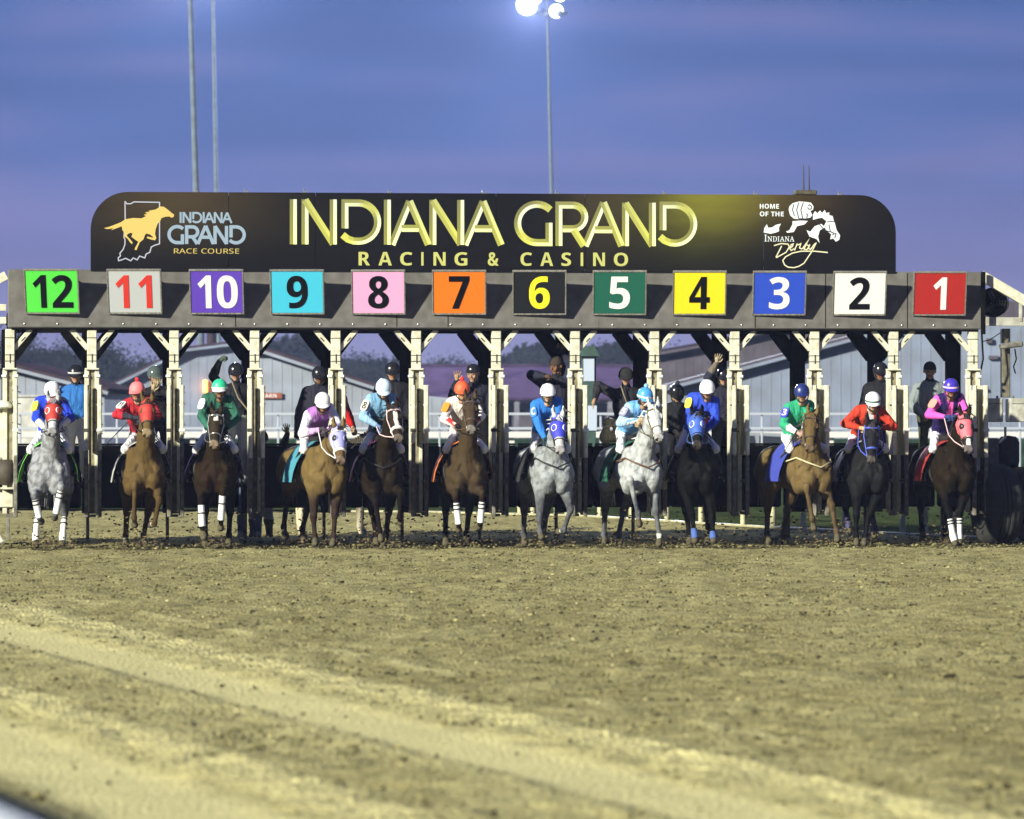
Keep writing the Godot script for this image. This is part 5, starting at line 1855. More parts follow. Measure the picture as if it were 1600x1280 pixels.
# ------------------------------------------------------------------ the twelve runners
func make_field() -> void:
	var white_wrap := mat(0.66, 0.66, 0.66, 0.8)
	var blue_wrap := mat(0.05, 0.1, 0.32, 0.8)
	var purple := mat(0.035, 0.03, 0.085, 0.7)
	var red := mat(0.42, 0.028, 0.022, 0.7)
	var blue := mat(0.035, 0.04, 0.5, 0.7)
	var sky_blue := mat(0.04, 0.1, 0.45, 0.7)
	var lav := mat(0.3, 0.3, 0.62, 0.7)
	var pinkh := mat(0.85, 0.13, 0.17, 0.7)
	var wht := mat(0.7, 0.7, 0.7, 0.6)
	var dkcup := mat(0.012, 0.01, 0.01, 0.4)
	var hat_white := mat(0.72, 0.72, 0.74, 0.4)
	var hat_pale := mat(0.5, 0.62, 0.75, 0.4)
	var yellow := mat(0.7, 0.6, 0.05, 0.6)
	var orange := mat(0.75, 0.2, 0.01, 0.6)
	var clear_g := mat(0.12, 0.12, 0.13, 0.25)
	var dark_g := mat(0.015, 0.015, 0.018, 0.2)
	var ink := mat(0.01, 0.01, 0.012, 0.6)
	var skin := Color(0.34, 0.2, 0.13)
	var skin2 := Color(0.22, 0.12, 0.07)
	var W := Color(0.68, 0.68, 0.7)
	var K := Color(0.012, 0.012, 0.014)
	var pants := Color(0.66, 0.66, 0.7)
	var hs := [
		{"n": 12, "label": "grey horse in red hood with four white leg wraps, at far left under 12", "cx": 77, "yaw": 3, "poll": [83, 630], "nose": [83, 682], "fl": [[57, 774], [64, 808], [66, 818]], "fr": [[99, 760], [90, 802], [87, 812]], "hl": [56, 849], "hr": [97, 848],
			"coat": Color(0.36, 0.37, 0.4), "points": Color(0.13, 0.135, 0.15), "dapple": 0.75, "face": Color(0.5, 0.5, 0.52), "muzzle": Color(0.2, 0.2, 0.21), "mane": Color(0.2, 0.2, 0.22), "hood": red, "cups": red, "cup_rim": wht, "cloth": mat(0.22, 0.75, 0.1, 0.8),
			"wraps": [["fl", 0.15, 1.0, white_wrap, [0.1, 0.3]], ["fr", 0.15, 1.0, white_wrap, [0.1, 0.3]], ["hl", 0.2, 1.6, white_wrap, [0.1, 0.35]], ["hr", 0.2, 1.6, white_wrap, [0.1, 0.35]]]},
		{"n": 11, "label": "chestnut bay horse in red hood, forelegs lifted, leaving the stall under 11", "cx": 225, "yaw": 7, "poll": [230, 630], "nose": [231, 684], "fl": [[214, 759], [212, 809], [212, 823]], "fr": [[251, 782], [243, 818], [236, 823]], "hl": [197, 852], "hr": [224, 848],
			"coat": Color(0.15, 0.098, 0.038), "points": Color(0.11, 0.07, 0.03), "face": Color(0.16, 0.105, 0.04), "muzzle": Color(0.2, 0.15, 0.09), "mane": Color(0.05, 0.025, 0.01), "hood": red, "cloth": mat(0.45, 0.45, 0.45, 0.8), "socks": {"fr": 0.1, "hl": 0.1}},
		{"n": 10, "label": "dark bay horse with a white star and white front wraps under 10", "cx": 336, "yaw": 2, "poll": [338, 648], "nose": [335, 702], "fl": [[316, 783], [318, 822], [321, 842]], "fr": [[350, 768], [347, 812], [346, 828]], "hl": [321, 849], "hr": [357, 848],
			"coat": Color(0.042, 0.028, 0.017), "points": Color(0.018, 0.013, 0.01), "face": Color(0.06, 0.042, 0.028), "muzzle": Color(0.16, 0.12, 0.08), "blaze": [0.07, 0.17, 0.032], "cloth": mat(0.06, 0.03, 0.2, 0.8), "bridle": steel, "nose_r": 0.01,
			"wraps": [["fl", 0.12, 1.0, white_wrap, [0.4]], ["fr", 0.1, 1.0, white_wrap, [0.35]]]},
		{"n": 9, "label": "golden bay horse in pale lavender hood with white noseband under 9", "cx": 506, "yaw": 20, "poll": [528, 672], "nose": [534, 727], "fl": [[490, 809], [492, 838], [493, 852]], "fr": [[523, 804], [521, 838], [520, 853]], "hl": [446, 835, -1.2], "hr": [474, 838, -1.1],
			"coat": Color(0.22, 0.15, 0.058), "points": Color(0.05, 0.032, 0.025), "face": Color(0.15, 0.09, 0.04), "muzzle": Color(0.14, 0.1, 0.07), "hood": lav, "cups": dkcup, "cup_rim": lav, "cloth": mat(0.045, 0.22, 0.3, 0.8), "bridle": mat(0.6, 0.58, 0.6, 0.6), "nose_mat": mat(0.75, 0.75, 0.72, 0.9), "nose_r": 0.022},
		{"n": 8, "label": "dark brown horse with a white blaze and thick white noseband under 8", "cx": 597, "yaw": 4, "poll": [614, 640], "nose": [625, 692], "fl": [[588, 786], [594, 828], [597, 845]], "fr": [[627, 770], [625, 808], [626, 820]], "hl": [588, 848], "hr": [603, 845],
			"coat": Color(0.034, 0.022, 0.013), "points": Color(0.02, 0.016, 0.013), "face": Color(0.055, 0.036, 0.024), "blaze": [0.06, 0.4, 0.03], "muzzle": Color(0.1, 0.08, 0.07), "cloth": mat(0.6, 0.16, 0.35, 0.8), "bridle": mat(0.62, 0.45, 0.45, 0.6), "nose_mat": mat(0.75, 0.72, 0.72, 0.9), "nose_r": 0.024, "breast": ink},
		{"n": 7, "label": "brown horse with head held high and white front wraps under 7", "cx": 728, "yaw": 6, "poll": [735, 628], "nose": [737, 678], "fl": [[712, 774], [717, 818], [717, 831]], "fr": [[754, 773], [751, 816], [749, 826]], "hl": [697, 846], "hr": [729, 847],
			"coat": Color(0.085, 0.058, 0.032), "points": Color(0.022, 0.016, 0.014), "face": Color(0.07, 0.05, 0.032), "muzzle": Color(0.15, 0.13, 0.12), "mane": Color(0.03, 0.022, 0.016), "cloth": mat(0.55, 0.13, 0.02, 0.8), "bridle": mat(0.08, 0.05, 0.04, 0.5),
			"wraps": [["fl", 0.25, 1.0, white_wrap, [0.1, 0.3]], ["fr", 0.25, 1.0, white_wrap, [0.1, 0.3]]]},
		{"n": 6, "label": "dapple grey horse in bright blue hood with white ears under 6", "cx": 862, "yaw": 11, "poll": [872, 655], "nose": [876, 711], "fl": [[843, 809], [844, 832], [846, 842]], "fr": [[891, 796], [881, 828], [873, 834]], "hl": [820, 848], "hr": [850, 846],
			"coat": Color(0.36, 0.385, 0.41), "points": Color(0.12, 0.125, 0.14), "dapple": 0.6, "face": Color(0.62, 0.6, 0.6), "ears": Color(0.66, 0.66, 0.66), "muzzle": Color(0.26, 0.25, 0.26), "mane": Color(0.4, 0.4, 0.42), "hood": blue, "cups": blue, "cup_rim": wht, "cloth": mat(0.02, 0.02, 0.022, 0.8), "breast": ink, "socks": {"fr": 0.1}},
		{"n": 5, "label": "pale grey horse with one foreleg raised and head turned under 5", "cx": 1000, "yaw": 16, "poll": [1021, 640], "nose": [1031, 690], "fl": [[984, 752], [996, 802], [998, 822]], "fr": [[1024, 799], [1030, 835], [1029, 853]], "hl": [946, 847], "hr": [968, 845],
			"coat": Color(0.5, 0.52, 0.54), "points": Color(0.15, 0.155, 0.17), "dapple": 0.55, "face": Color(0.58, 0.59, 0.58), "muzzle": Color(0.32, 0.31, 0.31), "mane": Color(0.5, 0.5, 0.5), "cloth": mat(0.01, 0.08, 0.05, 0.8), "bridle": mat(0.1, 0.085, 0.05, 0.5), "breast": mat(0.12, 0.06, 0.03, 0.6), "girth": mat(0.1, 0.16, 0.4, 0.7), "socks": {"fr": 0.16}},
		{"n": 4, "label": "black horse in royal blue hood and blue pastern wraps under 4", "cx": 1090, "yaw": 1, "poll": [1089, 652], "nose": [1090, 702], "fl": [[1081, 806], [1085, 832], [1086, 848]], "fr": [[1113, 812], [1114, 836], [1115, 848]], "hl": [1078, 847], "hr": [1106, 847],
			"coat": Color(0.014, 0.014, 0.013), "points": Color(0.012, 0.012, 0.013), "face": Color(0.02, 0.018, 0.018), "muzzle": Color(0.035, 0.03, 0.03), "hood": sky_blue, "cups": sky_blue, "cup_rim": wht, "cloth": mat(0.1, 0.09, 0.02, 0.8), "bridle": mat(0.05, 0.1, 0.3, 0.5),
			"wraps": [["fl", 0.75, 1.75, blue_wrap], ["fr", 0.75, 1.75, blue_wrap]]},
		{"n": 3, "label": "plain faced chestnut horse with a blue saddle cloth under 3", "cx": 1265, "yaw": 21, "poll": [1268, 652], "nose": [1265, 708], "fl": [[1258, 762], [1267, 810], [1270, 828]], "fr": [[1299, 792], [1306, 830], [1307, 846]], "hl": [1201, 848], "hr": [1226, 846],
			"coat": Color(0.21, 0.145, 0.062), "points": Color(0.14, 0.095, 0.05), "face": Color(0.15, 0.095, 0.045), "muzzle": Color(0.1, 0.07, 0.045), "mane": Color(0.1, 0.055, 0.02), "cloth": mat(0.03, 0.045, 0.3, 0.8), "breast": mat(0.5, 0.45, 0.28, 0.7)},
		{"n": 2, "label": "near black horse in a bright blue bridle, forelegs crossing, under 2", "cx": 1356, "yaw": 5, "poll": [1362, 664], "nose": [1363, 728], "fl": [[1338, 807], [1338, 838], [1338, 852]], "fr": [[1358, 806], [1352, 838], [1350, 852]], "hl": [1327, 830, -0.95], "hr": [1366, 836, -0.95],
			"coat": Color(0.03, 0.03, 0.032), "points": Color(0.013, 0.013, 0.017), "face": Color(0.024, 0.024, 0.03), "muzzle": Color(0.07, 0.06, 0.055), "cloth": mat(0.35, 0.35, 0.35, 0.8), "bridle": mat(0.06, 0.09, 0.5, 0.5), "nose_r": 0.017,
			"wraps": [["hl", 0.55, 1.9, purple], ["hr", 0.55, 1.9, purple]]},
		{"n": 1, "label": "dark bay horse in salmon pink hood with white front wraps under 1", "cx": 1489, "yaw": 11, "poll": [1507, 652], "nose": [1515, 710], "fl": [[1483, 804], [1489, 838], [1492, 852]], "fr": [[1500, 803], [1499, 838], [1499, 850]], "hl": [1442, 840], "hr": [1478, 848],
			"coat": Color(0.034, 0.025, 0.015), "points": Color(0.016, 0.013, 0.012), "face": Color(0.05, 0.035, 0.025), "blaze": [0.3, 0.6, 0.035], "muzzle": Color(0.12, 0.1, 0.1), "hood": pinkh, "cups": dkcup, "cloth": mat(0.3, 0.02, 0.015, 0.8), "bridle": mat(0.04, 0.02, 0.02, 0.5), "nose_r": 0.016, "rein_mat": mat(0.55, 0.4, 0.42, 0.6), "socks": {"fl": 0.14, "fr": 0.14},
			"wraps": [["fl", 0.2, 1.75, white_wrap, [0.14, 0.3]], ["fr", 0.2, 1.75, white_wrap, [0.14, 0.3]]]},
	]
	# silks: clear zones by height (y) and side (x) on the torso, in metres from its middle
	var t12 := func(m: int, p: Vector3) -> Color:
		if m == CUFF: return Color(0.62, 0.62, 0.68) if p.y > -1.0 and p.z > 0.22 else Color(0, 0, 0, 0)
		return Color(0, 0, 0, 0)
	var t11 := func(m: int, p: Vector3) -> Color:
		if m == TORSO and absf(p.x) < 0.1 and p.y < 0.2: return Color(0.02, 0.012, 0.016) if fmod(absf(p.x * 14.0 + p.y * 9.0), 1.0) > 0.35 else Color(0.28, 0.03, 0.02)
		if m == CUFF: return Color(0.03, 0.03, 0.045)
		return Color(0, 0, 0, 0)
	var t10 := func(m: int, p: Vector3) -> Color:
		if m == SLEEVE and p.y < 0.1 and p.y > 0.0: return Color(0.6, 0.64, 0.62)
		return Color(0, 0, 0, 0)
	var t8 := func(m: int, p: Vector3) -> Color:
		if m == TORSO and p.y < 0.16 and absf(p.x) < 0.13: return Color(0.03, 0.12, 0.14)
		if m == CUFF: return Color(0.2, 0.32, 0.5)
		return Color(0, 0, 0, 0)
	var t7 := func(m: int, p: Vector3) -> Color:
		if m == CUFF and fmod(absf(p.y) * 13.0, 1.0) < 0.4: return Color(0.5, 0.03, 0.03)
		return Color(0, 0, 0, 0)
	var t5 := func(m: int, p: Vector3) -> Color:
		if m == SLEEVE and p.y > -0.03 and p.y < 0.05: return Color(0.6, 0.66, 0.72)
		if m == CUFF and fmod(absf(p.z) * 9.0, 1.0) < 0.35: return Color(0.14, 0.3, 0.62)
		return Color(0, 0, 0, 0)
	var t4 := func(m: int, p: Vector3) -> Color:
		if m == TORSO and p.z > 0.0:
			if absf(p.y - 0.15) < 0.018: return Color(0.62, 0.6, 0.62)
			if p.y < 0.13 and p.y > -0.03: return Color(0.5, 0.05, 0.04) if absf(p.x) > 0.045 else Color(0.6, 0.58, 0.6)
		return Color(0, 0, 0, 0)
	var t3 := func(m: int, p: Vector3) -> Color:
		if m == TORSO and p.z > 0.0 and absf(p.x) < 0.1:
			var u := fmod(absf(p.x), 0.1) - 0.045
			if absf(u) / 0.045 + absf(p.y - 0.02) / 0.04 < 1.0: return Color(0.55, 0.6, 0.68)
		return Color(0, 0, 0, 0)
	var t2 := func(m: int, p: Vector3) -> Color:
		if m == TORSO and p.z > 0.0 and absf(p.x) < 0.05: return Color(0.62, 0.6, 0.64)
		if m == SLEEVE and p.y < 0.12: return Color(0.62, 0.62, 0.68)
		return Color(0, 0, 0, 0)
	var t1 := func(m: int, p: Vector3) -> Color:
		if m == TORSO and p.y > 0.13 and absf(p.x) < 0.045: return Color(0.7, 0.1, 0.4)
		return Color(0, 0, 0, 0)
	var js := [
		{"label": "jockey in royal blue silks and plain white helmet on the grey horse at far left", "head": [81, 610], "hs": -0.05, "look": Vector3(0.12, -0.25, 1), "wl": [68, 668, 0.22], "wr": [96, 664, 0.2], "C": {SKIN: skin, TORSO: Color(0.02, 0.05, 0.5), SLEEVE: Color(0.02, 0.05, 0.5), CUFF: Color(0.02, 0.05, 0.5), LEGS: pants, BOOT: K, GLOVE: W, COLLAR: Color(0.6, 0.62, 0.66)}, "P": {"gear_mat": hat_white, "puff": 0.016, "goggles": dark_g, "patch": [yellow, "", ink], "tint": t12}},
		{"label": "jockey in red and black silks with a pink helmet and red pom-pom", "head": [214, 610], "hs": -0.02, "look": Vector3(-0.25, -0.05, 1), "wl": [207, 652, 0.2], "wr": [226, 655, 0.2], "el": Vector3(-1, -0.15, 0.1), "C": {SKIN: skin, TORSO: Color(0.36, 0.022, 0.035), SLEEVE: Color(0.42, 0.022, 0.038), CUFF: Color(0.03, 0.03, 0.045), LEGS: pants, BOOT: K, GLOVE: Color(0.03, 0.035, 0.05), COLLAR: Color(0.03, 0.02, 0.02)}, "P": {"gear_mat": mat(0.72, 0.16, 0.17, 0.6), "pom": mat(0.7, 0.02, 0.03, 0.8), "puff": 0.014, "goggles": clear_g, "patch": [wht, "11", ink], "tint": t11}},
		{"label": "jockey in dark green silks with white trim and a green helmet", "head": [343, 606], "hs": 0.05, "look": Vector3(-0.05, -0.1, 1), "wl": [326, 668, 0.24], "wr": [356, 668, 0.2], "C": {SKIN: skin2, TORSO: Color(0.02, 0.085, 0.06), SLEEVE: Color(0.025, 0.1, 0.07), CUFF: Color(0.025, 0.12, 0.085), LEGS: pants, BOOT: K, GLOVE: K, COLLAR: Color(0.03, 0.12, 0.08)}, "P": {"gear_mat": mat(0.02, 0.42, 0.22, 0.4), "visor_mat": wht, "band": mat(0.5, 0.65, 0.55, 0.5), "puff": 0.014, "goggles": dark_g, "patch": [wht, "", ink], "tint": t10}},
		{"label": "jockey crouched low in lilac silks with white sleeves and white helmet", "head": [504, 627], "hs": 0.22, "look": Vector3(0.1, -0.35, 1), "py": 1.74, "wl": [497, 672, 0.34], "wr": [512, 672, 0.34], "C": {SKIN: skin2, TORSO: Color(0.33, 0.14, 0.42), SLEEVE: Color(0.6, 0.56, 0.7), CUFF: Color(0.5, 0.3, 0.58), LEGS: pants, BOOT: K, GLOVE: Color(0.06, 0.05, 0.055), COLLAR: K}, "P": {"gear_mat": hat_white, "puff": 0.016, "goggles": dark_g}},
		{"label": "jockey in pale blue satin silks and ice blue helmet, looking down", "head": [599, 606], "hs": 0.1, "look": Vector3(0.12, -0.45, 1), "wl": [587, 664, 0.2], "wr": [602, 668, 0.2], "C": {SKIN: skin, TORSO: Color(0.13, 0.27, 0.42), SLEEVE: Color(0.22, 0.38, 0.58), CUFF: Color(0.2, 0.32, 0.5), LEGS: pants, BOOT: K, GLOVE: Color(0.1, 0.16, 0.3), COLLAR: Color(0.08, 0.1, 0.13)}, "P": {"gear_mat": hat_pale, "puff": 0.016, "goggles": dark_g, "patch": [mat(0.6, 0.55, 0.45, 0.6), "8", ink], "tint": t8}},
		{"label": "jockey in white silks with an orange helmet and red pom-pom", "head": [722, 609], "hs": -0.05, "look": Vector3(0.05, -0.12, 1), "wl": [711, 664, 0.2], "wr": [741, 664, 0.18], "C": {SKIN: skin, TORSO: Color(0.62, 0.56, 0.52), SLEEVE: Color(0.62, 0.58, 0.56), CUFF: Color(0.62, 0.58, 0.56), LEGS: pants, BOOT: K, GLOVE: K, COLLAR: Color(0.5, 0.2, 0.1)}, "P": {"gear_mat": mat(0.6, 0.085, 0.025, 0.6), "pom": mat(0.75, 0.02, 0.02, 0.8), "puff": 0.014, "goggles": clear_g, "patch": [orange, "", ink], "tint": t7}},
		{"label": "jockey in azure silks with a white cap and white rimmed goggles", "head": [856, 613], "hs": 0.0, "look": Vector3(-0.02, -0.08, 1), "wl": [850, 683, 0.2], "wr": [868, 678, 0.22], "px": 0.0, "kw": 0.25, "C": {SKIN: Color(0.4, 0.26, 0.17), TORSO: Color(0.03, 0.15, 0.5), SLEEVE: Color(0.03, 0.15, 0.5), CUFF: Color(0.03, 0.15, 0.5), LEGS: Color(0.5, 0.5, 0.52), BOOT: K, GLOVE: Color(0.02, 0.07, 0.09), COLLAR: Color(0.05, 0.08, 0.1)}, "P": {"gear_mat": hat_white, "puff": 0.018, "goggles": dark_g, "rim": wht, "patch": [mat(0.03, 0.15, 0.5, 0.7), "C", wht]}},
		{"label": "jockey in light blue and white silks with a blue pom-pom helmet, leaning forward", "head": [1008, 619], "hs": 0.16, "look": Vector3(0.45, -0.3, 1), "py": 1.78, "wl": [995, 657, 0.3], "wr": [1004, 662, 0.3], "C": {SKIN: skin, TORSO: Color(0.14, 0.34, 0.66), SLEEVE: Color(0.3, 0.45, 0.68), CUFF: Color(0.6, 0.64, 0.7), LEGS: Color(0.72, 0.72, 0.74), BOOT: K, GLOVE: Color(0.38, 0.28, 0.18), COLLAR: K}, "P": {"gear_mat": mat(0.06, 0.28, 0.66, 0.35), "pom": mat(0.2, 0.42, 0.6, 0.8), "band": wht, "puff": 0.016, "goggles": clear_g, "patch": [mat(0.2, 0.2, 0.3, 0.6), "5", wht], "tint": t5}},
		{"label": "jockey in blue silks with a red and white chest, white helmet, on the black horse", "head": [1105, 607], "hs": 0.02, "look": Vector3(-0.05, -0.2, 1), "wl": [1079, 672, 0.2], "wr": [1103, 672, 0.2], "C": {SKIN: skin, TORSO: Color(0.03, 0.065, 0.5), SLEEVE: Color(0.03, 0.065, 0.5), CUFF: Color(0.025, 0.055, 0.42), LEGS: Color(0.55, 0.56, 0.66), BOOT: K, GLOVE: K, COLLAR: Color(0.05, 0.05, 0.06)}, "P": {"gear_mat": hat_white, "puff": 0.018, "goggles": dark_g, "patch": [yellow, "", ink], "tint": t4}},
		{"label": "upright jockey in green silks with white sleeves and navy helmet", "tuck": 0.13, "head": [1253, 613], "hs": -0.18, "look": Vector3(0.05, -0.1, 1), "py": 1.72, "wl": [1244, 675, 0.1], "wr": [1256, 672, 0.1], "C": {SKIN: skin, TORSO: Color(0.03, 0.3, 0.16), SLEEVE: Color(0.03, 0.3, 0.16), CUFF: Color(0.64, 0.64, 0.68), LEGS: pants, BOOT: K, GLOVE: Color(0.36, 0.24, 0.2), COLLAR: Color(0.03, 0.25, 0.15)}, "P": {"gear_mat": mat(0.012, 0.022, 0.13, 0.35), "puff": 0.018, "goggles": dark_g, "patch": [blue, "3", wht], "tint": t3}},
		{"label": "jockey in red and white silks with a white helmet on the near black horse", "head": [1364, 626], "hs": 0.12, "look": Vector3(0.03, -0.25, 1), "py": 1.7, "wl": [1342, 668, 0.26], "wr": [1378, 668, 0.2], "C": {SKIN: skin, TORSO: Color(0.42, 0.042, 0.02), SLEEVE: Color(0.42, 0.042, 0.02), CUFF: Color(0.42, 0.04, 0.02), LEGS: pants, BOOT: K, GLOVE: Color(0.45, 0.32, 0.18), COLLAR: Color(0.4, 0.4, 0.42)}, "P": {"gear_mat": hat_white, "band": mat(0.02, 0.08, 0.06, 0.5), "puff": 0.016, "goggles": clear_g, "tint": t2}},
		{"label": "jockey in navy vest with hot pink sleeves and violet blue helmet, far right", "head": [1486, 605], "hs": 0.02, "look": Vector3(0.12, -0.15, 1), "wl": [1475, 651, 0.24], "wr": [1494, 650, 0.24], "el": Vector3(-1, -0.5, -0.1), "C": {SKIN: skin2, TORSO: Color(0.022, 0.012, 0.085), SLEEVE: Color(0.6, 0.09, 0.42), CUFF: Color(0.62, 0.1, 0.45), LEGS: pants, BOOT: K, GLOVE: Color(0.035, 0.05, 0.16), COLLAR: Color(0.7, 0.1, 0.42)}, "P": {"gear_mat": mat(0.045, 0.025, 0.36, 0.3), "band": mat(0.7, 0.45, 0.62, 0.5), "puff": 0.014, "goggles": dark_g, "patch": [mat(0.72, 0.25, 0.2, 0.6), "", ink], "tint": t1}},
	]
	for i in 12:
		var R := horse(hs[i])
		jockey(R, hs[i], js[i])
		for q in ["fl_pts", "fr_pts", "hl_pts", "hr_pts"]:
			hoof_spots.append(Vector3(R.o.x + hs[i][q][2].x, 0.0, R.o.z + hs[i][q][2].z))
	# riding whips, each held in a rider's hand
	for q in [[["207", 652], [166, 694], 1.35, "long thin whip slanting down from the red and black jockey's hand", 2], [[1000, 657], [948, 667], 1.3, "whip held level by the light blue and white jockey", 8], [[68, 668], [32, 722], 1.35, "whip slanting down beside the far left grey horse's shoulder", 1], [[587, 664], [552, 698], 1.35, "whip beside the pale blue satin jockey's knee", 5], [[1244, 675], [1222, 712], 1.45, "whip slanting down from the green silks jockey's hand", 10]]:
		var d: float = 80.0 - q[2] - 0.25
		var a := at(float(q[0][0]), q[0][1], d)
		var b := at(q[1][0], q[1][1], d + 0.1)
		var m := MB.new()
		m.tube([Vector3.ZERO, (b - a) * 0.25, (b - a) * 0.6, b - a], [0.011, 0.009, 0.007, 0.005], 6)
		var w := thing("riding_whip", q[3], "whip", a, "jockeys' whips")
		part("shaft", m.mesh(), black_leather, w)
		m = MB.new()
		m.tube([(a - b) * 0.08, (b - a) * 0.12], 0.0135, 8)
		part("grip", m.mesh(), steel if q[4] == 8 else black_leather, w)
		m = MB.new()
		m.tube([b - a, (b - a) * 1.1], 0.013, 6, 0.4)
		part("flap", m.mesh(), black_leather, w)


# ------------------------------------------------------------------ the people loading the gate
func standing(px: float, py: float, d: float, foot: float, lean := 0.0) -> Dictionary:
	var hd := at(px, py, d)
	var b := Vector3(hd.x + lean, foot, hd.z)
	var h := hd.y - foot
	var k := h / 1.6
	return {
		"base": b, "hd": hd, "nk": b + Vector3(-lean * 0.85, 1.42 * k, -0.03), "pel": b + Vector3(-lean * 0.25, 0.95 * k, -0.02), "fwd": Vector3(-0.05, -0.06, 1), "bf": Vector3(0, 0, 1),
		"kl": b + Vector3(-0.11, 0.5 * k, 0.06), "kr": b + Vector3(0.11, 0.5 * k, 0.06), "al": b + Vector3(-0.13, 0.08, 0), "ar": b + Vector3(0.13, 0.08, 0), "tl": b + Vector3(-0.16, 0.04, 0.15), "tr": b + Vector3(0.16, 0.04, 0.15),
		"wl": b + Vector3(-0.27, 0.85 * k, 0.1), "wr": b + Vector3(0.27, 0.85 * k, 0.1),
	}


func stall_d(px: float) -> float:      # just inside the front of the gate, where it stands at that place
	return CAM_D + 0.75 + (px - 800.0) * 0.00105


func make_attendants() -> void:
	var skin := Color(0.3, 0.185, 0.125)
	var skin2 := Color(0.16, 0.085, 0.05)
	var K := Color(0.012, 0.012, 0.016)
	var N := Color(0.016, 0.018, 0.03)
	var jean := Color(0.06, 0.08, 0.13)
	var shell := mat(0.012, 0.012, 0.014, 0.18)
	var silver := mat(0.06, 0.08, 0.075, 0.15)
	var knit := worn(mat(0.012, 0.012, 0.014, 0.9), 8.0, 0.5, 12)
	var clear_g := mat(0.15, 0.15, 0.16, 0.2)
	var grp := "gate attendants standing in the stalls"
	var foot := 0.9
	var D := 0.0

	D = stall_d(118)
	var J := standing(118, 586, D, foot, 0.02)
	person("attendant in bright blue puffy jacket and white trousers behind the far left jockey", grp, J, {SKIN: skin, TORSO: Color(0.025, 0.11, 0.34), SLEEVE: Color(0.025, 0.12, 0.38), CUFF: Color(0.025, 0.1, 0.3), LEGS: Color(0.55, 0.54, 0.52), BOOT: K, GLOVE: K, COLLAR: K}, {"gear": "hard", "gear_mat": shell, "band": mat(0.4, 0.4, 0.42, 0.3), "puff": 0.035, "lpuff": 0.012, "boot": 0.6, "shoe": true})

	D = stall_d(242)
	J = standing(242, 588, D, foot, 0.06)
	J.wr = at(247, 607, D - 0.25)
	J.wl = at(238, 612, D - 0.32)
	J.er = Vector3(1, -0.6, 0)
	J.hr = Vector3(0.05, 1, 0.1); J.hl = Vector3(0.3, 1, 0.1)
	J.hupr = Vector3(0, 0, -1); J.hupl = Vector3(0, 0, -1)
	J.fwd = Vector3(0.5, -0.1, 1)
	person("attendant in shiny grey helmet, both hands raised, behind the red and black jockey", grp, J, {SKIN: skin, TORSO: K, SLEEVE: K, CUFF: K, LEGS: N, BOOT: K, GLOVE: Color(0.3, 0.24, 0.15), COLLAR: Color(0.05, 0.08, 0.06)}, {"gear": "hard", "gear_mat": silver, "hands": "open", "puff": 0.018, "shoe": true})

	D = stall_d(368)
	J = standing(368, 583, D, foot, 0.02)
	J.wl = at(343, 565, D - 0.15)
	J.el = Vector3(-1, 0.15, 0.1)
	J.hl = Vector3(0.55, 0.5, 0.3); J.hupl = Vector3(-0.4, 1, 0)
	J.wr = at(392, 648, D - 0.3)
	J.kl = J.base + Vector3(-0.13, 0.5, 0.06)
	person("attendant in black with one arm raised overhead and silvery grey chaps", grp, J, {SKIN: skin, TORSO: K, SLEEVE: K, CUFF: K, LEGS: Color(0.42, 0.43, 0.41), BOOT: Color(0.3, 0.3, 0.28), GLOVE: Color(0.07, 0.09, 0.065), COLLAR: K}, {"gear": "hard", "gear_mat": shell, "goggles": shell, "puff": 0.022, "lpuff": 0.015, "shoe": true})
	strap("tan lead strap hanging from the neck of the attendant with raised arm", [at(362, 596, D - 0.17), at(372, 622, D - 0.24), at(391, 646, D - 0.34)], 0.014)

	D = stall_d(499)
	J = standing(499, 588, D, foot, -0.03)
	J.wl = J.base + Vector3(-0.3, 0.82, 0.12)
	person("attendant in black hooded jacket and black helmet above the lilac jockey", grp, J, {SKIN: skin2, TORSO: N, SLEEVE: N, CUFF: N, LEGS: K, BOOT: K, GLOVE: K, COLLAR: N}, {"gear": "hard", "gear_mat": shell, "hood": true, "puff": 0.035, "shoe": true})

	D = stall_d(613)
	J = standing(613, 582, D, foot, 0.0)
	person("broad attendant in black with a dark helmet behind the ice blue helmet", grp, J, {SKIN: skin, TORSO: K, SLEEVE: K, CUFF: K, LEGS: K, BOOT: K, GLOVE: K, COLLAR: K}, {"gear": "hard", "gear_mat": shell, "hood": true, "puff": 0.045, "shoe": true})

	D = stall_d(739)
	J = standing(739, 584, D, foot, 0.04)
	J.wl = at(713, 596, D - 0.35)
	J.el = Vector3(-0.6, -1, 0.1)
	J.hl = Vector3(0.12, 1, 0.15); J.hupl = Vector3(0, 0.2, -1)
	J.fwd = Vector3(-0.35, -0.25, 1)
	person("attendant in dark jacket raising a bare hand above the white silks jockey", grp, J, {SKIN: skin, TORSO: N, SLEEVE: N, CUFF: N, LEGS: Color(0.2, 0.18, 0.11), BOOT: K, GLOVE: skin, COLLAR: N}, {"gear": "beanie", "gear_mat": shell, "handl": "open", "puff": 0.02, "shoe": true})

	D = stall_d(869)
	J = standing(869, 572, D, foot, 0.0)
	J.wl = at(851, 588, D - 0.3)
	J.el = Vector3(-1, 0.4, 0)
	J.wr = at(880, 548, D)
	J.fwd = Vector3(-0.6, -0.2, 0.7)
	person("attendant in dark blue twisting behind the white capped azure jockey, face turned aside", grp, J, {SKIN: skin2, TORSO: N, SLEEVE: Color(0.02, 0.024, 0.05), CUFF: N, LEGS: K, BOOT: K, GLOVE: Color(0.08, 0.05, 0.035), COLLAR: K}, {"gear": "beanie", "gear_mat": worn(mat(0.05, 0.03, 0.02, 0.9), 6.0, 0.5, 12), "puff": 0.03, "shoe": true})

	D = stall_d(978)
	J = standing(978, 590, D, foot, 0.02)
	J.wl = at(930, 622, D - 0.1)
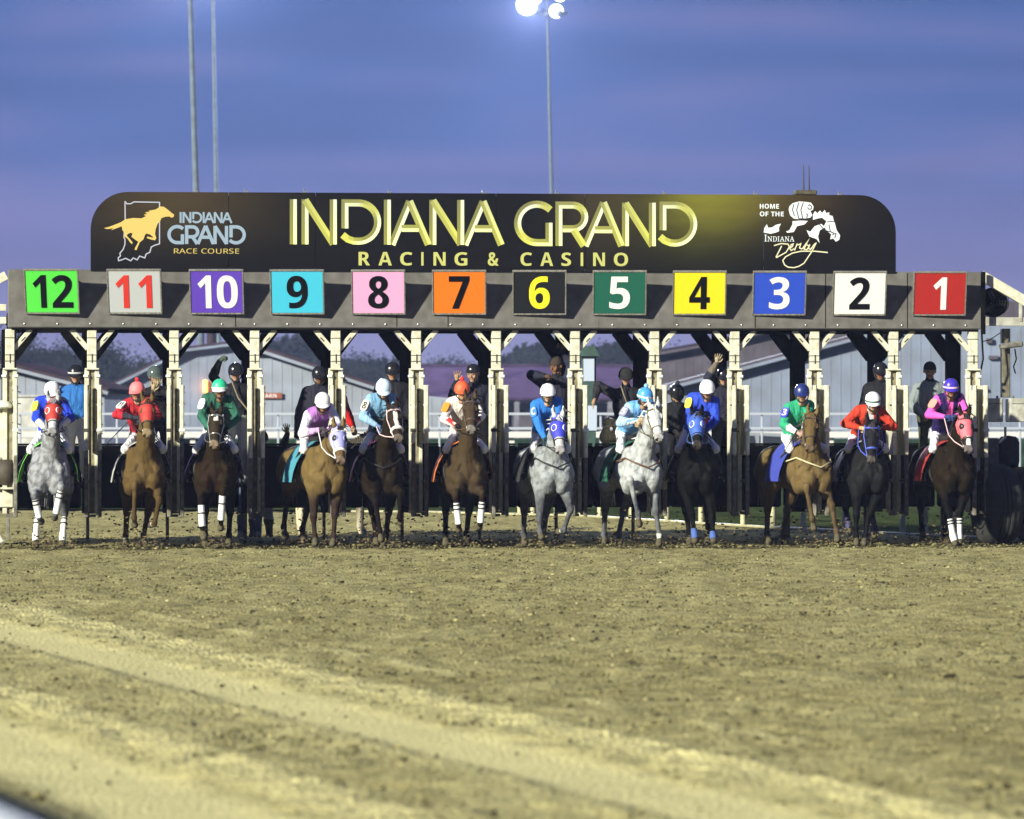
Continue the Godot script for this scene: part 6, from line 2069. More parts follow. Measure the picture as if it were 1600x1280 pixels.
	J.el = Vector3(-1, 0.25, 0.1)
	J.hl = Vector3(-0.35, -1, 0.15); J.hupl = Vector3(-1, 0.3, 0)
	person("attendant in black cap with arm stretched to the post and tan bag at the waist", grp, J, {SKIN: skin, TORSO: K, SLEEVE: Color(0.02, 0.02, 0.026), CUFF: Color(0.02, 0.02, 0.026), LEGS: K, BOOT: K, GLOVE: skin, COLLAR: K}, {"gear": "ballcap", "gear_mat": knit, "handl": "open", "puff": 0.022, "shoe": true})
	strap("tan neck strap on the attendant with outstretched arm", [at(970, 603, D - 0.16), at(975, 618, D - 0.22), at(980, 632, D - 0.22)], 0.012)
	var bag := thing("shoulder_bag", "khaki cloth bag hanging at the waist of the attendant with outstretched arm", "bag", at(956, 688, D - 0.3))
	var bm := MB.new()
	var bb := [[Vector3(-0.1, 0.05, 0), Vector3(0.1, 0.05, 0), 0.08, 0.08, 0.05, 0], [Vector3(-0.07, 0.28, 0), Vector3(0.05, 0.26, 0), 0.05, 0.05, 0.08, 0], [Vector3(-0.11, 0.03, 0.01), Vector3(-0.07, 0.28, 0), 0.07, 0.045, 0.05, 0], [Vector3(0.1, 0.04, 0.01), Vector3(0.06, 0.26, 0), 0.07, 0.045, 0.05, 0]]
	bm.add(Field.new(bb, 0.016).raw(), Transform3D(), func(_m: int, _p: Vector3) -> Color: return Color.WHITE)
	part("pouch", bm.mesh(), worn(mat(0.5, 0.44, 0.24, 0.9), 5.0, 0.6, 12), bag)
	bm = MB.new()
	bm.tube([Vector3(-0.06, 0.3, 0.03), Vector3(-0.04, 0.36, 0.02), Vector3(0.06, 0.34, 0.0)], 0.014, 6)
	part("strap", bm.mesh(), black_leather, bag)

	D = stall_d(1057)
	J = standing(1057, 616, D, 0.86, 0.0)
	J.wl = at(1052, 672, D - 0.3); J.wr = at(1066, 676, D - 0.32)
	J.hl = Vector3(0.5, -0.5, 0.6); J.hr = Vector3(-0.1, -0.8, 0.6)
	J.fwd = Vector3(0.25, -0.45, 1)
	person("attendant in black helmet with a black pom-pom left of the black horse's jockey", grp, J, {SKIN: skin, TORSO: K, SLEEVE: K, CUFF: K, LEGS: K, BOOT: K, GLOVE: Color(0.4, 0.33, 0.27), COLLAR: K}, {"gear": "cap", "gear_mat": shell, "pom": mat(0.012, 0.012, 0.016, 0.9), "goggles": clear_g, "puff": 0.02, "shoe": true})

	D = stall_d(1131)
	J = standing(1131, 590, D, foot, 0.0)
	J.wl = at(1119, 569, D - 0.2)
	J.el = Vector3(-1, 0.0, 0.1)
	J.hl = Vector3(0.25, 1, 0.1); J.hupl = Vector3(0, 0.2, -1)
	person("attendant in dark jacket and helmet reaching up beside the blue jockey's post", grp, J, {SKIN: skin, TORSO: N, SLEEVE: Color(0.02, 0.025, 0.04), CUFF: Color(0.12, 0.1, 0.08), LEGS: Color(0.07, 0.075, 0.07), BOOT: K, GLOVE: Color(0.32, 0.26, 0.18), COLLAR: K}, {"gear": "hard", "gear_mat": shell, "handl": "open", "puff": 0.024, "shoe": true})

	D = stall_d(1376)
	J = standing(1376, 582, D, foot, 0.0)
	person("attendant in black hooded coat with arms down behind the red and white jockey", grp, J, {SKIN: skin2, TORSO: K, SLEEVE: K, CUFF: K, LEGS: K, BOOT: K, GLOVE: K, COLLAR: K}, {"gear": "hard", "gear_mat": shell, "hood": true, "puff": 0.045, "shoe": true})

	D = stall_d(1453)
	J = standing(1453, 580, D, foot, 0.0)
	J.wl = at(1440, 648, D - 0.25); J.wr = at(1474, 652, D - 0.25)
	J.fwd = Vector3(0.05, -0.12, 1)
	person("attendant in grey jacket and black knit cap at the far right stall", grp, J, {SKIN: skin, TORSO: Color(0.17, 0.19, 0.2), SLEEVE: Color(0.18, 0.2, 0.21), CUFF: Color(0.18, 0.2, 0.21), LEGS: Color(0.05, 0.055, 0.035), BOOT: K, GLOVE: Color(0.2, 0.16, 0.1), COLLAR: K}, {"gear": "beanie", "gear_mat": knit, "puff": 0.03, "hood": true, "shoe": true})

	# behind the gate: two on the ground, a lead pony with its rider
	J = standing(390, 672, 84.0, 0.0, 0.0)
	person("person in blue jeans and tan shoes behind the gate, seen below the tail gates", "", J, {SKIN: skin, TORSO: N, SLEEVE: N, CUFF: N, LEGS: jean, BOOT: Color(0.3, 0.25, 0.17), GLOVE: K, COLLAR: K}, {"gear": "ballcap", "gear_mat": knit, "puff": 0.02, "lpuff": 0.02, "shoe": true})
	J = standing(408, 688, 84.2, 0.0, 0.0)
	J.nk = J.hd + Vector3(0.08, -0.2, -0.05)
	J.wl = at(402, 720, 83.8)
	J.wr = at(449, 678, 83.9)
	J.er = Vector3(0.3, -1, 0.3)
	J.hr = Vector3(-0.1, 1, 0.05); J.hupr = Vector3(0, 0.1, -1)
	person("person bending behind the tail gate with a raised tan glove and pale worn trousers", "", J, {SKIN: skin, TORSO: K, SLEEVE: K, CUFF: K, LEGS: Color(0.3, 0.29, 0.26), BOOT: Color(0.08, 0.055, 0.035), GLOVE: Color(0.5, 0.33, 0.09), COLLAR: K}, {"gear": "ballcap", "gear_mat": knit, "handr": "open", "puff": 0.02, "lpuff": 0.015, "boot": 0.5})
	lead_pony(skin)


func strap(label: String, p: Array, r: float) -> void:
	var t := thing("lead_strap", label, "strap", p[0], "lead straps")
	var m := MB.new()
	var q := []
	for v in p:
		q.append(v - p[0])
	m.tube(q, r, 6, 0.5)
	part("webbing", m.mesh(), worn(mat(0.3, 0.26, 0.17, 0.8), 5.0, 0.6, 12), t)


func lead_pony(skin: Color) -> void:
	var d := 86.5
	var o := at(528, 850, d)
	o.y = 0.0
	var root := thing("lead_pony", "tan lead pony standing side on behind the gate, pale legs showing below", "horse", o)
	var b := []
	var tan := Color(0.27, 0.225, 0.15)
	b.append([Vector3(-0.55, 1.15, 0), Vector3(0.4, 1.15, 0), 0.29, 0.27, 0.08, 0])
	b.append([Vector3(-0.6, 1.2, 0), Vector3(-0.72, 1.05, 0), 0.25, 0.22, 0.08, 0])
	b.append([Vector3(0.4, 1.25, 0), Vector3(0.72, 1.66, 0), 0.2, 0.12, 0.08, 0])
	b.append([Vector3(0.72, 1.66, 0), Vector3(0.86, 1.72, 0), 0.12, 0.1, 0.06, 0])
	for s in [-1.0, 1.0]:
		for x in [-0.62, 0.36]:
			b.append([Vector3(x, 0.9, s * 0.14), Vector3(x + 0.03 * s, 0.5, s * 0.14), 0.11, 0.06, 0.05, 0])
			b.append([Vector3(x + 0.03 * s, 0.5, s * 0.14), Vector3(x + 0.02 * s, 0.14, s * 0.14), 0.05, 0.042, 0.03, 1])
			b.append([Vector3(x + 0.02 * s, 0.14, s * 0.14), Vector3(x + 0.05 + 0.02 * s, 0.03, s * 0.14), 0.045, 0.06, 0.02, 1])
	var mb := MB.new()
	var pale := Color(0.42, 0.37, 0.27)
	mb.add(Field.new(b, 0.026).raw(), Transform3D(), func(m: int, _p: Vector3) -> Color: return pale if m == 1 else tan)
	var hx := frame(Vector3(0.75, -0.6, 0.1), Vector3(0.6, 0.75, 0.0), Vector3(0.86, 1.76, 0))
	mb.add(horse_head_raw, hx, func(m: int, _p: Vector3) -> Color: return Color(0.01, 0.01, 0.01) if m == 2 or m == 4 else tan)
	part("body", mb.mesh(), hide, root)
	var m2 := MB.new()
	m2.col = Color(0.06, 0.045, 0.03)
	for i in 16:
		var q := Vector3(0.25, 1.5, 0).lerp(Vector3(0.8, 1.82, 0), i / 15.0)
		m2.tube([q, q + Vector3(-0.03, 0.03, 0.1), q + Vector3(-0.06, -0.15, 0.15)], [0.02, 0.02, 0.004], 5)
	for i in 10:
		m2.tube([Vector3(-0.88, 1.3, 0), Vector3(-0.98, 1.1, 0.02 * (i - 5)), Vector3(-0.95, 0.5, 0.03 * (i - 5))], [0.03, 0.03, 0.006], 5)
	part("mane", m2.mesh(), hair_mat, root)
	m2 = MB.new()
	m2.tube([Vector3(-0.3, 1.46, 0), Vector3(-0.1, 1.45, 0), Vector3(0.12, 1.45, 0), Vector3(0.2, 1.52, 0)], [0.1, 0.13, 0.12, 0.05], 10)
	m2.tube([hx * Vector3(0, -0.05, 0.45), Vector3(0.95, 1.5, 0.2), Vector3(0.3, 1.65, 0.1)], 0.01, 6)
	part("saddle", m2.mesh(), black_leather, root)
	var base := o + Vector3(0.0, 1.4, 0)
	var hd := at(527, 592, d)
	var J := {"base": base, "hd": hd, "nk": hd + Vector3(0.0, -0.22, 0), "pel": o + Vector3(-0.05, 1.62, 0), "fwd": Vector3(0.9, -0.1, 0.5), "bf": Vector3(1, 0, 0.3),
		"wl": at(548, 662, d - 0.25), "wr": at(552, 668, d + 0.2), "kl": o + Vector3(0.2, 1.4, -0.36), "kr": o + Vector3(0.2, 1.4, 0.36), "al": o + Vector3(0.1, 0.95, -0.4), "ar": o + Vector3(0.1, 0.95, 0.4), "tl": o + Vector3(0.26, 0.92, -0.42), "tr": o + Vector3(0.26, 0.92, 0.42)}
	J.wl = at(549, 664, d - 0.3)
	J.el = Vector3(0.5, -0.6, 0.6)
	person("pony rider in a bright red jacket, mostly hidden by the post behind the lilac jockey", "", J, {SKIN: skin, TORSO: Color(0.4, 0.012, 0.014), SLEEVE: Color(0.45, 0.014, 0.016), CUFF: Color(0.4, 0.012, 0.014), LEGS: Color(0.05, 0.06, 0.1), BOOT: Color(0.02, 0.018, 0.016), GLOVE: Color(0.3, 0.2, 0.13), COLLAR: Color(0.3, 0.01, 0.012)}, {"gear": "hard", "puff": 0.03})


# ------------------------------------------------------------------ beyond the gate
func make_background() -> void:
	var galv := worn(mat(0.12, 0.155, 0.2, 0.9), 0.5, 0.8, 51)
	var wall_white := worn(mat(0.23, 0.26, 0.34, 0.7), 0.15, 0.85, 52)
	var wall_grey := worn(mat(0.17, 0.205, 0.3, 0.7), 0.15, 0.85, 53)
	var roof_dark := matt(worn(mat(0.06, 0.045, 0.06, 0.8), 0.2, 0.75, 54))
	var trim := worn(mat(0.5, 0.5, 0.48, 0.6), 0.5, 0.75, 55)
	var dark_wall := worn(mat(0.07, 0.06, 0.085, 0.85), 0.2, 0.75, 56)
	# flood poles
	pole("tall tapered grey lamp pole, thicker of the pair at left", 297, 0, 313, 200, 0.31, galv, 18.6)
	pole("slimmer grey lamp pole just right of the thick one at left", 332.5, 0, 341.5, 235, 0.24, galv, 21.6)
	var p3 := pole("slender grey lamp pole with lit floodlights behind the middle of the sign", 855.5, 30, 866.5, 250, 0.22, galv, 21.5)
	lamp_head(p3, 250.0)
	barns(wall_white, wall_grey, roof_dark, trim, dark_wall)
	# hut
	var hut := thing("timing_hut", "narrow dark green hut with pale panels and peaked roof behind stall five", "hut", at(920, 850, 110) * Vector3(1, 0, 1))
	var green := worn(mat(0.025, 0.07, 0.06, 0.7), 1.0, 0.7, 57)
	var k := 110.0 / FPX
	var hy := func(py: float) -> float: return CAM_Y - (py - HORIZON) * k
	var m := MB.new()
	m.box(Vector3(22 * k, hy.call(556.0), 0.5), Transform3D(Basis(), Vector3(0, hy.call(556.0) / 2, 0)), 0.01)
	part("wall", m.mesh(), green, hut)
	m = MB.new()
	m.extrude(PackedVector2Array([Vector2(-17 * k, hy.call(557.0)), Vector2(17 * k, hy.call(557.0)), Vector2(8 * k, hy.call(541.0)), Vector2(-8 * k, hy.call(541.0))]), 0.4, -0.4)
	part("roof", m.mesh(), green, hut)
	for q in [[558.0, 596.0, 0.0], [634.0, 673.0, 4.0]]:
		m = MB.new()
		m.box(Vector3(17 * k, (q[1] - q[0]) * k, 0.03), Transform3D(Basis(), Vector3(q[2] * k, hy.call((q[0] + q[1]) / 2), 0.27)), 0.004)
		part("panel", m.mesh(), mat(0.33, 0.38, 0.48, 0.7), hut)
	# rails
	inner_rail(worn(mat(0.5, 0.48, 0.3, 0.5), 1.0, 0.75, 58))
	far_fence("pale galvanised pipe fence running behind the whole gate", 132.0, [[-17.0, 17.0]], [1.98, 1.62], 0.06, 0.8, mat(0.4, 0.43, 0.5, 0.4, 0.3))
	far_fence("thick white board rail low behind the gate", 150.0, [[-18.0, 18.0]], [1.4], 0.17, 3.0, mat(0.46, 0.45, 0.45, 0.7))
	var hb := MB.new()
	hb.box(Vector3(44, 1.25, 1.2), Transform3D(Basis(), Vector3(2, 0.62, CAM_D - 160.0)), 0.2)
	var hedge := structure("grass_bank", hb.mesh(), matt(worn(mat(0.03, 0.06, 0.035, 0.95), 0.5, 0.5, 59)))
	hedge.set_meta("kind", "structure")
	# white outer rail close to the camera, at the lower left corner
	var rl := thing("outer_rail", "white outer rail blurred at the lower left corner", "rail", Vector3(-1.07, 0, CAM_D - 11.3))
	m = MB.new()
	var a := Vector3(-5.02, 1.055, -19.2)
	var b := Vector3(2.58, 1.055, 10.5)
	m.tube([a, a.lerp(b, 0.5), b], 0.075, 12)
	var wr := mat(0.5, 0.52, 0.53, 0.6)
	part("top_rail", m.mesh(), wr, rl)
	for i in 11:
		m = MB.new()
		var p := a.lerp(b, i / 10.0)
		m.tube([Vector3(p.x - 0.3, -0.05, p.z), Vector3(p.x - 0.28, 0.6, p.z), Vector3(p.x - 0.12, 0.98, p.z), p], 0.045, 8)
		part("post", m.mesh(), wr, rl)
	parked_car()
	trees()


func pole(label: String, px0: float, py0: float, px1: float, d: float, w: float, mt: Material, top: float) -> Node3D:
	var p1 := at(px1, 520, d)
	var p0 := at(px0, py0, d)
	var slope := (p0 - p1) / (p0.y - p1.y)
	var base := p1 - slope * p1.y
	var t := thing("light_pole", label, "light pole", Vector3(base.x, 0, base.z), "floodlight poles")
	var m := MB.new()
	var pts := []
	var rr := []
	for i in 7:
		pts.append(slope * top * i / 6.0)
		rr.append(w * 0.5 * lerpf(1.1, 0.55, i / 6.0))
	m.tube(pts, rr, 14)
	part("shaft", m.mesh(), mt, t)
	m = MB.new()
	m.box(Vector3(w * 2.0, 0.5, w * 2.0), Transform3D(Basis(), Vector3(0, 0.2, 0)), 0.05)
	part("footing", m.mesh(), mat(0.3, 0.3, 0.28, 0.9), t)
	if py0 < 1.0:
		var lit := mat(0.9, 0.9, 0.9)
		lit.emission_enabled = true
		lit.emission = Color(0.9, 0.93, 1.0)
		lit.emission_energy_multiplier = 9.0
		m = MB.new()
		m.bar(pts[6] + Vector3(-1.6, -0.4, 0), pts[6] + Vector3(1.6, -0.4, 0), 0.14, 0.14)
		part("cross_arm", m.mesh(), mt, t)
		for i in 4:
			m = MB.new()
			m.lathe([Vector2(0.05, -0.35), Vector2(0.14, -0.3), Vector2(0.3, 0.0), Vector2(0.33, 0.05)], 16, Transform3D(Basis(Vector3.RIGHT, 1.2), pts[6] + Vector3(-1.3 + 0.87 * i, 0.0, 0.3)))
			var fl := part("floodlight", m.mesh(), mat(0.3, 0.3, 0.32, 0.4, 0.6), t)
			m = MB.new()
			m.lathe([Vector2(0.3, 0.0), Vector2(0.15, 0.03), Vector2(0.001, 0.03)], 16, Transform3D(Basis(Vector3.RIGHT, 1.2), pts[6] + Vector3(-1.3 + 0.87 * i, 0.0, 0.3)))
			part("lamp", m.mesh(), lit, fl)
		var s := SpotLight3D.new()
		s.name = numbered("floodlight_beam")
		add_child(s)
		s.light_energy = 2000.0
		s.light_color = Color(0.9, 0.93, 1.0)
		s.light_size = 0.6
		s.spot_range = 400.0
		s.spot_angle = 60.0
		s.spot_attenuation = 2.0
		s.shadow_enabled = true
		s.look_at_from_position(t.position + pts[6] + Vector3(0, 0, 0.9), Vector3(0, 0, 10), Vector3.UP)
	return t


func lamp_head(t: Node3D, d: float) -> void:
	var o := t.position
	var grey := mat(0.16, 0.2, 0.24, 0.4, 0.4)
	var lit := mat(0.9, 0.9, 0.9)
	lit.emission_enabled = true
	lit.emission = Color(0.9, 0.93, 1.0)
	lit.emission_energy_multiplier = 9.0
	var m := MB.new()
	var c := at(856, 22, d) - o
	m.bar(at(820, 22, d) - o, at(888, 20, d) - o, 0.12, 0.12)
	m.bar(at(818, -8, d) - o, at(888, -8, d) - o, 0.12, 0.12)
	part("cross_arm", m.mesh(), grey, t)
	for q in [[823.0, 8.0, 0.5, 1], [834.0, -6.0, 0.42, 1], [875.0, -7.0, 0.3, 1], [869.0, 18.0, 0.33, 2], [849.0, 20.0, 0.2, 0]]:
		var p := at(q[0], q[1], d) - o + Vector3(0, 0, 0.25)
		m = MB.new()
		var x := Transform3D(Basis(Vector3.RIGHT, PI / 2 + 0.12), p)
		m.lathe([Vector2(0.06, -0.45), Vector2(q[2] * 0.4, -0.4), Vector2(q[2] * 0.9, -0.08), Vector2(q[2], 0.0), Vector2(q[2] * 1.02, 0.04)], 20, x)
		var fl := part("floodlight", m.mesh(), grey, t)
		if q[3] > 0:
			m = MB.new()
			m.lathe([Vector2(q[2] * 0.93, -0.06), Vector2(q[2] * 0.6, -0.03), Vector2(0.001, -0.02)], 20, x)
			part("lamp", m.mesh(), lit, fl)
			if q[3] == 2:
				m = MB.new()
				m.lathe([Vector2(0.001, 0.0), Vector2(0.16, 0.0), Vector2(0.17, 0.1), Vector2(0.1, 0.16), Vector2(0.001, 0.16)], 14, x.translated_local(Vector3(0.16, 0.05, 0.1)))
				part("glare_shield", m.mesh(), grey, fl)
	var s := SpotLight3D.new()
	s.name = numbered("floodlight_beam")
	add_child(s)
	s.light_energy = 4500.0
	s.light_color = Color(0.9, 0.93, 1.0)
	s.light_size = 0.5
	s.spot_range = 400.0
	s.spot_angle = 60.0
	s.spot_attenuation = 2.0
	s.shadow_enabled = true
	s.look_at_from_position(o + c + Vector3(-0.8, 0.3, 0.75), Vector3(0, 0, 10), Vector3.UP)


# a barn whose end wall faces the track: outline in photograph pixels, standing-seam ribs on the wall, roof slabs along the slopes
func barn(label: String, d: float, outline: Array, roof: Array, depth: float, wall: Material, roofm: Material, trim: Material) -> Node3D:
	var o := at(outline[0][0], 850, d)
	o.y = 0
	var t := thing("barn", label, "barn", o, "")
	var pl := PackedVector2Array()
	for q in outline:
		var p := at(q[0], q[1], d) - o
		pl.append(Vector2(p.x, maxf(p.y, 0.0)))
	var m := MB.new()
	m.extrude(pl, 0.0, -depth)
	var w := part("wall", m.mesh(), wall, t)
	# ribs
	m = MB.new()
	var lo := 1e9
	var hi := -1e9
	for p in pl:
		lo = minf(lo, p.x); hi = maxf(hi, p.x)
	var x := lo + 0.15
	while x < hi - 0.05:
		var y := 0.0
		for i in pl.size():
			var a := pl[i]
			var b := pl[(i + 1) % pl.size()]
			if (a.x - x) * (b.x - x) < 0.0:
				y = maxf(y, lerpf(a.y, b.y, (x - a.x) / (b.x - a.x)))
		if y > 0.3:
			m.box(Vector3(0.05, y - 0.06, 0.012), Transform3D(Basis(), Vector3(x, (y - 0.06) / 2, 0.006)), 0.006)
		x += 0.3
	var ribs := part("siding_ribs", m.mesh(), wall, w)
	ribs.set_meta("kind", "stuff")
	for i in roof.size() - 1:
		var a := at(roof[i][0], roof[i][1], d) - o
		var b := at(roof[i + 1][0], roof[i + 1][1], d) - o
		m = MB.new()
		var mid := (a + b) / 2
		var ang := atan2(b.y - a.y, b.x - a.x)
		m.box(Vector3(a.distance_to(b) + 0.1, 0.14, depth + 0.8), Transform3D(Basis(Vector3.BACK, ang), Vector3(mid.x, mid.y + 0.05, -depth / 2)), 0.02)
		part("roof", m.mesh(), roofm, t)
		m = MB.new()
		m.box(Vector3(a.distance_to(b) + 0.1, 0.1, 0.05), Transform3D(Basis(Vector3.BACK, ang), Vector3(mid.x, mid.y - 0.02, 0.43)), 0.01)
		part("fascia", m.mesh(), wall, t)
	return t


func barns(ww: Material, wg: Material, roof: Material, trim: Material, dw: Material) -> void:
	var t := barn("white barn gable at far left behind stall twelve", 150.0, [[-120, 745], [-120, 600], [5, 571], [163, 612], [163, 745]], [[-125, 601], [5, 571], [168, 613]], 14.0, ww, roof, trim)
	var m := MB.new()
	var o := t.position
	for q in [[100.0, 633.0], [45.0, 633.0]]:
		var p := at(q[0], q[1], 150.0) - o
		m = MB.new()
		m.box(Vector3(1.0, 0.05, 0.1), Transform3D(Basis(), Vector3(p.x, p.y + 0.25, 0.03)), 0.01)
		m.box(Vector3(0.9, 1.6, 0.08), Transform3D(Basis(), Vector3(p.x, p.y - 0.6, 0.02)), 0.02)
		part("door", m.mesh(), trim, t)
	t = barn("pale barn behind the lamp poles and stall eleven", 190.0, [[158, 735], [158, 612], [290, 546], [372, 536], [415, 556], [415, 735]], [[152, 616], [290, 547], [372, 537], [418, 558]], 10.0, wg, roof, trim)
	o = t.position
	# the lit orange lamp on its wall
	var lit := mat(0.9, 0.5, 0.2)
	lit.emission_enabled = true
	lit.emission = Color(1.0, 0.55, 0.16)
	lit.emission_energy_multiplier = 3.2
	var lp := at(321, 604, 190.0) - o
	m = MB.new()
	m.box(Vector3(0.16, 0.46, 0.14), Transform3D(Basis(), Vector3(lp.x, lp.y, 0.14)), 0.04)
	part("wall_lamp", m.mesh(), lit, t)
	var ol := OmniLight3D.new()
	ol.name = "wall_lamp_light"
	add_child(ol)
	ol.position = o + Vector3(lp.x, lp.y, 0.32)
	ol.light_color = Color(1.0, 0.6, 0.22)
	ol.light_energy = 0.2
	ol.light_size = 0.15
	ol.omni_range = 30.0
	ol.omni_attenuation = 2.0
	ol.shadow_enabled = true
	m = MB.new()
	m.lathe([Vector2(0.18, 0.0), Vector2(0.18, 0.7), Vector2(0.36, 0.75), Vector2(0.36, 0.95), Vector2(0.01, 1.0)], 12, Transform3D(Basis(), at(323, 541, 190) - o + Vector3(0, -0.2, -3)))
	part("vent", m.mesh(), roof, t)
	t = barn("large white barn gable with an orange name sign behind stalls nine and ten", 160.0, [[385, 745], [385, 546], [400, 546], [598, 611], [700, 622], [700, 745]], [[380, 546], [402, 546], [604, 612]], 12.0, ww, roof, trim)
	o = t.position
	var sp := at(423, 618.5, 160.0) - o
	m = MB.new()
	m.box(Vector3(0.7, 0.175, 0.05), Transform3D(Basis(), Vector3(sp.x, sp.y, 0.09)), 0.01)
	var sg := part("sign", m.mesh(), mat(0.2, 0.05, 0.025, 0.7), t)
	text(sg, "lettering", "BARN", true, Rect2(sp.x - 0.26, sp.y - 0.055, 0.44, 0.11), 0.12, mat(0.6, 0.5, 0.5, 0.6))
	# long low shed with a dark roof
	o = at(650, 850, 210)
	o.y = 0
	t = thing("long_shed", "long low shed with a purplish dark roof behind the middle stalls", "shed", o)
	var w := (1150.0 - 640.0) * 210.0 / FPX
	var ey := at(0, 622, 210).y
	var ry := at(0, 573, 216).y
	m = MB.new()
	m.box(Vector3(w, ey - 0.2, 6.0), Transform3D(Basis(), Vector3(w / 2, (ey - 0.2) / 2, -4.0)), 0.02)
	part("wall", m.mesh(), dw, t)
	m = MB.new()
	var sl := atan2(ry - ey, 6.0)
	m.box(Vector3(w + 1.0, 0.12, 6.6), Transform3D(Basis(Vector3.RIGHT, sl), Vector3(w / 2, (ry + ey) / 2, -3.0)), 0.02)
	m.box(Vector3(w + 1.0, 0.12, 6.6), Transform3D(Basis(Vector3.RIGHT, -sl), Vector3(w / 2, (ry + ey) / 2, -9.0)), 0.02)
	part("roof", m.mesh(), matt(worn(mat(0.06, 0.04, 0.085, 0.8), 0.2, 0.75, 61)), t)
	for i in 11:
		m = MB.new()
		m.box(Vector3(0.22, ey, 0.22), Transform3D(Basis(), Vector3(0.3 + (w - 0.6) * i / 10.0, ey / 2, 0.0)), 0.02)
		part("post", m.mesh(), worn(mat(0.15, 0.15, 0.2, 0.7), 0.5, 0.7, 62), t)
	barn("dark sided barn behind the right stalls, its roofline rising to the right", 185.0, [[1022, 735], [1022, 553], [1110, 538], [1400, 470], [1800, 470], [1800, 735]], [[1018, 554], [1110, 538], [1402, 470]], 10.0, dw, matt(worn(mat(0.035, 0.03, 0.045, 0.8), 0.2, 0.75, 63)), dw)
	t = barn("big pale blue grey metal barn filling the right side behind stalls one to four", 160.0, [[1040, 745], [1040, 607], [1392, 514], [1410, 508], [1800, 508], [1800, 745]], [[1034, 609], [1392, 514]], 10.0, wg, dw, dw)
	o = t.position
	for q in [[1546.0, 533.0, 0.2, 0.16], [1552.0, 559.0, 0.3, 0.12], [1540.0, 609.0, 0.12, 0.1]]:
		var p := at(q[0], q[1], 160.0) - o
		m = MB.new()
		m.box(Vector3(q[2], q[3], 0.12), Transform3D(Basis(), Vector3(p.x, p.y, 0.09)), 0.02)
		part("vent", m.mesh(), dw, t)


func inner_rail(mt: Material) -> void:
	var t := thing("inner_rail", "cream inner track rail with posts curving away behind the right stalls", "rail", Vector3(4.2, 0, -11.5))
	var xs := [-3.2, -2.0, -0.2, 1.2, 2.2, 3.2, 4.2, 5.1, 5.9, 6.6, 7.5, 8.6, 9.6]
	var pts := []
	var low := []
	for x in xs:
		pts.append(Vector3(x - 4.2, 1.08, rail_z(x) + 11.5))
		low.append(Vector3(x - 4.2, 0.03, rail_z(x) + 11.65))
	var m := MB.new()
	m.tube(pts, 0.06, 8)
	part("top_rail", m.mesh(), mt, t)
	m = MB.new()
	m.tube(low, 0.025, 6)
	part("ground_board", m.mesh(), mt, t)
	for px in [640.0, 700.0, 758.0, 812.0, 832.0, 870.0, 884.0, 905.0, 936.0, 985.0, 1040.0, 1096.0, 1162.0, 1207.0, 1255.0, 1320.0, 1361.0, 1412.0, 1448.0, 1494.0]:
		var best := 0.0
		var err := 1e9
		for k in 400:
			var x := -9.0 + 0.05 * k
			var d := CAM_D - rail_z(x)
			var e := absf(800.0 + x / d * FPX - px)
			if e < err:
				err = e
				best = x
		m = MB.new()
		m.tube([Vector3(best - 4.2, 0.0, rail_z(best) + 11.5), Vector3(best - 4.2, 1.06, rail_z(best) + 11.5)], 0.048, 10)
		part("post", m.mesh(), mt, t)


func far_fence(label: String, d: float, spans: Array, heights: Array, r: float, step: float, mt: Material) -> void:
	var t := thing("fence", label, "fence", Vector3(0, 0, CAM_D - d))
	for s in spans:
		for h in heights:
			var m := MB.new()
			m.bar(Vector3(s[0], h, 0), Vector3(s[1], h, 0), r, r)
			part("rail", m.mesh(), mt, t)
		var x: float = s[0]
		while x <= s[1]:
			var m := MB.new()
			m.box(Vector3(r * 0.9, heights[0], r * 0.9), Transform3D(Basis(), Vector3(x, heights[0] / 2, -r)), 0.01)
			part("post", m.mesh(), mt, t)
			x += step


func parked_car() -> void:
	var d := 138.0
	var o := at(1216, 850, d)
	o.y = 0
	var t := thing("parked_car", "small silver car parked beyond the rail behind the green silks jockey", "car", o)
	var body := mat(0.3, 0.32, 0.36, 0.3, 0.4)
	var glass := mat(0.02, 0.025, 0.035, 0.1)
	var m := MB.new()
	m.extrude(PackedVector2Array([Vector2(-2.0, 0.35), Vector2(2.0, 0.35), Vector2(2.05, 0.75), Vector2(1.9, 0.95), Vector2(1.0, 1.02), Vector2(0.45, 1.46), Vector2(-1.1, 1.52), Vector2(-1.75, 1.05), Vector2(-2.05, 0.9)]), 0.8, -0.8)
	part("body", m.mesh(), body, t)
	for q in [[-0.95, 0.55, -0.3], [-0.25, 0.55, 0.3]]:
		m = MB.new()
		m.extrude(PackedVector2Array([Vector2(q[0] - 0.42, 1.04), Vector2(q[0] + 0.36, 1.04), Vector2(q[0] + 0.3, 1.42), Vector2(q[0] - 0.2, 1.43)] if q[2] < 0 else [Vector2(q[0] - 0.28, 1.04), Vector2(q[0] + 1.05, 1.03), Vector2(q[0] + 0.62, 1.38), Vector2(q[0] - 0.28, 1.42)]), 0.815, 0.79)
		part("window", m.mesh(), glass, t)
	for x in [-1.25, 1.25]:
		for z in [-0.72, 0.72]:
			m = MB.new()
			m.lathe([Vector2(0.01, -0.1), Vector2(0.3, -0.1), Vector2(0.33, -0.06), Vector2(0.33, 0.06), Vector2(0.3, 0.1), Vector2(0.01, 0.1)], 20, Transform3D(Basis(Vector3.RIGHT, PI / 2), Vector3(x, 0.33, z)))
			part("wheel", m.mesh(), black_leather, t)


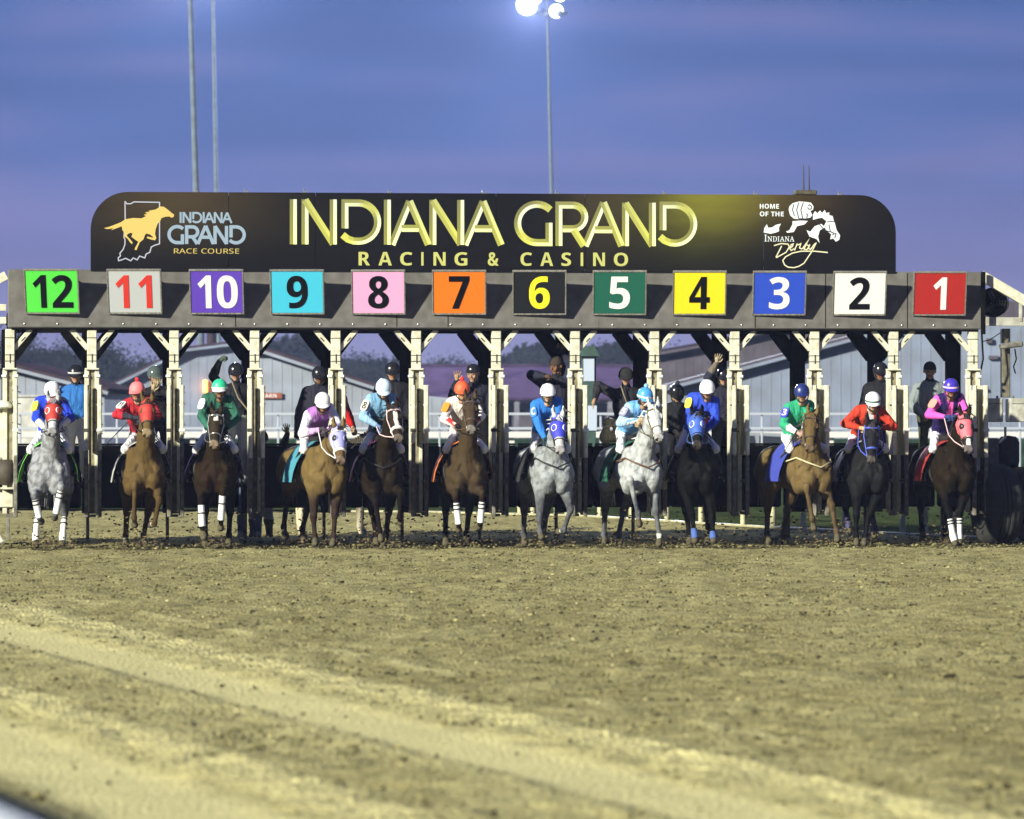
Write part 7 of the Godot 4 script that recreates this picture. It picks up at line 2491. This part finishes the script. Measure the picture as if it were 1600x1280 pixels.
# winter trees on the skyline: trunk, forked limbs and a crown of fine twig and leaf flecks
func trees() -> void:
	var rng := RandomNumberGenerator.new()
	rng.seed = 7
	var bark := mat(0.025, 0.022, 0.02, 0.95)
	var leaf := matt(vmat(0.9))
	var protos := []
	for kind in 3:
		var m := MB.new()
		m.tube([Vector3(0, -0.2, 0), Vector3(0.02, 0.2, 0), Vector3(0, 0.45, 0.02)], [0.045, 0.032, 0.022], 7)
		var tips := []
		for i in 11:
			var a := TAU * i / 11.0 + rng.randf()
			var s := Vector3(0, rng.randf_range(0.16, 0.45), 0)
			var e := Vector3(cos(a) * rng.randf_range(0.16, 0.36), rng.randf_range(0.45, 0.92), sin(a) * rng.randf_range(0.16, 0.36))
			m.tube([s, s.lerp(e, 0.5) + Vector3(0, -0.03, 0), e], [0.016, 0.01, 0.003], 5)
			tips.append(e)
			for j in 3:
				var f := e + Vector3(rng.randf_range(-0.16, 0.16), rng.randf_range(-0.05, 0.14), rng.randf_range(-0.16, 0.16))
				m.tube([s.lerp(e, 0.6), f], [0.006, 0.002], 4)
				tips.append(f)
		var c := MB.new()
		for t in tips:
			var n := rng.randi_range(140, 280)
			var rad := rng.randf_range(0.06, 0.13)
			for i in n:
				var p: Vector3 = t + Vector3(rng.randfn(0, rad), rng.randfn(0, rad * 0.8), rng.randfn(0, rad))
				var q := Basis.from_euler(Vector3(rng.randf() * TAU, rng.randf() * TAU, rng.randf() * TAU))
				var l := rng.randf_range(0.008, 0.021)
				c.col = Color(0.014, 0.016, 0.018).lerp(Color(0.022, 0.028, 0.02), rng.randf()) * rng.randf_range(0.6, 1.3)
				c.tri(p + q * Vector3(-l, 0, 0), p + q * Vector3(l * 0.9, 0, l * 0.5), p + q * Vector3(0, 0, l * 1.5))
		protos.append([m.mesh(), c.mesh()])
	var spots := [[20, 525, 300], [75, 516, 310], [130, 530, 305], [182, 546, 290], [205, 537, 270], [240, 560, 300], [420, 545, 320], [452, 532, 300], [500, 556, 310], [560, 560, 320], [590, 553, 330], [628, 565, 320], [668, 567, 340], [710, 560, 330], [745, 556, 330], [800, 560, 340], [840, 562, 335], [885, 560, 330], [930, 548, 310], [965, 538, 300], [1000, 545, 300], [1035, 540, 310], [1070, 546, 320], [1105, 540, 320], [1150, 545, 330]]
	var names := ["bare brown tree", "bushy dark tree", "dense rounded tree"]
	var where := ["far left behind stall twelve", "behind the far left beam", "behind stall twelve's right post", "leaning over the stall eleven barn roof", "tallest over the stall eleven barn", "low beside stall eleven's right post", "between the left barns", "tallest over the barn with the orange sign", "over the orange sign barn's roof slope", "at the left edge of stall eight's opening", "in the middle of stall eight's opening", "low at stall eight's right", "just left of stall seven's opening", "left of centre in stall seven", "in stall seven's skyline", "at the left of stall six's opening", "in the middle of stall six's opening", "beside the green hut's left", "just right of the green hut", "tallest right of the green hut", "above the outstretched arm attendant", "at the left of stall four's opening", "above the pom-pom attendant", "over the dark sided barn's left end", "over the dark sided barn"]
	for i in spots.size():
		var q: Array = spots[i]
		var o := at(q[0], 850, q[2])
		o.y = 0
		var h := at(0, q[1], q[2]).y
		var k: int = i % 3
		var t := thing("tree", "%s %s" % [names[k], where[i]], "tree", o, "trees on the skyline")
		t.rotation.y = rng.randf() * TAU
		var s := Basis.from_scale(Vector3(h * rng.randf_range(0.9, 1.25), h * 0.92, h * rng.randf_range(0.9, 1.25)))
		part("trunk", protos[k][0], bark, t, Transform3D(s, Vector3.ZERO))
		part("crown", protos[k][1], leaf, t, Transform3D(s, Vector3.ZERO))
	# the unbroken wood behind them
	var wood := MB.new()
	for i in 80000:
		var x := rng.randf_range(-75, 75)
		var top := 5.7 + 0.9 * sin(x * 0.31) + 0.5 * sin(x * 0.83 + 1.0)
		var p := Vector3(x, top * pow(rng.randf(), 0.6), CAM_D - rng.randf_range(345, 365))
		var q := Basis.from_euler(Vector3(rng.randf() * TAU, rng.randf() * TAU, rng.randf() * TAU))
		var l := rng.randf_range(0.16, 0.42)
		wood.col = Color(0.012, 0.014, 0.017).lerp(Color(0.018, 0.022, 0.018), rng.randf())
		wood.tri(p + q * Vector3(-l, 0, 0), p + q * Vector3(l, 0, l * 0.4), p + q * Vector3(0, 0, l * 1.4))
	structure("far_wood", wood.mesh(), leaf, "stuff")
